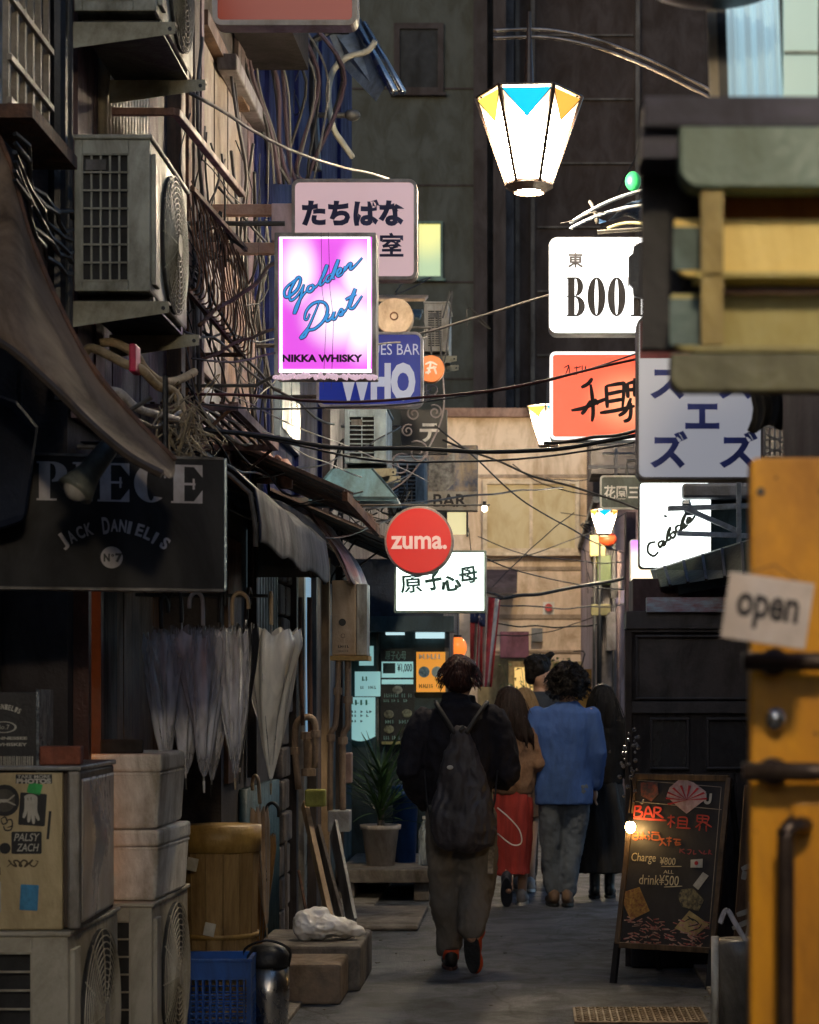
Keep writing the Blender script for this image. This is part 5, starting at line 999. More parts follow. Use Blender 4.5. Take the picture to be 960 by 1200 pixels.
for k in range(8): g.tube([(XM*0, .4+k*.2, .54), (.04, .5+k*.2, .4), (0, .55+k*.2, .54)], .004, 4)
part('scroll', g, rust, t)
t = thing('flower_shelf', 'slatted rusty iron shelf bracketed to the wall below the railing', 'shelf', (XL, 9.3, 2.85)); g = MB()
bar = MB(); bar.b2(0, .02, 0, 1.5, 0, .012); pieces('slat', bar, t, [(.03+.045*k, 0, 0) for k in range(9)], rust)
g = MB(); g.b2(0, .42, -.01, .02, -.03, .0); g.b2(0, .42, 1.48, 1.51, -.03, 0); g.b2(.4, .43, 0, 1.5, -.03, .01); part('frame', g, hr, t); g = MB(); g.bar((.02, 0, -.35), (.4, 0, -.02), .015); part('strut', g, rust, t); g = MB(); g.bar((.02, 1.5, -.35), (.4, 1.5, -.02), .015); part('strut', g, rust, t)
# black vinyl awning and lean-to roofs along the eaves
t = thing('vinyl_awning', 'glossy rounded black vinyl awning over the umbrellas', 'awning', (XL, 8.0, 2.1))
prof = [(0, .52), (.25, .50), (.45, .45), (.6, .36), (.68, .27), (.70, .12), (.70, .03)]
g = MB(); g.grid(lambda u, v: (lambda i, f: (prof[i][0]*(1-f)+prof[i+1][0]*f+.008*math.sin(u*9)*min(1, v*2), 2.75*u, prof[i][1]*(1-f)+prof[i+1][1]*f-.015*abs(math.sin(u*PI*3))+.01*math.sin(u*19)-.1*(1-v)))(min(int(v*6), 5), v*6-min(int(v*6), 5)), 60, 24, (-.004, 0, -.004)); part('cover', g, blackcv, t, smooth=True)
g = MB(); g.grid(lambda u, v: (lambda i, f: ((prof[i][0]*(1-f)+prof[i+1][0]*f)*(1), 2.76+.0*v, (prof[i][1]*(1-f)+prof[i+1][1]*f)*v+.05*(1-v)))(min(int(u*6), 5), u*6-min(int(u*6), 5)), 24, 6, (0, .004, 0)); part('end_flap', g, M('grey_vinyl', (.09, .085, .085), (.05, .05, .05), sc=3, rough=.3, bump=.2), t, smooth=True)
for u in (.02, 1.38, 2.72): g = MB(); g.tube([(x-.02, u, z-.12+.1*min(1, k/6)) for k, (x, z) in enumerate(prof)], .01, 5); part('rib', g, dull, t)
g = MB(); rr = random.Random(9)
def corr(y0, y1, x0, z0, x1, z1, label, m, n):
    t = thing('tin_roof', label, 'roof', ((x0+x1)/2, y0, z1)); o = t.location.copy(); w = (y1-y0)/n
    for k in range(n):
        g = MB(); a = Vector((x0, y0+(k+.5)*w, z0+rr.uniform(0, .006)))-o; b = Vector((x1+rr.uniform(-.02, .02), y0+(k+.5)*w, z1))-o; d = (b-a); q = d.to_track_quat('X', 'Z').to_matrix(); g.box((a+b)/2, (d.length, w*.97, .012), q); g.box((a+b)/2+Vector((0, w*.42, .012)), (d.length, w*.14, .02), q); part('sheet', g, m, t)
    g = MB(); g.bar(Vector((x1, y0, z1-.03))-o, Vector((x1, y1, z1-.03))-o, .03, .05); part('gutter', g, rust, t); return t
corr(10.9, 13.3, XL, 2.95, -.98, 2.62, 'rusty brown sheet roof just beyond the black vinyl awning', M('rusty_sheet', (.22, .15, .12), (.12, .08, .07), sc=6, rough=.6, bump=.4), 14)
corr(13.4, 16.6, XL, 2.9, -.93, 2.56, 'duller brown sheet roof farther along the left eaves', M('dull_rusty_sheet', (.15, .11, .1), (.09, .065, .06), sc=6, rough=.65, bump=.4), 16)
t = thing('folded_canopy', 'maroon scalloped canopy folded down above the gas meter', 'awning', (XM+.02, 12.0, 1.95)); mc = M('maroon_canopy', (.2, .09, .08), (.11, .05, .045), sc=5, rough=.4, bump=.3)
g = MB(); g.grid(lambda u, v: (.05+.33*v+.02*math.sin(u*14), 1.2*u, .68-.42*v*v-.03*abs(math.sin(u*PI*5))*v+.02*math.sin(v*9)), 40, 12, (-.004, 0, -.004)); part('cover', g, mc, t, smooth=True)
for k in range(6): g = MB(); g.tube([(.05+.33*v, 1.2*k/5, .66-.42*v*v) for v in (0, .25, .5, .75, 1)], .008, 4); part('rib', g, mc, t)
for (px, py, w_, h_, l) in ((312, 566, 24, 36, 'left of two pinkish plastic jugs standing on the eave behind the black awning'), (334, 572, 20, 34, 'right of two pinkish plastic jugs standing on the eave behind the black awning')):
    o = P(px, py, 11.9); k = 11.9/F; t = thing('plastic_jug', l, 'jug', o, 0, 'pinkish jugs on the eave'); g = MB(); g.loft([(0, 0, 0, w_*k*.45, .06), (0, 0, h_*k*.6, w_*k*.5, .065), (0, 0, h_*k*.8, w_*k*.4, .05), (0, 0, h_*k, w_*k*.18, .025)], 18); part('body', g, M('pinkish_plastic', (.45, .25, .2), (.3, .17, .15), rough=.5), t, smooth=True)
    g = MB(); g.tube(smoothline([(-w_*k*.15, 0, h_*k*.95), (-w_*k*.5, 0, h_*k*1.1), (-w_*k*.6, 0, h_*k*.7)]), .009, 6); part('handle', g, M('pinkish_plastic', (.45, .25, .2)), t, smooth=True)
# wall floodlight with fluorescent tube and conduit, upper left centre
o = P(430, 110, 15.2); t = thing('floodlight', 'grey box hood with polished tube lamp fixed high on the blue wall', 'floodlight', o)
def L3(px, py, Y=15.2): return P(px, py, Y)-o
g = MB(); a = [L3(375, 48), L3(415, 46, 14.8), L3(450, 118, 14.4), L3(442, 116, 15.1), L3(400, 85, 15.4)]
pts = [L3(386, 42, 15.3), L3(416, 36, 15.3), L3(450, 104, 14.6), L3(441, 119, 14.6), L3(402, 78, 15.2)]; n = 5
g.add(pts+[p+Vector((.02, .05, .06)) for p in pts], [(0, 1, 2, 3, 4), (9, 8, 7, 6, 5)]+[(i, i+5, (i+1) % 5+5, (i+1) % 5) for i in range(5)]); part('hood', g, M('grey_blue_hood', (.3, .35, .4), (.23, .27, .32), rough=.4), t)
for k, (d0, r) in enumerate(((0, .03), (9, .022))): g = MB(); g.tube([L3(418+d0, 28, 15.2), L3(462+d0*1.2, 108, 14.4)], r, 12); part('tube_lamp', g, chrome, t, smooth=True)
g = MB(); g.tube([L3(412, 14, 15.4), L3(424, 34, 15.2)], .035, 8); part('end_cap', g, blackm, t); g = MB(); g.tube(smoothline([L3(372, 200, 15.3), L3(368, 48, 15.3), L3(410, 38, 15.3)], 2), .035, 8); part('arm', g, blackm, t)
pipe('pale curved conduit running from the tube floodlight down the blue wall', [P(440, 48, 14.2), P(430, 60, 14.2), P(407, 67, 14.2), P(391, 82, 14.2), P(385, 110, 14.2), P(390, 148, 14.2), P(402, 168, 14.3), P(413, 184, 14.4)], .022, M('pale_conduit', (.36, .35, .3), (.28, .27, .23), rough=.5))
t = thing('wall_lamp', 'small grey dome lamp beside the pale conduit', 'lamp', P(413, 135, 15)); g = MB(); g.ell((0, 0, 0), (.06, .06, .04), 14, 8); g.tube([(-.25, 0, 0), (0, 0, 0)], .02, 6); part('dome', g, dull, t, smooth=True)
# beige wrapped pipes with a red clip, left
pipe('beige wrapped pipe running under the large air conditioner, upper one', [P(118, 402, 7.9), P(135, 402, 7.9), P(158, 415, 7.9), P(172, 435, 7.9), P(190, 447, 8), P(210, 445, 8.2), P(228, 436, 8.4)], .017, tape)
pipe('beige wrapped pipe running under the large air conditioner, lower one', [P(92, 425, 7.8), P(105, 408, 7.8), P(125, 415, 7.8), P(148, 427, 7.8), P(165, 432, 7.8), P(185, 452, 7.9), P(205, 460, 8), P(214, 485, 8), P(216, 520, 8)], .018, tape)
g = MB(); a, b = P(153, 437, 7.75), P(161, 404, 7.75); g.b2(a.x, b.x, 7.72, 7.82, a.z, b.z); solo('red_tag', g, M('bright_red_plastic', (.65, .02, .08), rough=.4, grime=.1), 'bright red plastic clip gripping the wrapped pipes', 'pipe clip', bevel=.006)
pipe('ribbed white drain hose lying over the pipes above the lettered sign box', [P(122, 458, 7.6), P(140, 460, 7.6), P(160, 478, 7.6), P(185, 486, 7.7), P(208, 492, 7.9)], .016, M('dirty_white_hose', (.5, .46, .42), (.3, .27, .25), sc=30, rough=.6, bump=.5))
pipe('thin white hose curling below the ribbed drain hose', [P(108, 470, 7.6), P(130, 488, 7.6), P(160, 492, 7.6), P(185, 500, 7.8), P(212, 482, 7.9)], .008, M('dirty_white_hose', (.5, .46, .42)))
g = MB(); rr = random.Random(5)
for k in range(60):
    a = P(rr.uniform(195, 232), rr.uniform(470, 540), rr.uniform(7.7, 8.3)); pts = [a+Vector((rr.gauss(0, .03), rr.gauss(0, .03), rr.gauss(0, .05)))*j for j in (0, 1, 1.6, 1.2)]; g.tube(smoothline(pts, 4), rr.choice((.002, .003, .004)), 4)
struct('cable_tangle', g, M('straw_coloured_wires', (.4, .33, .2), (.2, .15, .1), sc=9, rough=.6, bump=0), kind='stuff')
g = MB()
for k in range(60):
    x, y = rr.choice(((230, 330), (250, 290), (300, 160), (330, 100), (400, 590), (430, 600), (460, 590), (700, 640), (705, 700), (700, 760), (150, 500), (100, 505), (490, 350), (530, 400))); Y = 9.5 if x < 200 else (10 if x < 280 else (15 if x < 600 else 24)); s_ = Y*.0055
    a = P(x+rr.gauss(0, 14), y+rr.gauss(0, 22), Y+rr.uniform(-.3, .3)); pts = [a+Vector((rr.gauss(0, s_), rr.gauss(0, s_), rr.gauss(0, s_*1.6)))*j for j in (0, 1, 1.5, 1.1)]; g.tube(smoothline(pts, 4), rr.choice((.004, .006, .009)), 4)
struct('cable_clutter', g, rubber, kind='stuff')
# thick cable bundle running down the blue wall at the top
for k in range(16):
    x0, x1 = 268+k*7, 316+k*4; g = MB(); pts = [P(x0, 30, 12.6+k*.05), P(x0+12+k, 95, 12.6+k*.1), P(x1-8, 150+4*k, 12.8+k*.1), P(x1, 215, 13+k*.1)]; g.tube(smoothline([p+Vector((noise.noise(Vector((k*1.7+.3, i*1.3+.2, 0)))*.12, 0, 0)) for i, p in enumerate(pts)], 5), (.011, .008, .015)[k % 3], 6)
    solo('wall_cable', g, (rubber, greyc, M('plum_cable', (.05, .03, .045), bump=0))[k % 3], ('black', 'grey', 'plum coloured')[k % 3]+' cable of the thick bundle draped down the wall beneath the orange sign', 'cable', 'bundle of wall cables')
rr = random.Random(31)
for k in range(22):
    y = rr.uniform(9.8, 12.9); z1_ = rr.uniform(4.2, 5.1); z0_ = rr.uniform(2.6, 3.4); g = MB(); g.tube(smoothline([(XL+.09+rr.uniform(-.02, .08), y+rr.uniform(-.12, .12), z1_+(z0_-z1_)*i/6) for i in range(7)], 3), rr.choice((.004, .006, .010)), 6)
    solo('wall_cable', g, rr.choice((rubber, greyc, rubber)), 'dark wire clipped loosely to the boarded upper wall behind the iron railing', 'cable', 'wires on the boarded upper wall', smooth=True)
for k in range(12):
    a = Vector((XL+.1, rr.uniform(9.4, 11.5), rr.uniform(2.9, 4.3))); b = Vector((XL+.12+rr.uniform(0, .5), a.y+rr.uniform(.8, 2.6), a.z+rr.uniform(-.7, .5))); g = MB(); g.tube(catenary(a, b, rr.uniform(.03, .15), 12, .05, k), rr.choice((.004, .006, .008)), 5)
    solo('wall_cable', g, rubber, 'slack black wire looping off the left wall below the pink sign brackets', 'cable', 'slack wires off the left wall', smooth=True)
g = MB(); a, b = P(262, 66, 12.2), P(328, 190, 12.2); g.bar(P(266, 72, 11.2), P(326, 190, 14.5), .11, .09); solo('cable_tray', g, M('tray_grey', (.16, .14, .15), (.1, .09, .09), rough=.6), 'grey metal cable tray sloping behind the cable bundle', 'cable tray', bevel=.01)
# ------------------------------------------------------------------ right side: black timber bar front
t = thing('black_timber_front', 'black timber bar front with recessed panels behind the chalkboard stand', 'building', (1.3, 11.6, 0)); Y = 11.6
w = MB(); w.b2(P(735, 0, Y).x, 3.5, Y, Y+.12, 0, P(0, 722, Y).z); w.b2(.98, 3.5, Y+.12, 14.4, 0, P(0, 722, Y).z); part('wall', w, dkwood, t, world=True)
w = MB(); w.rect(734, 716, 905, 737, Y-.05, .3); part('head_beam', w, M('black_beam', (.075, .06, .058), rough=.45), t, world=True, bevel=.004)
w = MB(); w.rect(738, 737, 900, 741, Y-.03, .03); w.rect(740, 822, 900, 836, Y-.03, .03); part('rail', w, M('black_beam', (.075, .06, .058)), t, world=True, bevel=.003)
w = MB(); w.rect(733, 738, 741, 1134, Y-.035, .03); part('corner_post', w, M('dark_brown_post', (.06, .04, .03), sc=6, stretch=(6, 6, .6)), t, world=True, bevel=.003)
def sunk(px0, py0, px1, py1, m, nm):
    w = MB(); f = 3; w.rect(px0, py0, px1, py0+f, Y-.03, .03); w.rect(px0, py1-f, px1, py1, Y-.03, .03); w.rect(px0, py0+f, px0+f, py1-f, Y-.03, .03); w.rect(px1-f, py0+f, px1, py1-f, Y-.03, .03); p = part(nm, w, M('black_beam', (.075, .06, .058)), t, world=True, bevel=.004)
    w = MB(); w.rect(px0+f, py0+f, px1-f, py1-f, Y-.004, .003); part('panel', w, m, p, world=True)
sunk(745, 744, 880, 820, M('brown_black_panel', (.1, .072, .062), (.065, .05, .042), sc=3, rough=.5), 'panel_frame')
sunk(762, 841, 808, 902, M('dark_door_glass', (.06, .055, .055), rough=.2, bump=.1), 'window_frame'); sunk(828, 841, 885, 902, M('dark_door_glass', (.03, .03, .032)), 'window_frame')
for k in range(6):
    w = MB(); w.rect(742+k*24, 906, 764+k*24, 1120, Y-.02, .019); part('plank', w, dkwood, t, world=True, bevel=.003)
w = MB(); w.rect(740, 1100, 900, 1134, Y-.12, .11); part('plinth', w, M('dark_plinth', (.03, .027, .025), rough=.7), t, world=True, bevel=.01)
w = MB(); w.rect(758, 700, 905, 717, Y-.1, .1); part('fascia_strip', w, M('blue_red_print_strip', (.4, .5, .6), (.35, .18, .2), sc=7, rough=.4, stretch=(1, 1, 4), bump=0), t, world=True)
w = MB(); w.rect(742, 678, 905, 716, Y+.15, .5); part('upper_board', w, M('plum_board', (.1, .055, .065), (.07, .04, .05), rough=.6), t, world=True)
t = thing('tin_awning', 'dark green sloping tin awning under the diagonal script sign', 'awning', P(770, 668, 11.9))
o = t.location.copy(); g = MB(); a = [P(768, 668, 11.9)-o, P(905, 625, 11.2)-o, P(905, 668, 11.0)-o, P(775, 688, 11.6)-o]; g.add(a+[p+Vector((0, .5, .03)) for p in a], [(0, 1, 2, 3), (7, 6, 5, 4), (0, 3, 7, 4), (3, 2, 6, 7), (0, 4, 5, 1), (1, 5, 6, 2)]); part('sheet', g, M('dark_green_tin', (.035, .055, .045), rough=.4), t)
for k in range(6): u = (k+.5)/6; g = MB(); g.bar(a[0].lerp(a[1], u)+Vector((0, -.01, 0)), a[3].lerp(a[2], u)+Vector((0, -.01, 0)), .016); part('seam', g, blackm, t)
g = MB(); g.bar(P(797, 690, 11.7)-o, P(905, 668, 11.3)-o, .04, .07); part('lower_edge', g, blackm, t)
# steel brackets in front of the script sign
t = thing('steel_bracket', 'pale blue-grey steel angle brackets crossing in front of the diagonal script sign', 'bracket', P(820, 595, 12.4)); o = t.location.copy(); sb = M('blue_grey_steel', (.4, .46, .55), (.28, .32, .4), rough=.4, metal=.4)
for (x0, y0, x1, y1, w_) in ((783, 596, 905, 592, .05), (804, 596, 868, 624, .028), (794, 625, 880, 628, .022), (866, 560, 866, 640, .03), (804, 588, 808, 602, .05)):
    g = MB(); g.bar(P(x0, y0, 12.4)-o, P(x1, y1, 12.4+.1)-o, w_, .03); part('member', g, sb, t, bevel=.003)
g = MB(); g.b2(.085, .45, .7, .9, -.28, .2); part('green_wall', g, M('teal_night_wall', (.02, .06, .08), (.01, .03, .04), sc=6), t)  # plain dark teal wall block behind the brackets
g = MB(); g.rect(800, 566, 905, 584, 12.9, .3); solo('junction_box', g, M('navy_grey_box', (.07, .08, .11), (.04, .045, .06), rough=.5), 'dark navy junction box above the steel brackets', 'box', bevel=.02)
# right rear: pinkish wall, pole with transformers
t = thing('rear_right_building', 'dim pinkish rendered building at the right end of the alley behind the utility pole', 'building', (1.4, 22, 0))
w = MB(); w.b2(P(700, 0, 22).x, 5, 22, 30, 0, P(0, 590, 22).z); part('wall', w, M('pinkish_render', (.4, .28, .26), (.33, .23, .22), sc=2, rough=.85), t, world=True)
w = MB(); w.b2(P(695, 0, 22).x, 5, 21.9, 30, P(0, 590, 22).z, P(0, 583, 22).z); part('coping', w, dull, t, world=True)
w = MB(); w.rect(734, 600, 745, 850, 15.5, .3); part('side_return', w, M('plum_board', (.1, .055, .065)), t, world=True)
w = MB(); w.rect(693, 480, 760, 555, 26, 1); part('upper_mass', w, M('night_brown_wall', (.03, .025, .028)), t, world=True)
for k, (a, b, c2, d) in enumerate(((701, 505, 750, 509), (690, 545, 760, 549), (720, 512, 724, 560), (700, 520, 742, 523), (706, 530, 748, 532))): w = MB(); w.rect(a, b, c2, d, 16+k*.2, .05); solo('steel_bar', w, M('night_steel', (.2, .19, .2), rough=.5), 'grey steel bar of the frame behind the street name plate', 'bar', 'steel bars behind the name plate')
t = thing('utility_pole', 'concrete utility pole tangled in cables and boxes right of the cream building', 'pole', gz(712, 21)); z1 = P(0, 560, 21).z
g = MB(); g.tube([(0, 0, 0), (0, 0, z1)], [.1, .075], 12); part('shaft', g, M('grey_pole', (.17, .15, .15), (.1, .09, .09), rough=.8), t, smooth=True)
for (px, py, w_, h_, m) in ((700, 640, .16, .22, M('yellowish_box', (.42, .34, .14), rough=.5)), (708, 668, .14, .3, M('green_box', (.1, .14, .05), rough=.5)), (722, 690, .12, .2, dull), (704, 715, .2, .12, M('olive_box', (.25, .22, .1))), (716, 740, .1, .4, M('pale_box', (.3, .27, .26))), (728, 700, .12, .14, M('violet_grey_box', (.2, .17, .27)))):
    p = P(px, py, 20.85)-t.location; g = MB(); g.box(p, (w_, .14, h_)); part('service_box', g, m, t, bevel=.01)
for k, (px, w_) in enumerate(((697, .03), (703, .05), (720, .04), (726, .05))): a = P(px, 600+15*k, 20.8)-t.location; b = P(px-1, 860, 20.8)-t.location; g = MB(); g.tube([a, b], w_*.5, 7); part('riser', g, (dull, rubber, greyc, M('mauve_pipe', (.24, .17, .17)))[k], t, smooth=True)
g = MB(); g.ell(P(712, 632, 20.8)-t.location, (.1, .09, .07), 12, 8); part('orange_cap', g, M('orange_red_plastic', (.7, .08, .02), rough=.4), t, smooth=True)
g = MB(); g.ell(P(700, 655, 20.9)-t.location, (.07, .05, .1), 12, 8); part('insulator', g, M('yellowish_box', (.42, .34, .14)), t, smooth=True)
# antenna-like tubes, tarp and green lantern above the BOOT sign
t = thing('traffic_lamp', 'small green glowing lamp beside the dark column above the white BOOT sign', 'lamp', P(742, 224, 12.5)); g = MB(); g.ell((0, 0, .06), (.05, .05, .06), 14, 10); part('lens', g, E('green_lamp', (.005, .3, .08), st=.5), t, smooth=True); g = MB(); g.b2(-.02, .2, .03, .07, .1, .13); part('arm', g, blackm, t)
for k, (a, b, m, l) in enumerate((((668, 262), (760, 222), sb, 'upper steel tube above the BOOT sign'), ((668, 268), (762, 240), sb, 'lower curved steel tube above the BOOT sign'), ((690, 236), (700, 262), dull, 'short upright rod crossing the steel tubes'), ((712, 268), (765, 266), M('pale_yellow_tube', (.45, .42, .25)), 'pale yellowish tube lying just over the BOOT sign'))):
    g = MB(); g.tube(catenary(P(*a, 12.2+.1*k), P(*b, 12.2+.1*k), -.03, 8), .011, 6); solo('steel_tube', g, m, l, 'tube', smooth=True)
g = MB(); g.grid(lambda u, v: P(702+60*u, 262-38*u*(1-v)-6*v+3*math.sin(u*9), 12.7+.2*v), 14, 6, (0, .01, 0)); solo('tarpaulin', g, M('blue_tarp', (.03, .09, .2), (.015, .03, .09), sc=14, rough=.35, bump=.5), 'crumpled blue tarpaulin behind the steel tubes above the BOOT sign', 'tarpaulin', smooth=True)
# ------------------------------------------------------------------ chalkboard A-stand with lamp
yaw = R(-27); base = gz(0, 10.75); rgt = Vector((math.cos(yaw), math.sin(yaw), 0))
o = Vector((P(774, 0, 10.75).x, 10.75, 0)); t = thing('chalkboard_stand', 'A-frame chalkboard with red BAR lettering and drink prices standing on the asphalt', 'chalkboard stand', o, yaw)
lean_ = R(15); BWd, Z0, Z1 = .545, .20, 1.09
def bp(u, v, d=0):   # board coordinates: u 0..1 left-right, v 0..1 bottom-top
    z = Z0+(Z1-Z0)*v; return Vector(((u-.5)*BWd, math.tan(lean_)*z+d, z))
boardm = M('chalkboard', (.035, .03, .03), (.02, .018, .018), sc=3, rough=.5, bump=.05, grime=.2); fw = M('stained_frame_wood', (.16, .1, .05), (.08, .05, .03), sc=6, rough=.5, stretch=(7, 7, .6))
g = MB(); g.add([bp(0, 0), bp(1, 0), bp(1, 1), bp(0, 1), bp(0, 0, .015), bp(1, 0, .015), bp(1, 1, .015), bp(0, 1, .015)], [(0, 1, 2, 3), (7, 6, 5, 4), (0, 4, 5, 1), (1, 5, 6, 2), (2, 6, 7, 3), (3, 7, 4, 0)]); part('board', g, boardm, t)
for a, b in (((0, 0), (0, 1)), ((1, 0), (1, 1)), ((0, 0), (1, 0)), ((0, 1), (1, 1))): g = MB(); g.bar(bp(*a), bp(*b), .028, .03); part('frame_rail', g, fw, t, bevel=.003)
for u in (0, 1): g = MB(); p = bp(u, 0); g.bar((p.x, 0.0, .0), (p.x, math.tan(lean_)*.21, .21), .03, .03); part('leg', g, blackm, t); g = MB(); g.bar((p.x, .62, .0), (p.x, math.tan(lean_)*1.05+.03, 1.05), .025, .025); part('leg', g, blackm, t)
class BT:   # text on the board: rotate drawn parts into the leaning plane
    def __init__(s): s.m = Matrix.Translation((0, math.tan(lean_)*Z0, Z0)) @ Matrix.Rotation(-lean_, 4, 'X')
    def put(s, ob): ob.data.transform(s.m); return ob
bt = BT(); HH = (Z1-Z0)/math.cos(lean_)
def uv(px, py):      # photo pixel -> board plane
    v = (1108-py)/201.; xl = 757-32*(1-v)+2; xr = 862-24*(1-v); return ((px-xl)/(xr-xl)-.5)*BWd, v*HH
def btext(s, px0, py0, px1, py1, m, **k): a = uv(px0, py1); b = uv(px1, py0); return bt.put(text(t, s, min(a[0], b[0]), a[1], b[0], b[1], -.004, m, **k))
def bstroke(L, m, w, y=-.004): return bt.put(strokes(t, L, uv, w, y, m))
chr_ = M('red_chalk', (.62, .07, .05), rough=.8, bump=0, grime=.25); chw = M('cream_chalk', (.68, .6, .4), rough=.8, bump=0, grime=.2); cho = M('orange_chalk', (.65, .16, .05), rough=.8, bump=0)
Q = lambda L, ox=690, oy=880, k=3.75: [[(ox+x/k, oy+y/k) for x, y in q] for q in L]
bstroke(Q([[(250, 235), (243, 285)], [(250, 238), (275, 240), (262, 258), (248, 260)], [(250, 260), (278, 265), (270, 284), (244, 285)], [(285, 288), (305, 238), (322, 288)], [(292, 270), (318, 270)], [(332, 240), (327, 288)], [(332, 240), (358, 245), (350, 262), (330, 264)], [(335, 264), (368, 288)], [(240, 292), (380, 298)]]), chr_, .011)
bstroke(Q([[(385, 285), (415, 282)], [(400, 272), (395, 330)], [(398, 300), (383, 318)], [(400, 298), (415, 310)], [(430, 282), (427, 325)], [(430, 282), (465, 285), (462, 325)], [(430, 297), (463, 299)], [(428, 311), (463, 313)], [(420, 328), (480, 330)],
 [(510, 268), (508, 298)], [(510, 270), (555, 275), (550, 298)], [(510, 284), (552, 287)], [(532, 270), (530, 298)], [(508, 299), (552, 302)], [(530, 300), (500, 325)], [(535, 300), (568, 322)], [(520, 315), (515, 340)], [(545, 315), (545, 342)]]), chr_, .008)
bstroke(Q([[(235, 355), (255, 357), (252, 385), (233, 383), (235, 355)], [(235, 370), (253, 371)], [(262, 368), (290, 370)], [(276, 352), (274, 388)], [(276, 370), (262, 385)], [(276, 370), (292, 384)], [(300, 350), (306, 358)], [(298, 368), (304, 374)], [(300, 388), (308, 376)], [(314, 352), (348, 354)], [(316, 362), (314, 385)], [(316, 362), (345, 364), (343, 386), (314, 385)],
 [(350, 375), (358, 395), (345, 412)], [(345, 385), (368, 380)], [(362, 395), (375, 410)], [(375, 378), (400, 376)], [(380, 390), (398, 390)], [(390, 370), (385, 412)], [(405, 380), (438, 382)], [(410, 395), (435, 396)], [(420, 382), (415, 405), (438, 402)]]), cho, .008)
bstroke(Q([[(432, 420), (430, 440)], [(430, 430), (450, 422)], [(435, 430), (452, 442)], [(462, 425), (478, 425), (470, 442), (460, 440)], [(490, 425), (488, 442), (500, 440)], [(510, 424), (525, 440)], [(535, 425), (530, 440), (545, 438)], [(555, 420), (550, 442)], [(562, 425), (553, 432), (566, 442)]]), M('dim_red_chalk', (.35, .05, .06), bump=0), .006)
btext('Charge', 748, 999, 778, 1012, chw, rot=0, bold=.0); btext('¥800', 781, 1003, 800, 1012, chw, bold=.01); btext('ALL', 785, 1018, 797, 1022, chw); btext('drink¥500', 756, 1024, 803, 1036, chw, bold=.0)
bstroke([[(783, 1014), (806, 1013)], [(785, 1038), (806, 1036)]], chw, .005)
bstroke(Q([[(232, 215), (610, 243)], [(240, 118), (612, 143)], [(612, 143), (545, 760)], [(205, 345), (150, 800)]]), M('board_line', (.4, .34, .26), bump=0), .004)
dd = bt.put(part('small_print', MB().b2(*[uv(768, 0)[0]+.02, uv(790, 0)[0]+.02], -.004, -.003, uv(0, 1050)[1]-.002, uv(0, 1050)[1]+.001), chw, t))
def bquad(nm, pts, m, y=-.006): g = MB(); q = [uv(690+x/3.75, 880+z/3.75) for x, z in pts]; g.prism(q[::-1], y, y+.003); return bt.put(part(nm, g, m, t))
bquad('fan_decoration', [(385, 190), (400, 150), (450, 105), (500, 125), (550, 165), (545, 200), (465, 265), (430, 235)], M('fan_paper', (.6, .45, .42), (.5, .3, .3), sc=30, bump=0))
for k in range(9):
    a = R(200-k*25); bquad('ray', [(468, 205), (468+85*math.cos(a), 200-62*math.sin(a)), (468+85*math.cos(a+.13), 200-62*math.sin(a+.13))], M('ray_red', (.5, .02, .03), bump=0), -.008)
bquad('gold_card', [(160, 630), (250, 598), (290, 700), (205, 745)], M('gold_card_print', (.6, .36, .08), (.3, .12, .04), sc=60, rough=.5, bump=0)); bquad('gold_card', [(395, 770), (462, 690), (545, 745), (480, 800)], M('cream_card', (.55, .42, .18), (.4, .3, .12), sc=20, bump=0))
bstroke(Q([[(440, 740), (470, 725), (500, 745), (455, 760)], [(460, 780), (500, 765), (515, 745)], [(455, 715), (480, 735)]]), sticker_k, .006, -.009)
bquad('small_flag_card', [(475, 468), (525, 462), (523, 500), (473, 502)], sticker_w); g = MB(); c = uv(690+499/3.75, 880+482/3.75); g.ring(c, .011, 0, -.009, -.007, 16); bt.put(part('red_disc', g, M('ray_red', (.5, .02, .03)), t))
bquad('small_ticket', [(480, 580), (525, 520), (548, 535), (502, 598)], sticker_w); bquad('red_picture', [(280, 130), (350, 125), (352, 180), (320, 215), (278, 190)], M('red_brown_print', (.3, .08, .05), (.08, .06, .05), sc=50, bump=0)); btext('U', 833, 926, 843, 939, sticker_w, bold=.06)
bquad('figure_sticker', [(430, 600), (480, 592), (525, 640), (500, 690), (430, 675), (415, 630)], M('black_yellow_print', (.04, .035, .03), (.3, .25, .12), sc=45, bump=0))
g = MB(); rr = random.Random(8)
for k in range(110):
    x, z = uv(rr.uniform(738, 832), rr.uniform(1075, 1106)); a = rr.uniform(-.7, .7); g.box((x, -.005-.0005*rr.random()*10, z), (rr.uniform(.02, .05), .002, rr.uniform(.003, .008)), (0, a, 0))
bt.put(part('folded_paper_scraps', g, M('paper_scraps', (.6, .45, .35), (.4, .06, .06), sc=45, bump=0), t, kind='stuff'))
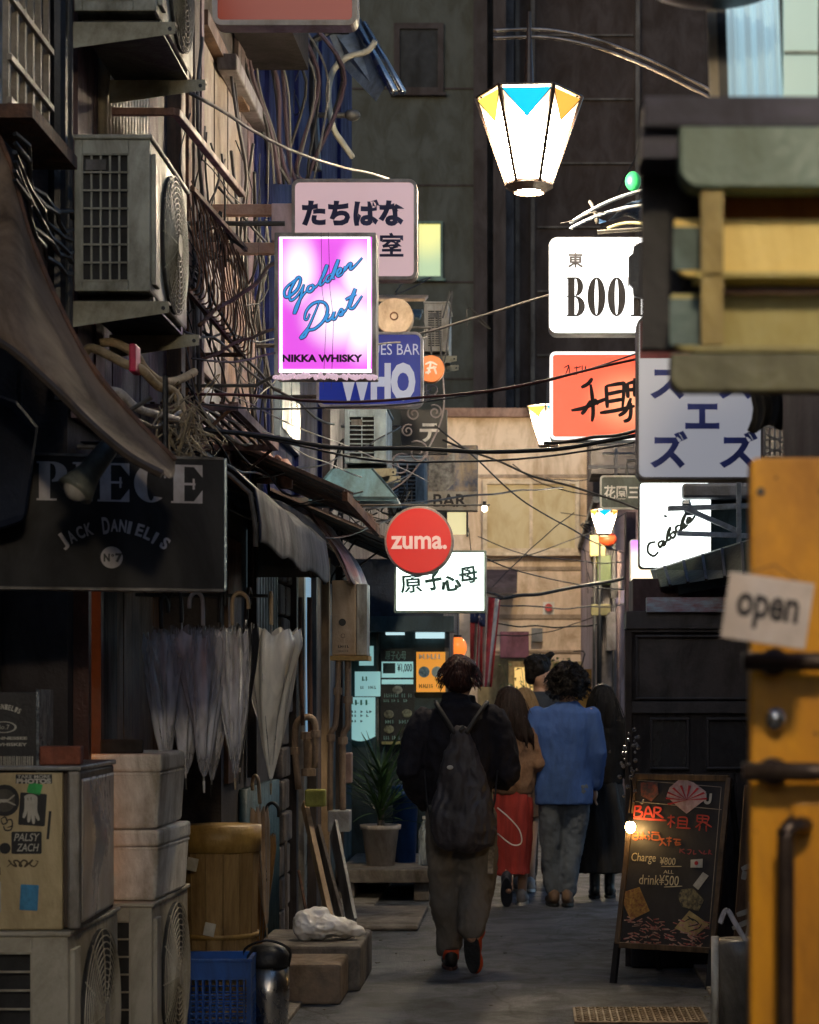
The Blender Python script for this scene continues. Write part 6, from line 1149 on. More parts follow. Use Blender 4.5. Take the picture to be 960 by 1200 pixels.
# bare bulb hung at the left edge, with its dark hanging cord of beads
a = bp(.06, .70); lb = thing('bare_bulb', 'bare glowing warm bulb hanging at the left edge of the chalkboard', 'bulb', t.matrix_basis @ Vector(a)); bpy.context.view_layer.update()
lb.location = Matrix.Translation(o) @ Euler((0, 0, yaw)).to_matrix().to_4x4() @ (a+Vector((0, -.07, 0))); g = MB(); g.ell((0, 0, 0), (.028, .028, .034), 16, 12); part('glass_bulb', g, E('bare_bulb_glow', (1, .62, .22), st=65), lb, smooth=True)
g = MB(); g.tube([(0, 0, .03), (0, 0, .075)], .016, 10); part('socket', g, blackm, lb); g = MB(); g.tube([(0, 0, .07), (.01, 0, .2), (-.01, .03, .35), (.0, .06, .5)], .005, 5); part('cord', g, rubber, lb)
g = MB(); rr = random.Random(2)
for k in range(34): g.ell((rr.gauss(0, .03), rr.gauss(0.02, .02), .12+.42*rr.random()), [rr.uniform(.006, .014)]*3, 8, 6)
part('glass_bead', g, M('bead_glass', (.3, .28, .27), (.05, .04, .04), sc=60, rough=.08, bump=0, coat=1), lb, kind='stuff')
# tall brown plank sign with white kana, right of the board
o = gz(888, 10.1); t = thing('plank_sign', 'brown wooden plank sign with large white hand-painted kana, right of the chalkboard', 'sign', o, (0, R(4), 0)); g = MB()
for k in range(4): g = MB(); g.b2(-.14+k*.075, -.14+k*.075+.073, 0, .02, .12, 1.08); part('plank', g, brwood, t, bevel=.003)
ks = lambda L: strokes(t, L, lambda x, y: ((x-888)*10.1/F+.0, (1176-y)*10.1/F), .026, -.003, M('white_brush_paint', (.6, .57, .5), rough=.7, bump=0), taper=.6)
ks([[(866, 950), (876, 946), (890, 942)], [(873, 938), (872, 955), (876, 975), (888, 980)], [(868, 1000), (875, 997), (882, 998)], [(858, 1018), (872, 1012), (886, 1014)], [(875, 1005), (874, 1030), (877, 1052), (888, 1056)], [(862, 1020), (861, 1030)]])
ks([[(852, 1088), (872, 1078), (886, 1075)], [(856, 1072), (880, 1062)], [(870, 1055), (872, 1080), (868, 1100), (852, 1104)], [(868, 1098), (884, 1106)]])
# grey bin with white plastic beside it
t = thing('pale_bin', 'translucent grey plastic bin with a rolled white sheet at the foot of the plank sign', 'bin', gz(868, 9.3)); g = MB(); g.loft([(0, 0, 0, .1, .1), (0, 0, .35, .115, .115), (0, 0, .42, .118, .118)], 24); part('body', g, M('grey_plastic', (.34, .31, .27), (.24, .22, .19), rough=.25, bump=.1), t, smooth=True)
g = MB(); g.tube([(-.12, -.05, .02), (-.12, -.05, .44)], .018, 8); part('corner_tube', g, whitep, t, smooth=True); g = MB(); g.tube(smoothline([(-.1, -.06, .5), (-.07, -.06, .56), (-.03, -.06, .5), (.02, -.06, .42), (.05, -.06, .42)]), .012, 6); part('white_loop', g, vinyl('clear_umbrella_film', (.55, .55, .6), .42), t, smooth=True)
# ------------------------------------------------------------------ near right: open yellow door, sign, canopy, window
t = thing('right_building', 'dark near building on the right holding the yellow door and tiered canopy', 'building', (1.2, 6, 0)); w = MB(); w.b2(.62, 3, 3.25, 5.0, 0, 6); part('wall', w, M('night_brown_wall', (.03, .025, .028)), t, world=True)
w = MB(); w.b2(1.32, 3, 5.0, 11.5, 0, 5.5); part('rear_wall', w, M('night_brown_wall', (.03, .025, .028)), t, world=True)
Yd = 3.0; o = gz(985, Yd); t = thing('yellow_door', 'yellow painted door standing open with dark pull bars, at the right edge', 'door', o)
zt = P(0, 536, Yd).z; x0 = P(880, 0, Yd).x-o.x
g = MB(); g.prism(rrect(x0, .06, .14, zt, .012), 0, .045); part('leaf', g, yellowp, t, bevel=.004)
g = MB(); g.b2(P(928, 0, Yd).x-o.x, .135, -.008, -.001, .1, P(0, 940, Yd).z); part('raised_panel', g, yellowp, t, bevel=.004)
g = MB(); rr = random.Random(6)
for k in range(26): g.box((rr.uniform(x0+.006, .12), -.0005, rr.uniform(.9, zt-.03)), (rr.uniform(.002, .006), .0006, rr.uniform(.002, .012)), (0, rr.uniform(-1, 1), 0))
part('chipped_paint', g, M('bare_primer', (.16, .09, .04), rough=.8), t, kind='stuff')
for q in (zt-.05, 1.0): g = MB(); g.tube([(x0+.014, -.004, q), (x0+.014, 0, q)], .006, 10); part('screw', g, dull, t)
dkh = M('dark_bronze_handle', (.09, .065, .05), (.05, .035, .03), rough=.35, metal=.6)
for py in (776, 903):
    z = P(0, py, Yd).z; g = MB(); g.tube([(x0-.016, -.045, z), (.13, -.045, z)], .0135, 14); b = part('hinge_bar', g, dkh, t, smooth=True); g = MB(); g.tube([(x0+.03, -.045, z), (x0+.03, 0, z)], .02, 14); part('mount', g, dkh, b, smooth=True)
z = P(0, 843, Yd).z; g = MB(); g.ell((x0+.035, -.012, z), (.016, .012, .019), 14, 8); part('lock', g, chrome, t, smooth=True)
g = MB(); xb = P(915, 0, Yd).x-o.x; z2 = P(0, 966, Yd).z; g.tube(smoothline([(xb, -.06, .3), (xb, -.06, z2-.1), (xb, -.06, z2-.02), (xb+.008, -.055, z2), (xb+.03, -.03, z2), (xb+.032, 0, z2)], 4), .0125, 12); part('pull_bar', g, dkh, t, smooth=True); g = MB(); g.tube([(xb+.032, -.006, z2), (xb+.032, 0, z2)], .024, 16); part('rose', g, dkh, t)
o = P(893, 760, 2.85); t = thing('open_sign', 'small white tilted board reading open hung on the yellow door', 'sign', o, (0, R(8.5), 0)); k = 2.85/F
g = MB(); g.b2(-50*k, 50*k, 0, .006, 6*k, 84*k); part('board', g, M('matt_white_board', (.66, .6, .6), rough=.6, grime=.12, bump=0), t, bevel=.001)
text(t, 'open', -37*k, 22*k, 36*k, 62*k, -.001, M('dark_grey_paint', (.03, .03, .04), bump=0), bold=.03, ext=.0005); g = MB(); g.tube([(-30*k, .003, 84*k), (0, .01, 100*k), (30*k, .003, 84*k)], .001, 4); part('string', g, blackm, t)
# tiered canopy of green boxes, warm light inside put into its yellow colour
Yc = 3.0; t = thing('tiered_canopy', 'tiered green metal canopy boxes with warm yellow insides above the yellow door', 'canopy', P(900, 460, Yc)); o = t.location.copy()
def Lp(px, py, Y=Yc): return P(px, py, Y)-o
def cbox(nm, px0, py0, px1, py1, m, Y0=Yc, dep=.3, bev=0, lab=None): a, b = Lp(px0, py1, Y0), Lp(px1, py0, Y0); g = MB(); g.b2(a.x, b.x, a.y, a.y+dep, a.z, b.z); return part(nm, g, m, t, bevel=bev, label=lab)
cbox('back_board', 752, 118, 1010, 408, M('near_black_wood', (.014, .012, .015), rough=.6), Yc+.1, .04)
cbox('roof_board', 755, 112, 1010, 149, M('slate_purple_board', (.055, .052, .085), (.04, .04, .06), rough=.6, stretch=(1, 1, 8)), Yc-.02, .12, .004); cbox('roof_end', 752, 150, 797, 185, M('slate_purple_board', (.055, .052, .085)), Yc+.0, .1)
yin = M('warm_light_yellow', (.85, .66, .22), (.78, .6, .2), sc=2, rough=.5, grime=.15); yin2 = M('olive_enamel', (.42, .37, .14), (.37, .33, .12), sc=2, rough=.5, grime=.15); brs = M('orange_brown_board', (.6, .2, .02), rough=.5, grime=.2)
def rb(nm, px0, py0, px1, py1, m, Y0, dep, r):
    a, b = Lp(px0, py1, Y0), Lp(px1, py0, Y0); g = MB(); q = [(b.x, a.z), (b.x, b.z), (a.x, b.z)]+[(a.x+r-r*math.cos(R(u)), a.z+r-r*math.sin(R(u))) for u in range(0, 91, 15)]; g.prism(q, a.y, a.y+dep); return part(nm, g, m, t, bevel=.003)
rb('upper_green_box', 797, 148, 1010, 219, greenm, Yc-.04, .06, .03); cbox('orange_strip', 845, 219, 1010, 258, brs, Yc+.06, .1); cbox('yellow_post', 822, 222, 848, 404, M('mustard_post', (.42, .32, .1), rough=.5), Yc-.03, .02)
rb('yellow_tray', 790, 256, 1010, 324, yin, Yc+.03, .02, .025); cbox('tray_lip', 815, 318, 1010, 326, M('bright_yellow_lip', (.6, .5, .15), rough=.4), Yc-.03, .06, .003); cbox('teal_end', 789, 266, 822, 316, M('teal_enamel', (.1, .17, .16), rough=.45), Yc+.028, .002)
cbox('brown_strip', 838, 326, 1010, 345, M('dark_orange_board', (.12, .045, .015), rough=.5), Yc+.06, .1)
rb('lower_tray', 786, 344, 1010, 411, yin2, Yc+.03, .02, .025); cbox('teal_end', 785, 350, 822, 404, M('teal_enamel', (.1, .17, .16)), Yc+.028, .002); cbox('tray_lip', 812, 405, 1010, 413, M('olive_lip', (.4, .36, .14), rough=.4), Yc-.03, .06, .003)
rb('bottom_green_box', 786, 414, 1010, 458, M('olive_green_enamel', (.15, .15, .08), rough=.45), Yc-.03, .04, .02)
# pale lit window above
t = thing('curtained_window', 'pale blue-white lit window with drawn curtains at the top right corner', 'window', P(920, 130, 4.4)); o = t.location.copy()
curt = E('pale_blue_curtain', (.4, .56, .62), st=.55)
def Lw(px, py, Y=4.4): return P(px, py, Y)-o
g = MB(); a, b = Lw(850, 130), Lw(918, -40); g.grid(lambda u, v: (a.x+(b.x-a.x)*u-.012*v, .012*math.sin(u*26)+.006*math.sin(u*61), a.z+(b.z-a.z)*v), 60, 2, (0, .003, 0)); part('curtain', g, curt, t, smooth=True)
g = MB(); a, b = Lw(918, 130), Lw(1010, -40); g.b2(a.x, b.x, -.01, .01, a.z, b.z); part('pane', g, E('pale_green_pane', (.38, .55, .5), st=.5), t); g = MB(); a = Lw(918, 64); g.b2(a.x, b.x, -.014, -.011, a.z-.004, a.z+.004); part('glazing_bar', g, M('pale_green_bar', (.4, .5, .45)), t)
g = MB(); g.bar(Lw(838, 132), Lw(832, -40), .014, .02); part('outer_frame', g, M('beige_frame', (.42, .36, .26), rough=.5), t); g = MB(); g.bar(Lw(846, 132), Lw(841, -40), .008, .03); part('inner_frame', g, blackm, t)
g = MB(); a = Lw(848, 132); g.b2(a.x, a.x+.6, .03, .06, a.z, a.z+.4); part('backing', g, M('night_brown_wall', (.03, .025, .028)), t)
t = thing('eave_lamp', 'dark round lamp housing with a small bluish light at the top right', 'lamp', P(838, -12, 4.2)); g = MB(); g.ell((0, 0, .02), (.15, .15, .035), 24, 10); part('housing', g, blackm, t, smooth=True); g = MB(); g.ell((-.022, -.14, .008), (.012, .008, .008), 12, 8); part('light', g, E('bluish_led', (.6, .8, 1), st=1.6), t, smooth=True)
# dark cloth valance and lattice under the canopy
g = MB(); g.grid(lambda u, v: P(875+110*u+8*math.sin(v*3), 452+52*v*(1-.2*u)+4*math.sin(u*21), 5.6+.03*math.sin(u*40)), 40, 4, (0, .01, 0)); solo('dark_valance', g, M('black_fringe_cloth', (.02, .018, .016), rough=.8, stretch=(30, 1, 1)), 'dark ragged cloth valance right of the katakana sign', 'valance', smooth=True)
t = thing('metal_lattice', 'small pale metal lattice right of the katakana sign', 'lattice', P(915, 538, 8.5)); o = t.location.copy()
for k in range(7): g = MB(); g.bar(P(896+6*k, 498, 8.5)-o, P(896+6*k, 534, 8.5)-o, .008); part('bar', g, metal, t)
for k in range(5): g = MB(); g.bar(P(896, 500+8*k, 8.49)-o, P(934, 503+8*((k*3) % 5), 8.49)-o, .006); part('brace', g, metal, t)
# ------------------------------------------------------------------ overhead cables
OC = [  # a(px,py,Y), b(px,py,Y), sag, radius, material, label
 ((222, 462, 9), (750, 420, 10), .10, .0075, redc, 'maroon cable sweeping beneath the magenta sign to the red sign'),
 ((222, 468, 9.2), (760, 412, 10), .12, .005, greyc, 'thin grey cable running just below the maroon one'),
 ((230, 505, 9), (760, 510, 9.6), .08, .012, rubber, 'thickest black cable sagging across the alley under the blue sign'),
 ((240, 500, 9.1), (800, 500, 10), .16, .006, rubber, 'black cable twisted along the thickest one'),
 ((470, 395, 13), (760, 302, 12), .03, .009, greyc, 'grey cable rising from the blue sign across the white BOOT sign'),
 ((225, 110, 8), (455, 210, 11.5), .05, .009, greyc, 'taut grey stay wire slanting down to the pink sign corner'),
 ((520, 515, 14), (780, 605, 13), .03, .009, rubber, 'black cable slanting from the iron scrollwork down to the script sign'),
 ((510, 500, 14), (735, 650, 20), .12, .007, rubber, 'long black cable dropping across the cream building to the pole'),
 ((430, 598, 13), (660, 572, 19), -.02, .009, rubber, 'black cable with a small bulb running over the round red sign'),
 ((560, 630, 18), (735, 656, 20), .1, .006, greyc, 'dim cable low across the cream building window'),
 ((575, 702, 19), (735, 676, 20), .02, .02, rubber, 'thick dark cable bundle crossing under the cream building window'),
 ((560, 650, 18), (740, 693, 20), .06, .008, rubber, 'black cable below the window slanting down to the pole'),
 ((575, 708, 19), (735, 706, 20), .05, .008, greyc, 'grey cable under the thick bundle'),
 ((580, 730, 22), (720, 728, 21), .06, .01, rubber, 'black cable above the maroon signboard'),
 ((575, 690, 18), (672, 600, 19), -.03, .006, rubber, 'thin black cable climbing right across the cream window'),
 ((540, 540, 18), (560, 690, 19), .0, .005, rubber, 'thin black drop wire beside the flag'),
 ((600, 545, 22), (735, 575, 21), .15, .007, rubber, 'black cable above the cream building window'),
 ((640, 560, 22), (690, 562, 22), .02, .006, greyc, 'short grey wire at the cream building corner'),
 ((225, 520, 9), (345, 545, 12), .1, .008, rubber, 'black cable running from the tangle over the brown tin roof'),
 ((150, 520, 7.6), (470, 600, 15), .25, .009, rubber, 'sagging black cable along the left eaves'),
 ((225, 420, 9), (500, 395, 12.5), .02, .006, greyc, 'fine grey wire behind the magenta sign'),
 ((235, 380, 9), (330, 310, 10.5), .0, .012, rust, 'rusty stay rod slanting up toward the magenta sign'),
 ((235, 425, 9.2), (350, 370, 10.8), .0, .009, rust, 'lower rusty stay rod beside the iron shelf'),
 ((300, 560, 11), (470, 500, 14.5), .05, .006, rubber, 'black wire rising past the teal hood'),
 ((260, 590, 10.8), (480, 555, 14.6), .08, .006, rubber, 'black wire crossing in front of the teal hood'),
 ((230, 470, 9), (420, 560, 12.4), .0, .0045, M('white_wire', (.5, .5, .5), bump=0), 'fine white wire running down behind the magenta sign'),
 ((250, 455, 9), (500, 565, 12.6), .0, .004, M('white_wire', (.5, .5, .5)), 'second fine white wire, slightly higher than the first'),
 ((330, 430, 11), (230, 560, 10), .0, .005, rubber, 'steep black wire left of the blue sign'),
 ((660, 262, 12), (760, 236, 12.4), .0, .004, greyc, 'thin wire over the BOOT sign'),
 ((690, 300, 30), (760, 150, 28), .0, .01, rubber, 'black wire against the brown tower'),
 ((225, 458, 8.8), (300, 520, 11), .08, .01, rubber, 'black cable dropping behind the lettered sign box'),
 ((640, 520, 11.5), (770, 500, 11.3), .01, .012, blackm, 'dark cable under the red lit sign'),
 ((480, 655, 20), (735, 600, 21), .2, .007, rubber, 'cable sagging across the cream building wall'),
 ((575, 745, 22), (715, 712, 21), .1, .006, rubber, 'thin cable low on the cream building'),
]
for i, (a, b, sg, r, m, l) in enumerate(OC):
    g = MB(); g.tube(catenary(P(*a), P(*b), sg, 22, .035, i*3.7), r*.85, 6); solo('overhead_cable', g, m, l, 'cable', 'cables strung across the alley', smooth=True)
t = thing('string_bulb', 'tiny glowing bulb on the cable right of the BAR sign', 'bulb', P(568, 600, 17.5)); g = MB(); g.ell((0, 0, .03), (.026, .026, .03), 12, 8); part('glass_bulb', g, E('tiny_bulb', (1, .8, .45), st=14), t, smooth=True); g = MB(); g.tube([(0, 0, .06), (0, 0, .09)], .015, 8); part('socket', g, blackm, t)
t = thing('lit_window_strip', 'narrow glowing warm window strip beneath the BAR sign', 'window', P(538, 626, 17.6)); g = MB(); g.b2(-.1, .06, 0, .05, 0, .19); part('pane', g, E('pale_yellow_window', (1, .85, .45), st=.7), t); g = MB(); g.b2(-.12, -.102, -.02, .06, -.02, .21); g.b2(.062, .08, -.02, .06, -.02, .21); part('frame', g, blackm, t)
# ------------------------------------------------------------------ people
skin = M('skin', (.5, .3, .21), (.44, .25, .17), sc=14, rough=.5, bump=.05, grime=.0)
def hand(m, w, d, s=1, curl=.6):   # palm and five bent fingers; w wrist, d direction of the fingers
    d = Vector(d).normalized(); side = Vector((0, 1, 0)) if abs(d.y) < .7 else Vector((1, 0, 0)); side = (side-d*side.dot(d)).normalized(); nrm = d.cross(side)
    c = Vector(w)+d*.045; m.ell(c, (.022, .04, .045)) if abs(d.z) > .6 else m.ell(c, (.04, .04, .022))
    for k in range(4):
        b = Vector(w)+d*.075+side*(.027-.018*k); L = (.062, .072, .068, .052)[k]; m.tube([b, b+d*L*.5+nrm*.004, b+d*L*.85+nrm*L*curl*.5], [.0095, .009, .0075], 6)
    b = Vector(w)+d*.03+side*.035; m.tube([b, b+side*.02+d*.025, b+side*.018+d*.05+nrm*.015], [.011, .010, .008], 6)
def shoe(parent, name, pos, pitch, yaw, mu, ms, label=None, hi=0, L=.28, extra=None):
    rot = (Euler((0, 0, yaw)).to_matrix() @ Euler((pitch, 0, 0)).to_matrix()).to_4x4(); X = Matrix.Translation(pos) @ rot
    m = MB(); m.ell((0, -.01, .05), (.043, .1, .045)); m.ell((0, .1, .04), (.046, .075, .034)); m.ell((0, -.07, .07), (.04, .05, .055)); m.loft([(0, -.045, .04, .04, .055), (0, -.05, .10+hi, .043, .05)], 14)
    me = remesh(m, .008, 3); me.transform(X); o = part(name, me, mu, parent, label=label)
    out = [(.04*math.cos(a)*(1.0+.12*math.sin(a)) , .0+.14*math.sin(a)) for a in [2*PI*i/20 for i in range(20)]]; s = MB(); s.prismz([(x*1.12, y+.02) for x, y in out], -.002, .022); me = s.mesh('sole'); me.transform(X); so_ = part('sole', me, ms, o, bevel=.004)
    if extra: e = MB(); e.loft([(0, -.05, .06, .046, .056), (0, -.05, .115, .047, .056)], 14); me = e.mesh('heel_patch'); me.transform(X); part('heel_patch', me, extra, o, smooth=True)
    return o
def person(label, px, Y, k, build, yaw=0):
    t = thing('person', label, 'person', gz(px, Y), yaw); t.scale = (k, k, k); build(t); return t
def limbs(m, pts, n=12): m.tube([p for p, r in pts], [r for p, r in pts], n); [m.ell(p, (r, r, r), 10, 7) for p, r in pts]
def body(t, head, hr=(.078, .095, .115), legs=(), arms=(), hands=(), turn=0, ears=True):
    m = MB(); hx, hy, hz = head; m.ell(head, hr, 18, 12); fx, fy = math.sin(turn), math.cos(turn)
    m.ell((hx+fx*.03, hy+fy*.03, hz-.06), (.055, .065, .06)); m.tube([(hx+fx*.085, hy+fy*.085, hz+.02), (hx+fx*.108, hy+fy*.108, hz-.018)], [.01, .016], 8)       # jaw, nose
    m.ell((hx+fx*.088, hy+fy*.088, hz-.055), (.024, .02, .010)); m.ell((hx+fx*.08, hy+fy*.08, hz-.1), (.025, .022, .018))                                       # mouth, chin
    for sgn in (-1, 1):
        m.ell((hx+fx*.078+fy*sgn*.032, hy+fy*.078-fx*sgn*.032, hz+.015), (.016, .014, .01))
        if ears: m.ell((hx+fy*sgn*.08-fx*.0, hy-fx*sgn*.08, hz-.005), (.012, .02, .032))
    m.tube([(hx, hy-.02*fy, hz-.04), (hx*.6, hy*.4, hz-.17), (0, 0, hz-.26)], [.056, .058, .08], 14)
    m.loft([(0, 0, .86, .13, .09), (0, 0, 1.0, .13, .09), (0, 0, 1.2, .14, .095), (0, 0, 1.38, .15, .085)], 20)
    for a in arms: limbs(m, a, 10)
    for l in legs: limbs(m, l, 10)
    for w, d in hands: hand(m, w, d)
    return part('body', remesh(m, .009, 2), skin, t)
V = Vector
def garment(t, name, fn, mat, vox=.014, sm=3, wr=.014, ws=(8, 8, 3), seed=0, label=None):
    m = MB(); fn(m); return part(name, remesh(m, vox, sm, wr, ws, seed), mat, t, label=label)
def strands(hp, c, rad, n, L, mat, seed, down=1.0, curl=0, bmin=-.5, r0=.0022):
    rr = random.Random(seed); m = MB(); c = V(c)
    for i in range(n):
        a, b = rr.uniform(0, 6.283), rr.uniform(bmin, 1.5); q = V((math.cos(a)*math.cos(b), math.sin(a)*math.cos(b), math.sin(b)))
        p = c+V((q.x*rad[0], q.y*rad[1], q.z*rad[2])); tg = V((q.x*.6, q.y*.6, -down)).normalized(); ll = L*rr.uniform(.5, 1.2); s1 = V((rr.gauss(0, .25), rr.gauss(0, .25), rr.gauss(0, .12))); pts = [p-q*.004]
        for k in range(1, 5 if not curl else 8):
            u = k/(4 if not curl else 7); w = V((math.cos(u*9+a*5), math.sin(u*9+a*3), math.sin(u*7)))*curl; pts.append(p+q*(.008*math.sin(u*3)+curl*.5)+(tg+s1*.4)*ll*u+w)
        m.tube(pts, [r0]*(len(pts)-1)+[r0*.4], 3)
    return part('hair_strands', m, mat, hp, kind='stuff')
# --- main walking man seen from behind
def man(t):
    LL = [(V((-.09, 0, .9)), .09), (V((-.08, .10, .5)), .06), (V((-.06, .16, .1)), .042)]; RL = [(V((.09, 0, .9)), .09), (V((.1, .06, .48)), .06), (V((.08, -.14, .22)), .042)]
    LA = [(V((-.2, 0, 1.4)), .05), (V((-.26, -.03, 1.12)), .042), (V((-.19, .14, .97)), .03)]; RA = [(V((.2, 0, 1.4)), .05), (V((.27, -.03, 1.12)), .042), (V((.18, .18, 1.06)), .03)]
    body(t, (0, .05, 1.62), legs=(LL, RL), arms=(LA, RA), hands=((V((-.18, .16, .96)), (.5, .6, -.3)), (V((.17, .2, 1.06)), (-.6, .6, 0))))
    def hair(m):
        m.ell((0, .035, 1.66), (.098, .108, .095)); m.ell((0, -.01, 1.615), (.09, .085, .075)); rr = random.Random(3)
        for i in range(60): a, b = rr.uniform(0, 6.28), rr.uniform(-.5, 1.4); m.ell((.092*math.cos(a)*math.cos(b), .035+.1*math.sin(a)*math.cos(b), 1.65+.095*math.sin(b)), (.016, .016, .02), 6, 5)
    hp = garment(t, 'hair', hair, M('dark_reddish_hair', (.05, .018, .014), (.02, .01, .009), sc=30, rough=.45, bump=.6, stretch=(1, 1, .4), spec=.15, grime=0), .009, 1, .008, (30, 30, 16))
    strands(hp, (0, .025, 1.645), (.103, .112, .10), 520, .048, MATS['dark_reddish_hair'], 1)
    def jac(m):
        m.loft([(0, .0, .76, .165, .125), (0, .0, .86, .19, .14), (0, 0, 1.0, .19, .135), (0, 0, 1.15, .2, .14), (0, 0, 1.3, .215, .14), (0, 0, 1.4, .215, .12), (0, 0, 1.46, .14, .1), (0, .01, 1.5, .09, .09)], 28)
        for sg, el, wr_ in ((-1, V((-.275, -.04, 1.12)), V((-.2, .14, .93))), (1, V((.275, -.03, 1.1)), V((.19, .16, 1.05)))):
            limbs(m, [(V((sg*.19, 0, 1.39)), .085), (V((sg*.235, -.01, 1.28)), .082), (el, .075), ((el+wr_)/2, .068), (wr_, .05)], 14)
        m.tube([(0, .03, 1.45), (0, .03, 1.52), (0, .03, 1.545)], [.1, .098, .088], 18); m.ell((0, -.05, 1.46), (.12, .07, .05))
    garment(t, 'jacket', jac, M('black_padded_jacket', (.018, .016, .022), (.011, .01, .014), sc=5, rough=.8, spec=.2, bump=.3, grime=.1), .013, 3, .02, (9, 9, 6))
    tr = M('grey_brown_trousers', (.165, .15, .135), (.135, .122, .11), sc=3, rough=.85, bump=.3, grime=.2, stretch=(1, 1, .5))
    def leg(P3): return lambda m: (limbs(m, P3, 16), m.ell((0, 0, .9), (.17, .13, .12)))
    garment(t, 'trousers', lambda m: (leg([(V((-.085, .0, .88)), .115), (V((-.088, .06, .68)), .102), (V((-.082, .10, .48)), .09), (V((-.07, .14, .28)), .083), (V((-.06, .15, .14)), .078)])(m), leg([(V((.085, 0, .88)), .115), (V((.098, .05, .68)), .112), (V((.105, .07, .5)), .104), (V((.09, -.04, .36)), .096), (V((.075, -.12, .27)), .085)])(m)), tr, .013, 3, .02, (8, 8, 7), 3)
    blk = M('black_shoe', (.015, .014, .014), rough=.4, grime=.2); org = M('orange_red_suede', (.62, .09, .02), (.5, .06, .015), rough=.6, grime=.1)
    shoe(t, 'shoe', V((-.055, .17, .0)), 0, R(6), blk, M('dark_red_sole', (.06, .02, .018)), extra=org, hi=.02)
    shoe(t, 'shoe', V((.07, -.15, .165)), R(-78), R(-22), org, M('dark_rubber_sole', (.02, .022, .022), (.012, .012, .012), sc=60, rough=.7, bump=.6), label='lifted orange red shoe showing its dark sole', hi=.02)
man_t = person('man in a black padded jacket walking away with a dark drawstring bag', 538, 11.3, 1.0, man)
b = thing('backpack', 'dark teardrop drawstring bag worn on the back of the man in the black jacket', 'backpack', gz(541, 11.3)+Vector((0, -.13, .70)))
def bagm(m): m.loft([(0, -.05, -.02, .07, .04), (.015, -.055, .02, .165, .07), (.02, -.055, .1, .19, .078), (.015, -.045, .22, .175, .07), (.005, -.035, .38, .14, .055), (0, -.03, .5, .105, .045), (0, -.025, .57, .075, .04), (0, -.03, .62, .055, .04), (0, -.02, .66, .03, .03)], 26)
garment(b, 'bag', bagm, M('dark_plum_nylon', (.045, .038, .045), (.028, .024, .03), sc=6, rough=.5, bump=.35, grime=.15), .011, 2, .022, (12, 12, 5), 8)
for sg in (-1, 1):
    m = MB(); m.tube(smoothline([(sg*.03, -.045, .62), (sg*.08, -.025, .70), (sg*.13, .03, .775), (sg*.14, .12, .79)], 4), .014, 6); part('strap', m, M('strap_black', (.02, .018, .02), rough=.6), b, smooth=True); m = MB(); m.tube([(sg*.14, -.05, .05), (sg*.185, -.0, .25), (sg*.2, .06, .42)], .005, 5); part('cord', m, M('strap_black', (.02, .018, .02), rough=.6), b, smooth=True)
m = MB(); m.ell((-.055, -.085, .44), (.018, .006, .012), 10, 6); part('logo_badge', m, whitep, b); m = MB(); m.tube([(0, -.04, .6), (.0, -.055, .645), (.02, -.05, .66)], .012, 6); part('drawcord', m, blackm, b)
m = MB(); m.grid(lambda u, v: (.155+.03*u+.008*math.sin(v*5), -.03+.01*math.sin(v*9), .22-.36*v), 2, 16, (0, .003, 0)); part('lettered_strap', m, M('beige_strap', (.42, .36, .26), (.2, .16, .12), sc=50, rough=.6, bump=0), b)
m = MB(); m.tube(smoothline([(.2, -.05, .22), (.26, -.06, .17), (.32, -.06, .1), (.33, -.06, .03), (.28, -.06, .02), (.2, -.05, .08)], 5), .004, 5); part('white_cord', m, whitep, b)
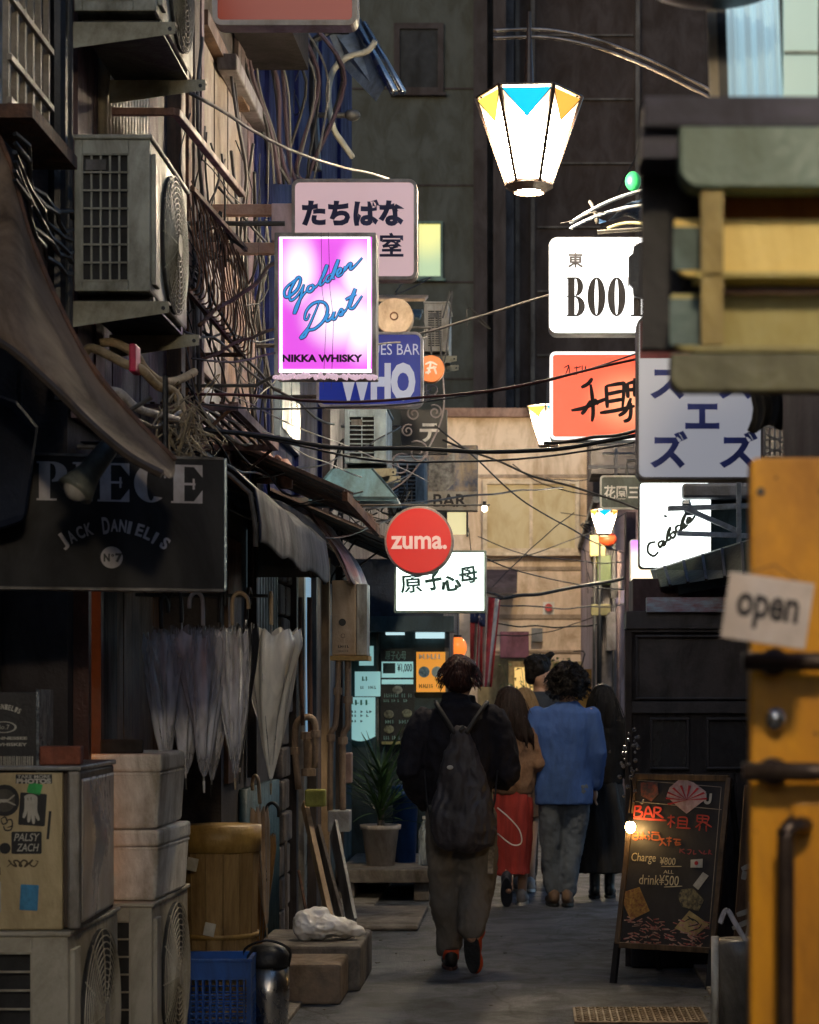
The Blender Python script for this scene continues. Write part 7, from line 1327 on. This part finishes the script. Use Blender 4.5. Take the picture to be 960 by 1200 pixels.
# --- curly-haired man in the blue jacket
def blueman(t):
    LL = [(V((-.1, 0, .9)), .09), (V((-.1, .02, .5)), .06), (V((-.08, .02, .1)), .042)]; RL = [(V((.1, 0, .9)), .09), (V((.07, .06, .5)), .06), (V((.03, -.02, .1)), .042)]
    LA = [(V((-.2, 0, 1.4)), .05), (V((-.24, .0, 1.12)), .042), (V((-.2, .2, .98)), .03)]; RA = [(V((.2, 0, 1.4)), .05), (V((.24, 0, 1.12)), .042), (V((.23, .1, .87)), .03)]
    body(t, (.03, .03, 1.60), legs=(LL, RL), arms=(LA, RA), hands=((V((.23, .12, .85)), (0, .3, -.9)), (V((-.19, .22, .97)), (.3, .8, 0))))
    def hair(m):
        rr = random.Random(5); m.ell((.03, .02, 1.63), (.12, .125, .115))
        for i in range(130): a, b = rr.uniform(0, 6.28), rr.uniform(-.9, 1.5); q = rr.uniform(.95, 1.12); m.ell((.03+.125*q*math.cos(a)*math.cos(b), .02+.125*q*math.sin(a)*math.cos(b), 1.635+.125*q*math.sin(b)), [rr.uniform(.016, .03)]*3, 6, 5)
    hp = garment(t, 'hair', hair, M('black_curly_hair', (.018, .014, .012), (.008, .007, .007), sc=25, rough=.5, bump=.8, spec=.15, grime=0), .010, 0, .008, (28, 28, 28))
    strands(hp, (.03, .02, 1.635), (.13, .13, .125), 620, .04, MATS['black_curly_hair'], 2, .3, .013, -1.0)
    def jac(m):
        m.loft([(0, 0, .74, .21, .125), (0, 0, .84, .215, .13), (0, 0, 1.0, .2, .125), (0, 0, 1.15, .2, .125), (0, 0, 1.3, .22, .13), (0, 0, 1.41, .21, .11), (0.01, 0, 1.46, .12, .09), (.02, .01, 1.49, .08, .08)], 28)
        for sg in (-1, 1): e = V((sg*.25, -.01, 1.12)); w = V((sg*.235, .08, .88)) if sg > 0 else V((-.22, .15, .98)); limbs(m, [(V((sg*.2, 0, 1.39)), .07), (e, .062), (w, .05)], 14)
    garment(t, 'jacket', jac, M('blue_wool_jacket', (.04, .1, .32), (.035, .088, .28), sc=9, rough=.8, bump=.2, grime=.12), .012, 3, .011, (8, 8, 4), 2)
    jn = M('grey_blue_jeans', (.1, .12, .155), (.08, .098, .125), sc=4, rough=.85, bump=.2, grime=.15)
    garment(t, 'jeans', lambda m: (limbs(m, [(V((-.1, 0, .86)), .105), (V((-.1, .02, .5)), .083), (V((-.08, .02, .12)), .062)], 14), limbs(m, [(V((.1, 0, .86)), .105), (V((.075, .05, .5)), .083), (V((.03, -.01, .12)), .062)], 14), m.ell((0, 0, .88), (.19, .12, .1))), jn, .012, 2, .014, (9, 9, 9), 5)
    bs = M('brown_suede_shoe', (.2, .12, .07), (.12, .07, .045), rough=.7); sl_ = M('dark_rubber_sole', (.02, .022, .022)); shoe(t, 'shoe', V((-.08, .04, 0)), 0, R(8), bs, sl_); shoe(t, 'shoe', V((.025, -.02, .0)), R(-6), R(-4), bs, sl_)
person('man with bushy curly black hair in a bright blue jacket and grey jeans', 661, 14.9, 1.0, blueman)
# --- woman in black with long hair and pleated skirt
def blackwoman(t):
    LA = [(V((-.17, 0, 1.33)), .042), (V((-.21, 0, 1.08)), .036), (V((-.2, .12, .9)), .026)]; RA = [(V((.17, 0, 1.33)), .042), (V((.21, -.02, 1.08)), .036), (V((.22, .08, .86)), .026)]
    LL = [(V((-.07, 0, .85)), .08), (V((-.07, 0, .45)), .05), (V((-.06, 0, .1)), .036)]; RL = [(V((.07, 0, .85)), .08), (V((.07, .05, .45)), .05), (V((.06, .04, .1)), .036)]
    body(t, (0, .03, 1.53), legs=(LL, RL), arms=(LA, RA), hands=((V((.22, .09, .85)), (0, .2, -1)), (V((-.2, .13, .89)), (0, .8, -.4))))
    hp = garment(t, 'hair', lambda m: (m.ell((0, .015, 1.56), (.098, .11, .1)), m.loft([(0, -.05, 1.22, .1, .035), (0, -.05, 1.35, .115, .06), (0, -.02, 1.5, .1, .09), (0, 0, 1.58, .08, .08)], 18)), M('black_straight_hair', (.012, .01, .01), (.006, .006, .006), sc=14, rough=.35, bump=.4, stretch=(3, 3, .3), spec=.15, grime=0), .011, 2, .009, (24, 24, 2))
    strands(hp, (0, -.02, 1.55), (.1, .11, .1), 420, .3, MATS['black_straight_hair'], 3, 3.0, 0, -.2)
    def top(m):
        m.loft([(0, 0, .88, .16, .11), (0, 0, 1.1, .16, .11), (0, 0, 1.28, .185, .115), (0, 0, 1.37, .15, .09), (0, 0, 1.42, .07, .07)], 24)
        for sg, a in ((-1, LA), (1, RA)): limbs(m, [(a[0][0], .066), (a[1][0], .06), (a[2][0]+V((0, 0, .03)), .05)], 12)
    garment(t, 'blouse', top, M('black_blouse', (.016, .016, .018), rough=.9, spec=.15, grime=.1), .013, 3, .014)
    def sk(m): m.loft([(0, 0, .93, .14, .1), (0, 0, .8, .17, .13), (.01, 0, .6, .2, .15), (.02, 0, .3, .235, .17), (.02, 0, .2, .25, .18)][::-1], 56, .05)
    garment(t, 'pleated_skirt', sk, M('black_pleated_cloth', (.02, .018, .018), (.01, .01, .01), sc=5, rough=.7, stretch=(12, 12, .3), bump=.3, grime=.1), .011, 1, .008, (26, 26, 1))
    bt_ = M('black_boot', (.012, .012, .012), rough=.35); sl_ = M('dark_rubber_sole', (.02, .022, .022)); shoe(t, 'boot', V((-.06, .02, 0)), 0, 0, bt_, sl_, hi=.1); shoe(t, 'boot', V((.06, .06, 0)), 0, R(-5), bt_, sl_, hi=.1)
person('woman with long black hair in a black blouse and long pleated black skirt', 706, 15.5, .98, blackwoman)
# --- woman in brown sweater and red skirt
def redwoman(t):
    LA = [(V((-.16, 0, 1.32)), .042), (V((-.2, .05, 1.08)), .036), (V((-.12, .2, .98)), .026)]; RA = [(V((.16, 0, 1.32)), .042), (V((.2, -.04, 1.07)), .036), (V((.12, .14, .96)), .026)]
    LL = [(V((-.06, 0, .85)), .08), (V((-.06, -.02, .45)), .05), (V((-.03, -.12, .14)), .036)]; RL = [(V((.07, 0, .85)), .08), (V((.08, .08, .45)), .05), (V((.07, .12, .1)), .036)]
    body(t, (-.03, .03, 1.53), legs=(LL, RL), arms=(LA, RA), hands=((V((-.11, .22, .98)), (.6, .6, 0)), (V((.11, .16, .95)), (-.5, .7, 0))))
    hp = garment(t, 'hair', lambda m: (m.ell((-.03, .015, 1.555), (.1, .112, .1)), m.loft([(.03, -.08, 1.2, .08, .03), (.01, -.07, 1.32, .12, .05), (-.02, -.04, 1.45, .115, .08), (-.03, 0, 1.56, .09, .09)], 18), [m.tube([(-.1+.045*i, -.08, 1.42), (-.08+.05*i+.02, -.1, 1.28), (-.06+.055*i, -.08, 1.17)], [.03, .025, .01], 8) for i in range(5)]), M('dark_brown_hair', (.03, .016, .012), (.012, .008, .007), sc=14, rough=.4, bump=.5, stretch=(3, 3, .4), spec=.15, grime=0), .010, 1, .009, (24, 24, 5))
    strands(hp, (-.02, -.02, 1.55), (.103, .113, .1), 420, .3, MATS['dark_brown_hair'], 4, 3.0, 0, -.2)
    def top(m):
        m.loft([(0, 0, .84, .155, .11), (0, 0, .92, .18, .13), (0, 0, 1.1, .17, .12), (0, 0, 1.28, .185, .12), (0, 0, 1.36, .15, .09), (0, 0, 1.42, .07, .07)], 24)
        for a in (LA, RA): limbs(m, [(a[0][0], .07), (a[1][0], .066), (a[2][0], .05)], 12)
    garment(t, 'sweater', top, M('brown_knit', (.22, .125, .075), (.15, .085, .05), sc=22, rough=.9, bump=.5, grime=.1), .012, 3, .016, (9, 9, 7))
    garment(t, 'skirt', lambda m: m.loft([(0, 0, .9, .14, .1), (0, 0, .75, .16, .12), (0, .0, .5, .15, .12), (-.01, 0, .3, .14, .12), (-.01, -.01, .24, .145, .12)][::-1], 40, .025), M('red_skirt_cloth', (.35, .03, .022), (.24, .02, .016), sc=5, rough=.75, bump=.3, stretch=(6, 6, .5), grime=.15), .012, 2, .012, (12, 12, 2))
    ws_ = M('white_sneaker', (.55, .5, .47), rough=.6); ds = M('navy_sneaker', (.03, .03, .05), rough=.6); shoe(t, 'sneaker', V((-.045, -.14, .13)), R(-58), 0, ds, M('dark_blue_sole', (.05, .055, .07)), label='lifted dark sneaker'); shoe(t, 'sneaker', V((.07, .14, 0)), 0, R(-5), ws_, whitep, label='white sneaker')
person('woman with long dark hair in a brown sweater and red skirt', 601, 14.9, .97, redwoman)
# --- man in dark clothes with ponytail-like tuft, between the others
def darkman(t):
    LA = [(V((-.19, 0, 1.4)), .05), (V((-.23, 0, 1.12)), .042), (V((-.2, .12, .95)), .03)]; RA = [(V((.19, 0, 1.4)), .05), (V((.23, 0, 1.12)), .042), (V((.2, .12, .95)), .03)]
    LL = [(V((-.1, 0, .9)), .09), (V((-.1, .0, .5)), .06), (V((-.08, -.04, .1)), .042)]; RL = [(V((.09, 0, .9)), .09), (V((.08, .06, .5)), .06), (V((.06, .1, .1)), .042)]
    body(t, (.0, .03, 1.60), legs=(LL, RL), arms=(LA, RA), hands=((V((-.2, .13, .94)), (0, .5, -.7)), (V((.2, .13, .94)), (0, .5, -.7))), turn=R(115))
    def hair(m):
        rr = random.Random(15); m.ell((-.03, .02, 1.655), (.105, .115, .095)); m.ell((-.07, .02, 1.60), (.055, .09, .075))
        for i in range(50): a, b = rr.uniform(0, 6.28), rr.uniform(.2, 1.4); m.ell((-.03+.1*math.cos(a)*math.cos(b), .02+.11*math.sin(a)*math.cos(b), 1.665+.09*math.sin(b)), [rr.uniform(.014, .024)]*3, 6, 5)
        m.tube([(.03, .02, 1.72), (.08, .02, 1.765), (.11, .02, 1.76)], [.035, .028, .012], 8)
    garment(t, 'hair', hair, M('black_curly_hair', (.018, .014, .012)), .010, 1, .008, (28, 28, 20))
    def jac(m):
        m.loft([(0, 0, .76, .18, .12), (0, 0, 1.0, .18, .12), (0, 0, 1.3, .21, .13), (0, 0, 1.41, .2, .11), (0, 0, 1.48, .1, .09)], 24)
        for a in (LA, RA): limbs(m, [(a[0][0], .072), (a[1][0], .062), (a[2][0], .05)], 12)
    garment(t, 'coat', jac, M('dark_blue_coat', (.025, .032, .045), rough=.75, grime=.1), .014, 3, .014)
    garment(t, 'trousers', lambda m: [limbs(m, [(l[0][0], .1), (l[1][0], .08), (l[2][0], .062)], 12) for l in (LL, RL)], M('brown_trousers', (.1, .055, .04), rough=.85, grime=.15), .013, 2, .012)
    bs = M('brown_suede_shoe', (.2, .12, .07)); sl_ = M('dark_rubber_sole', (.02, .022, .022)); shoe(t, 'shoe', V((-.08, -.02, 0)), 0, 0, bs, sl_); shoe(t, 'shoe', V((.06, .12, 0)), 0, 0, bs, sl_)
person('man in a dark coat turning his head right, left of the man in blue', 634, 16.6, 1.06, darkman)
def blonde(t):
    LA = [(V((-.15, 0, 1.3)), .042), (V((-.19, 0, 1.06)), .036), (V((-.16, .12, .9)), .026)]; RA = [(V((.15, 0, 1.3)), .042), (V((.19, 0, 1.06)), .036), (V((.16, .12, .9)), .026)]
    LL = [(V((-.07, 0, .85)), .075), (V((-.06, .03, .45)), .05), (V((-.05, .06, .1)), .036)]; RL = [(V((.07, 0, .85)), .075), (V((.06, -.02, .45)), .05), (V((.05, -.05, .1)), .036)]
    body(t, (0, .03, 1.52), legs=(LL, RL), arms=(LA, RA), hands=((V((-.16, .13, .89)), (0, .5, -.7)), (V((.16, .13, .89)), (0, .5, -.7))))
    hp = garment(t, 'hair', lambda m: (m.ell((0, .015, 1.55), (.098, .11, .1)), m.loft([(0, -.05, 1.25, .09, .035), (0, -.05, 1.38, .11, .06), (0, -.02, 1.5, .1, .09)], 18)), M('light_brown_hair', (.3, .2, .1), (.18, .11, .05), sc=14, rough=.4, bump=.4, stretch=(3, 3, .4), spec=.15, grime=0), .011, 2, .009, (24, 24, 3))
    strands(hp, (0, -.01, 1.55), (.1, .11, .1), 420, .3, MATS['light_brown_hair'], 5, 3.0, 0, -.2)
    garment(t, 'coat', lambda m: (m.loft([(0, 0, .6, .18, .12), (0, 0, .9, .16, .11), (0, 0, 1.25, .18, .11), (0, 0, 1.35, .15, .09), (0, 0, 1.42, .07, .07)], 22), [limbs(m, [(a[0][0], .065), (a[1][0], .058), (a[2][0], .045)], 12) for a in (LA, RA)]), M('dull_brown_coat', (.12, .08, .06), rough=.85, grime=.1), .014, 3, .012)
    ws_ = M('white_sneaker', (.55, .5, .47)); shoe(t, 'sneaker', V((-.05, .08, 0)), 0, 0, ws_, whitep); shoe(t, 'sneaker', V((.05, -.02, .0)), R(-5), 0, ws_, whitep)
person('woman with light brown hair almost hidden behind the red skirted woman', 614, 16.0, .97, blonde)
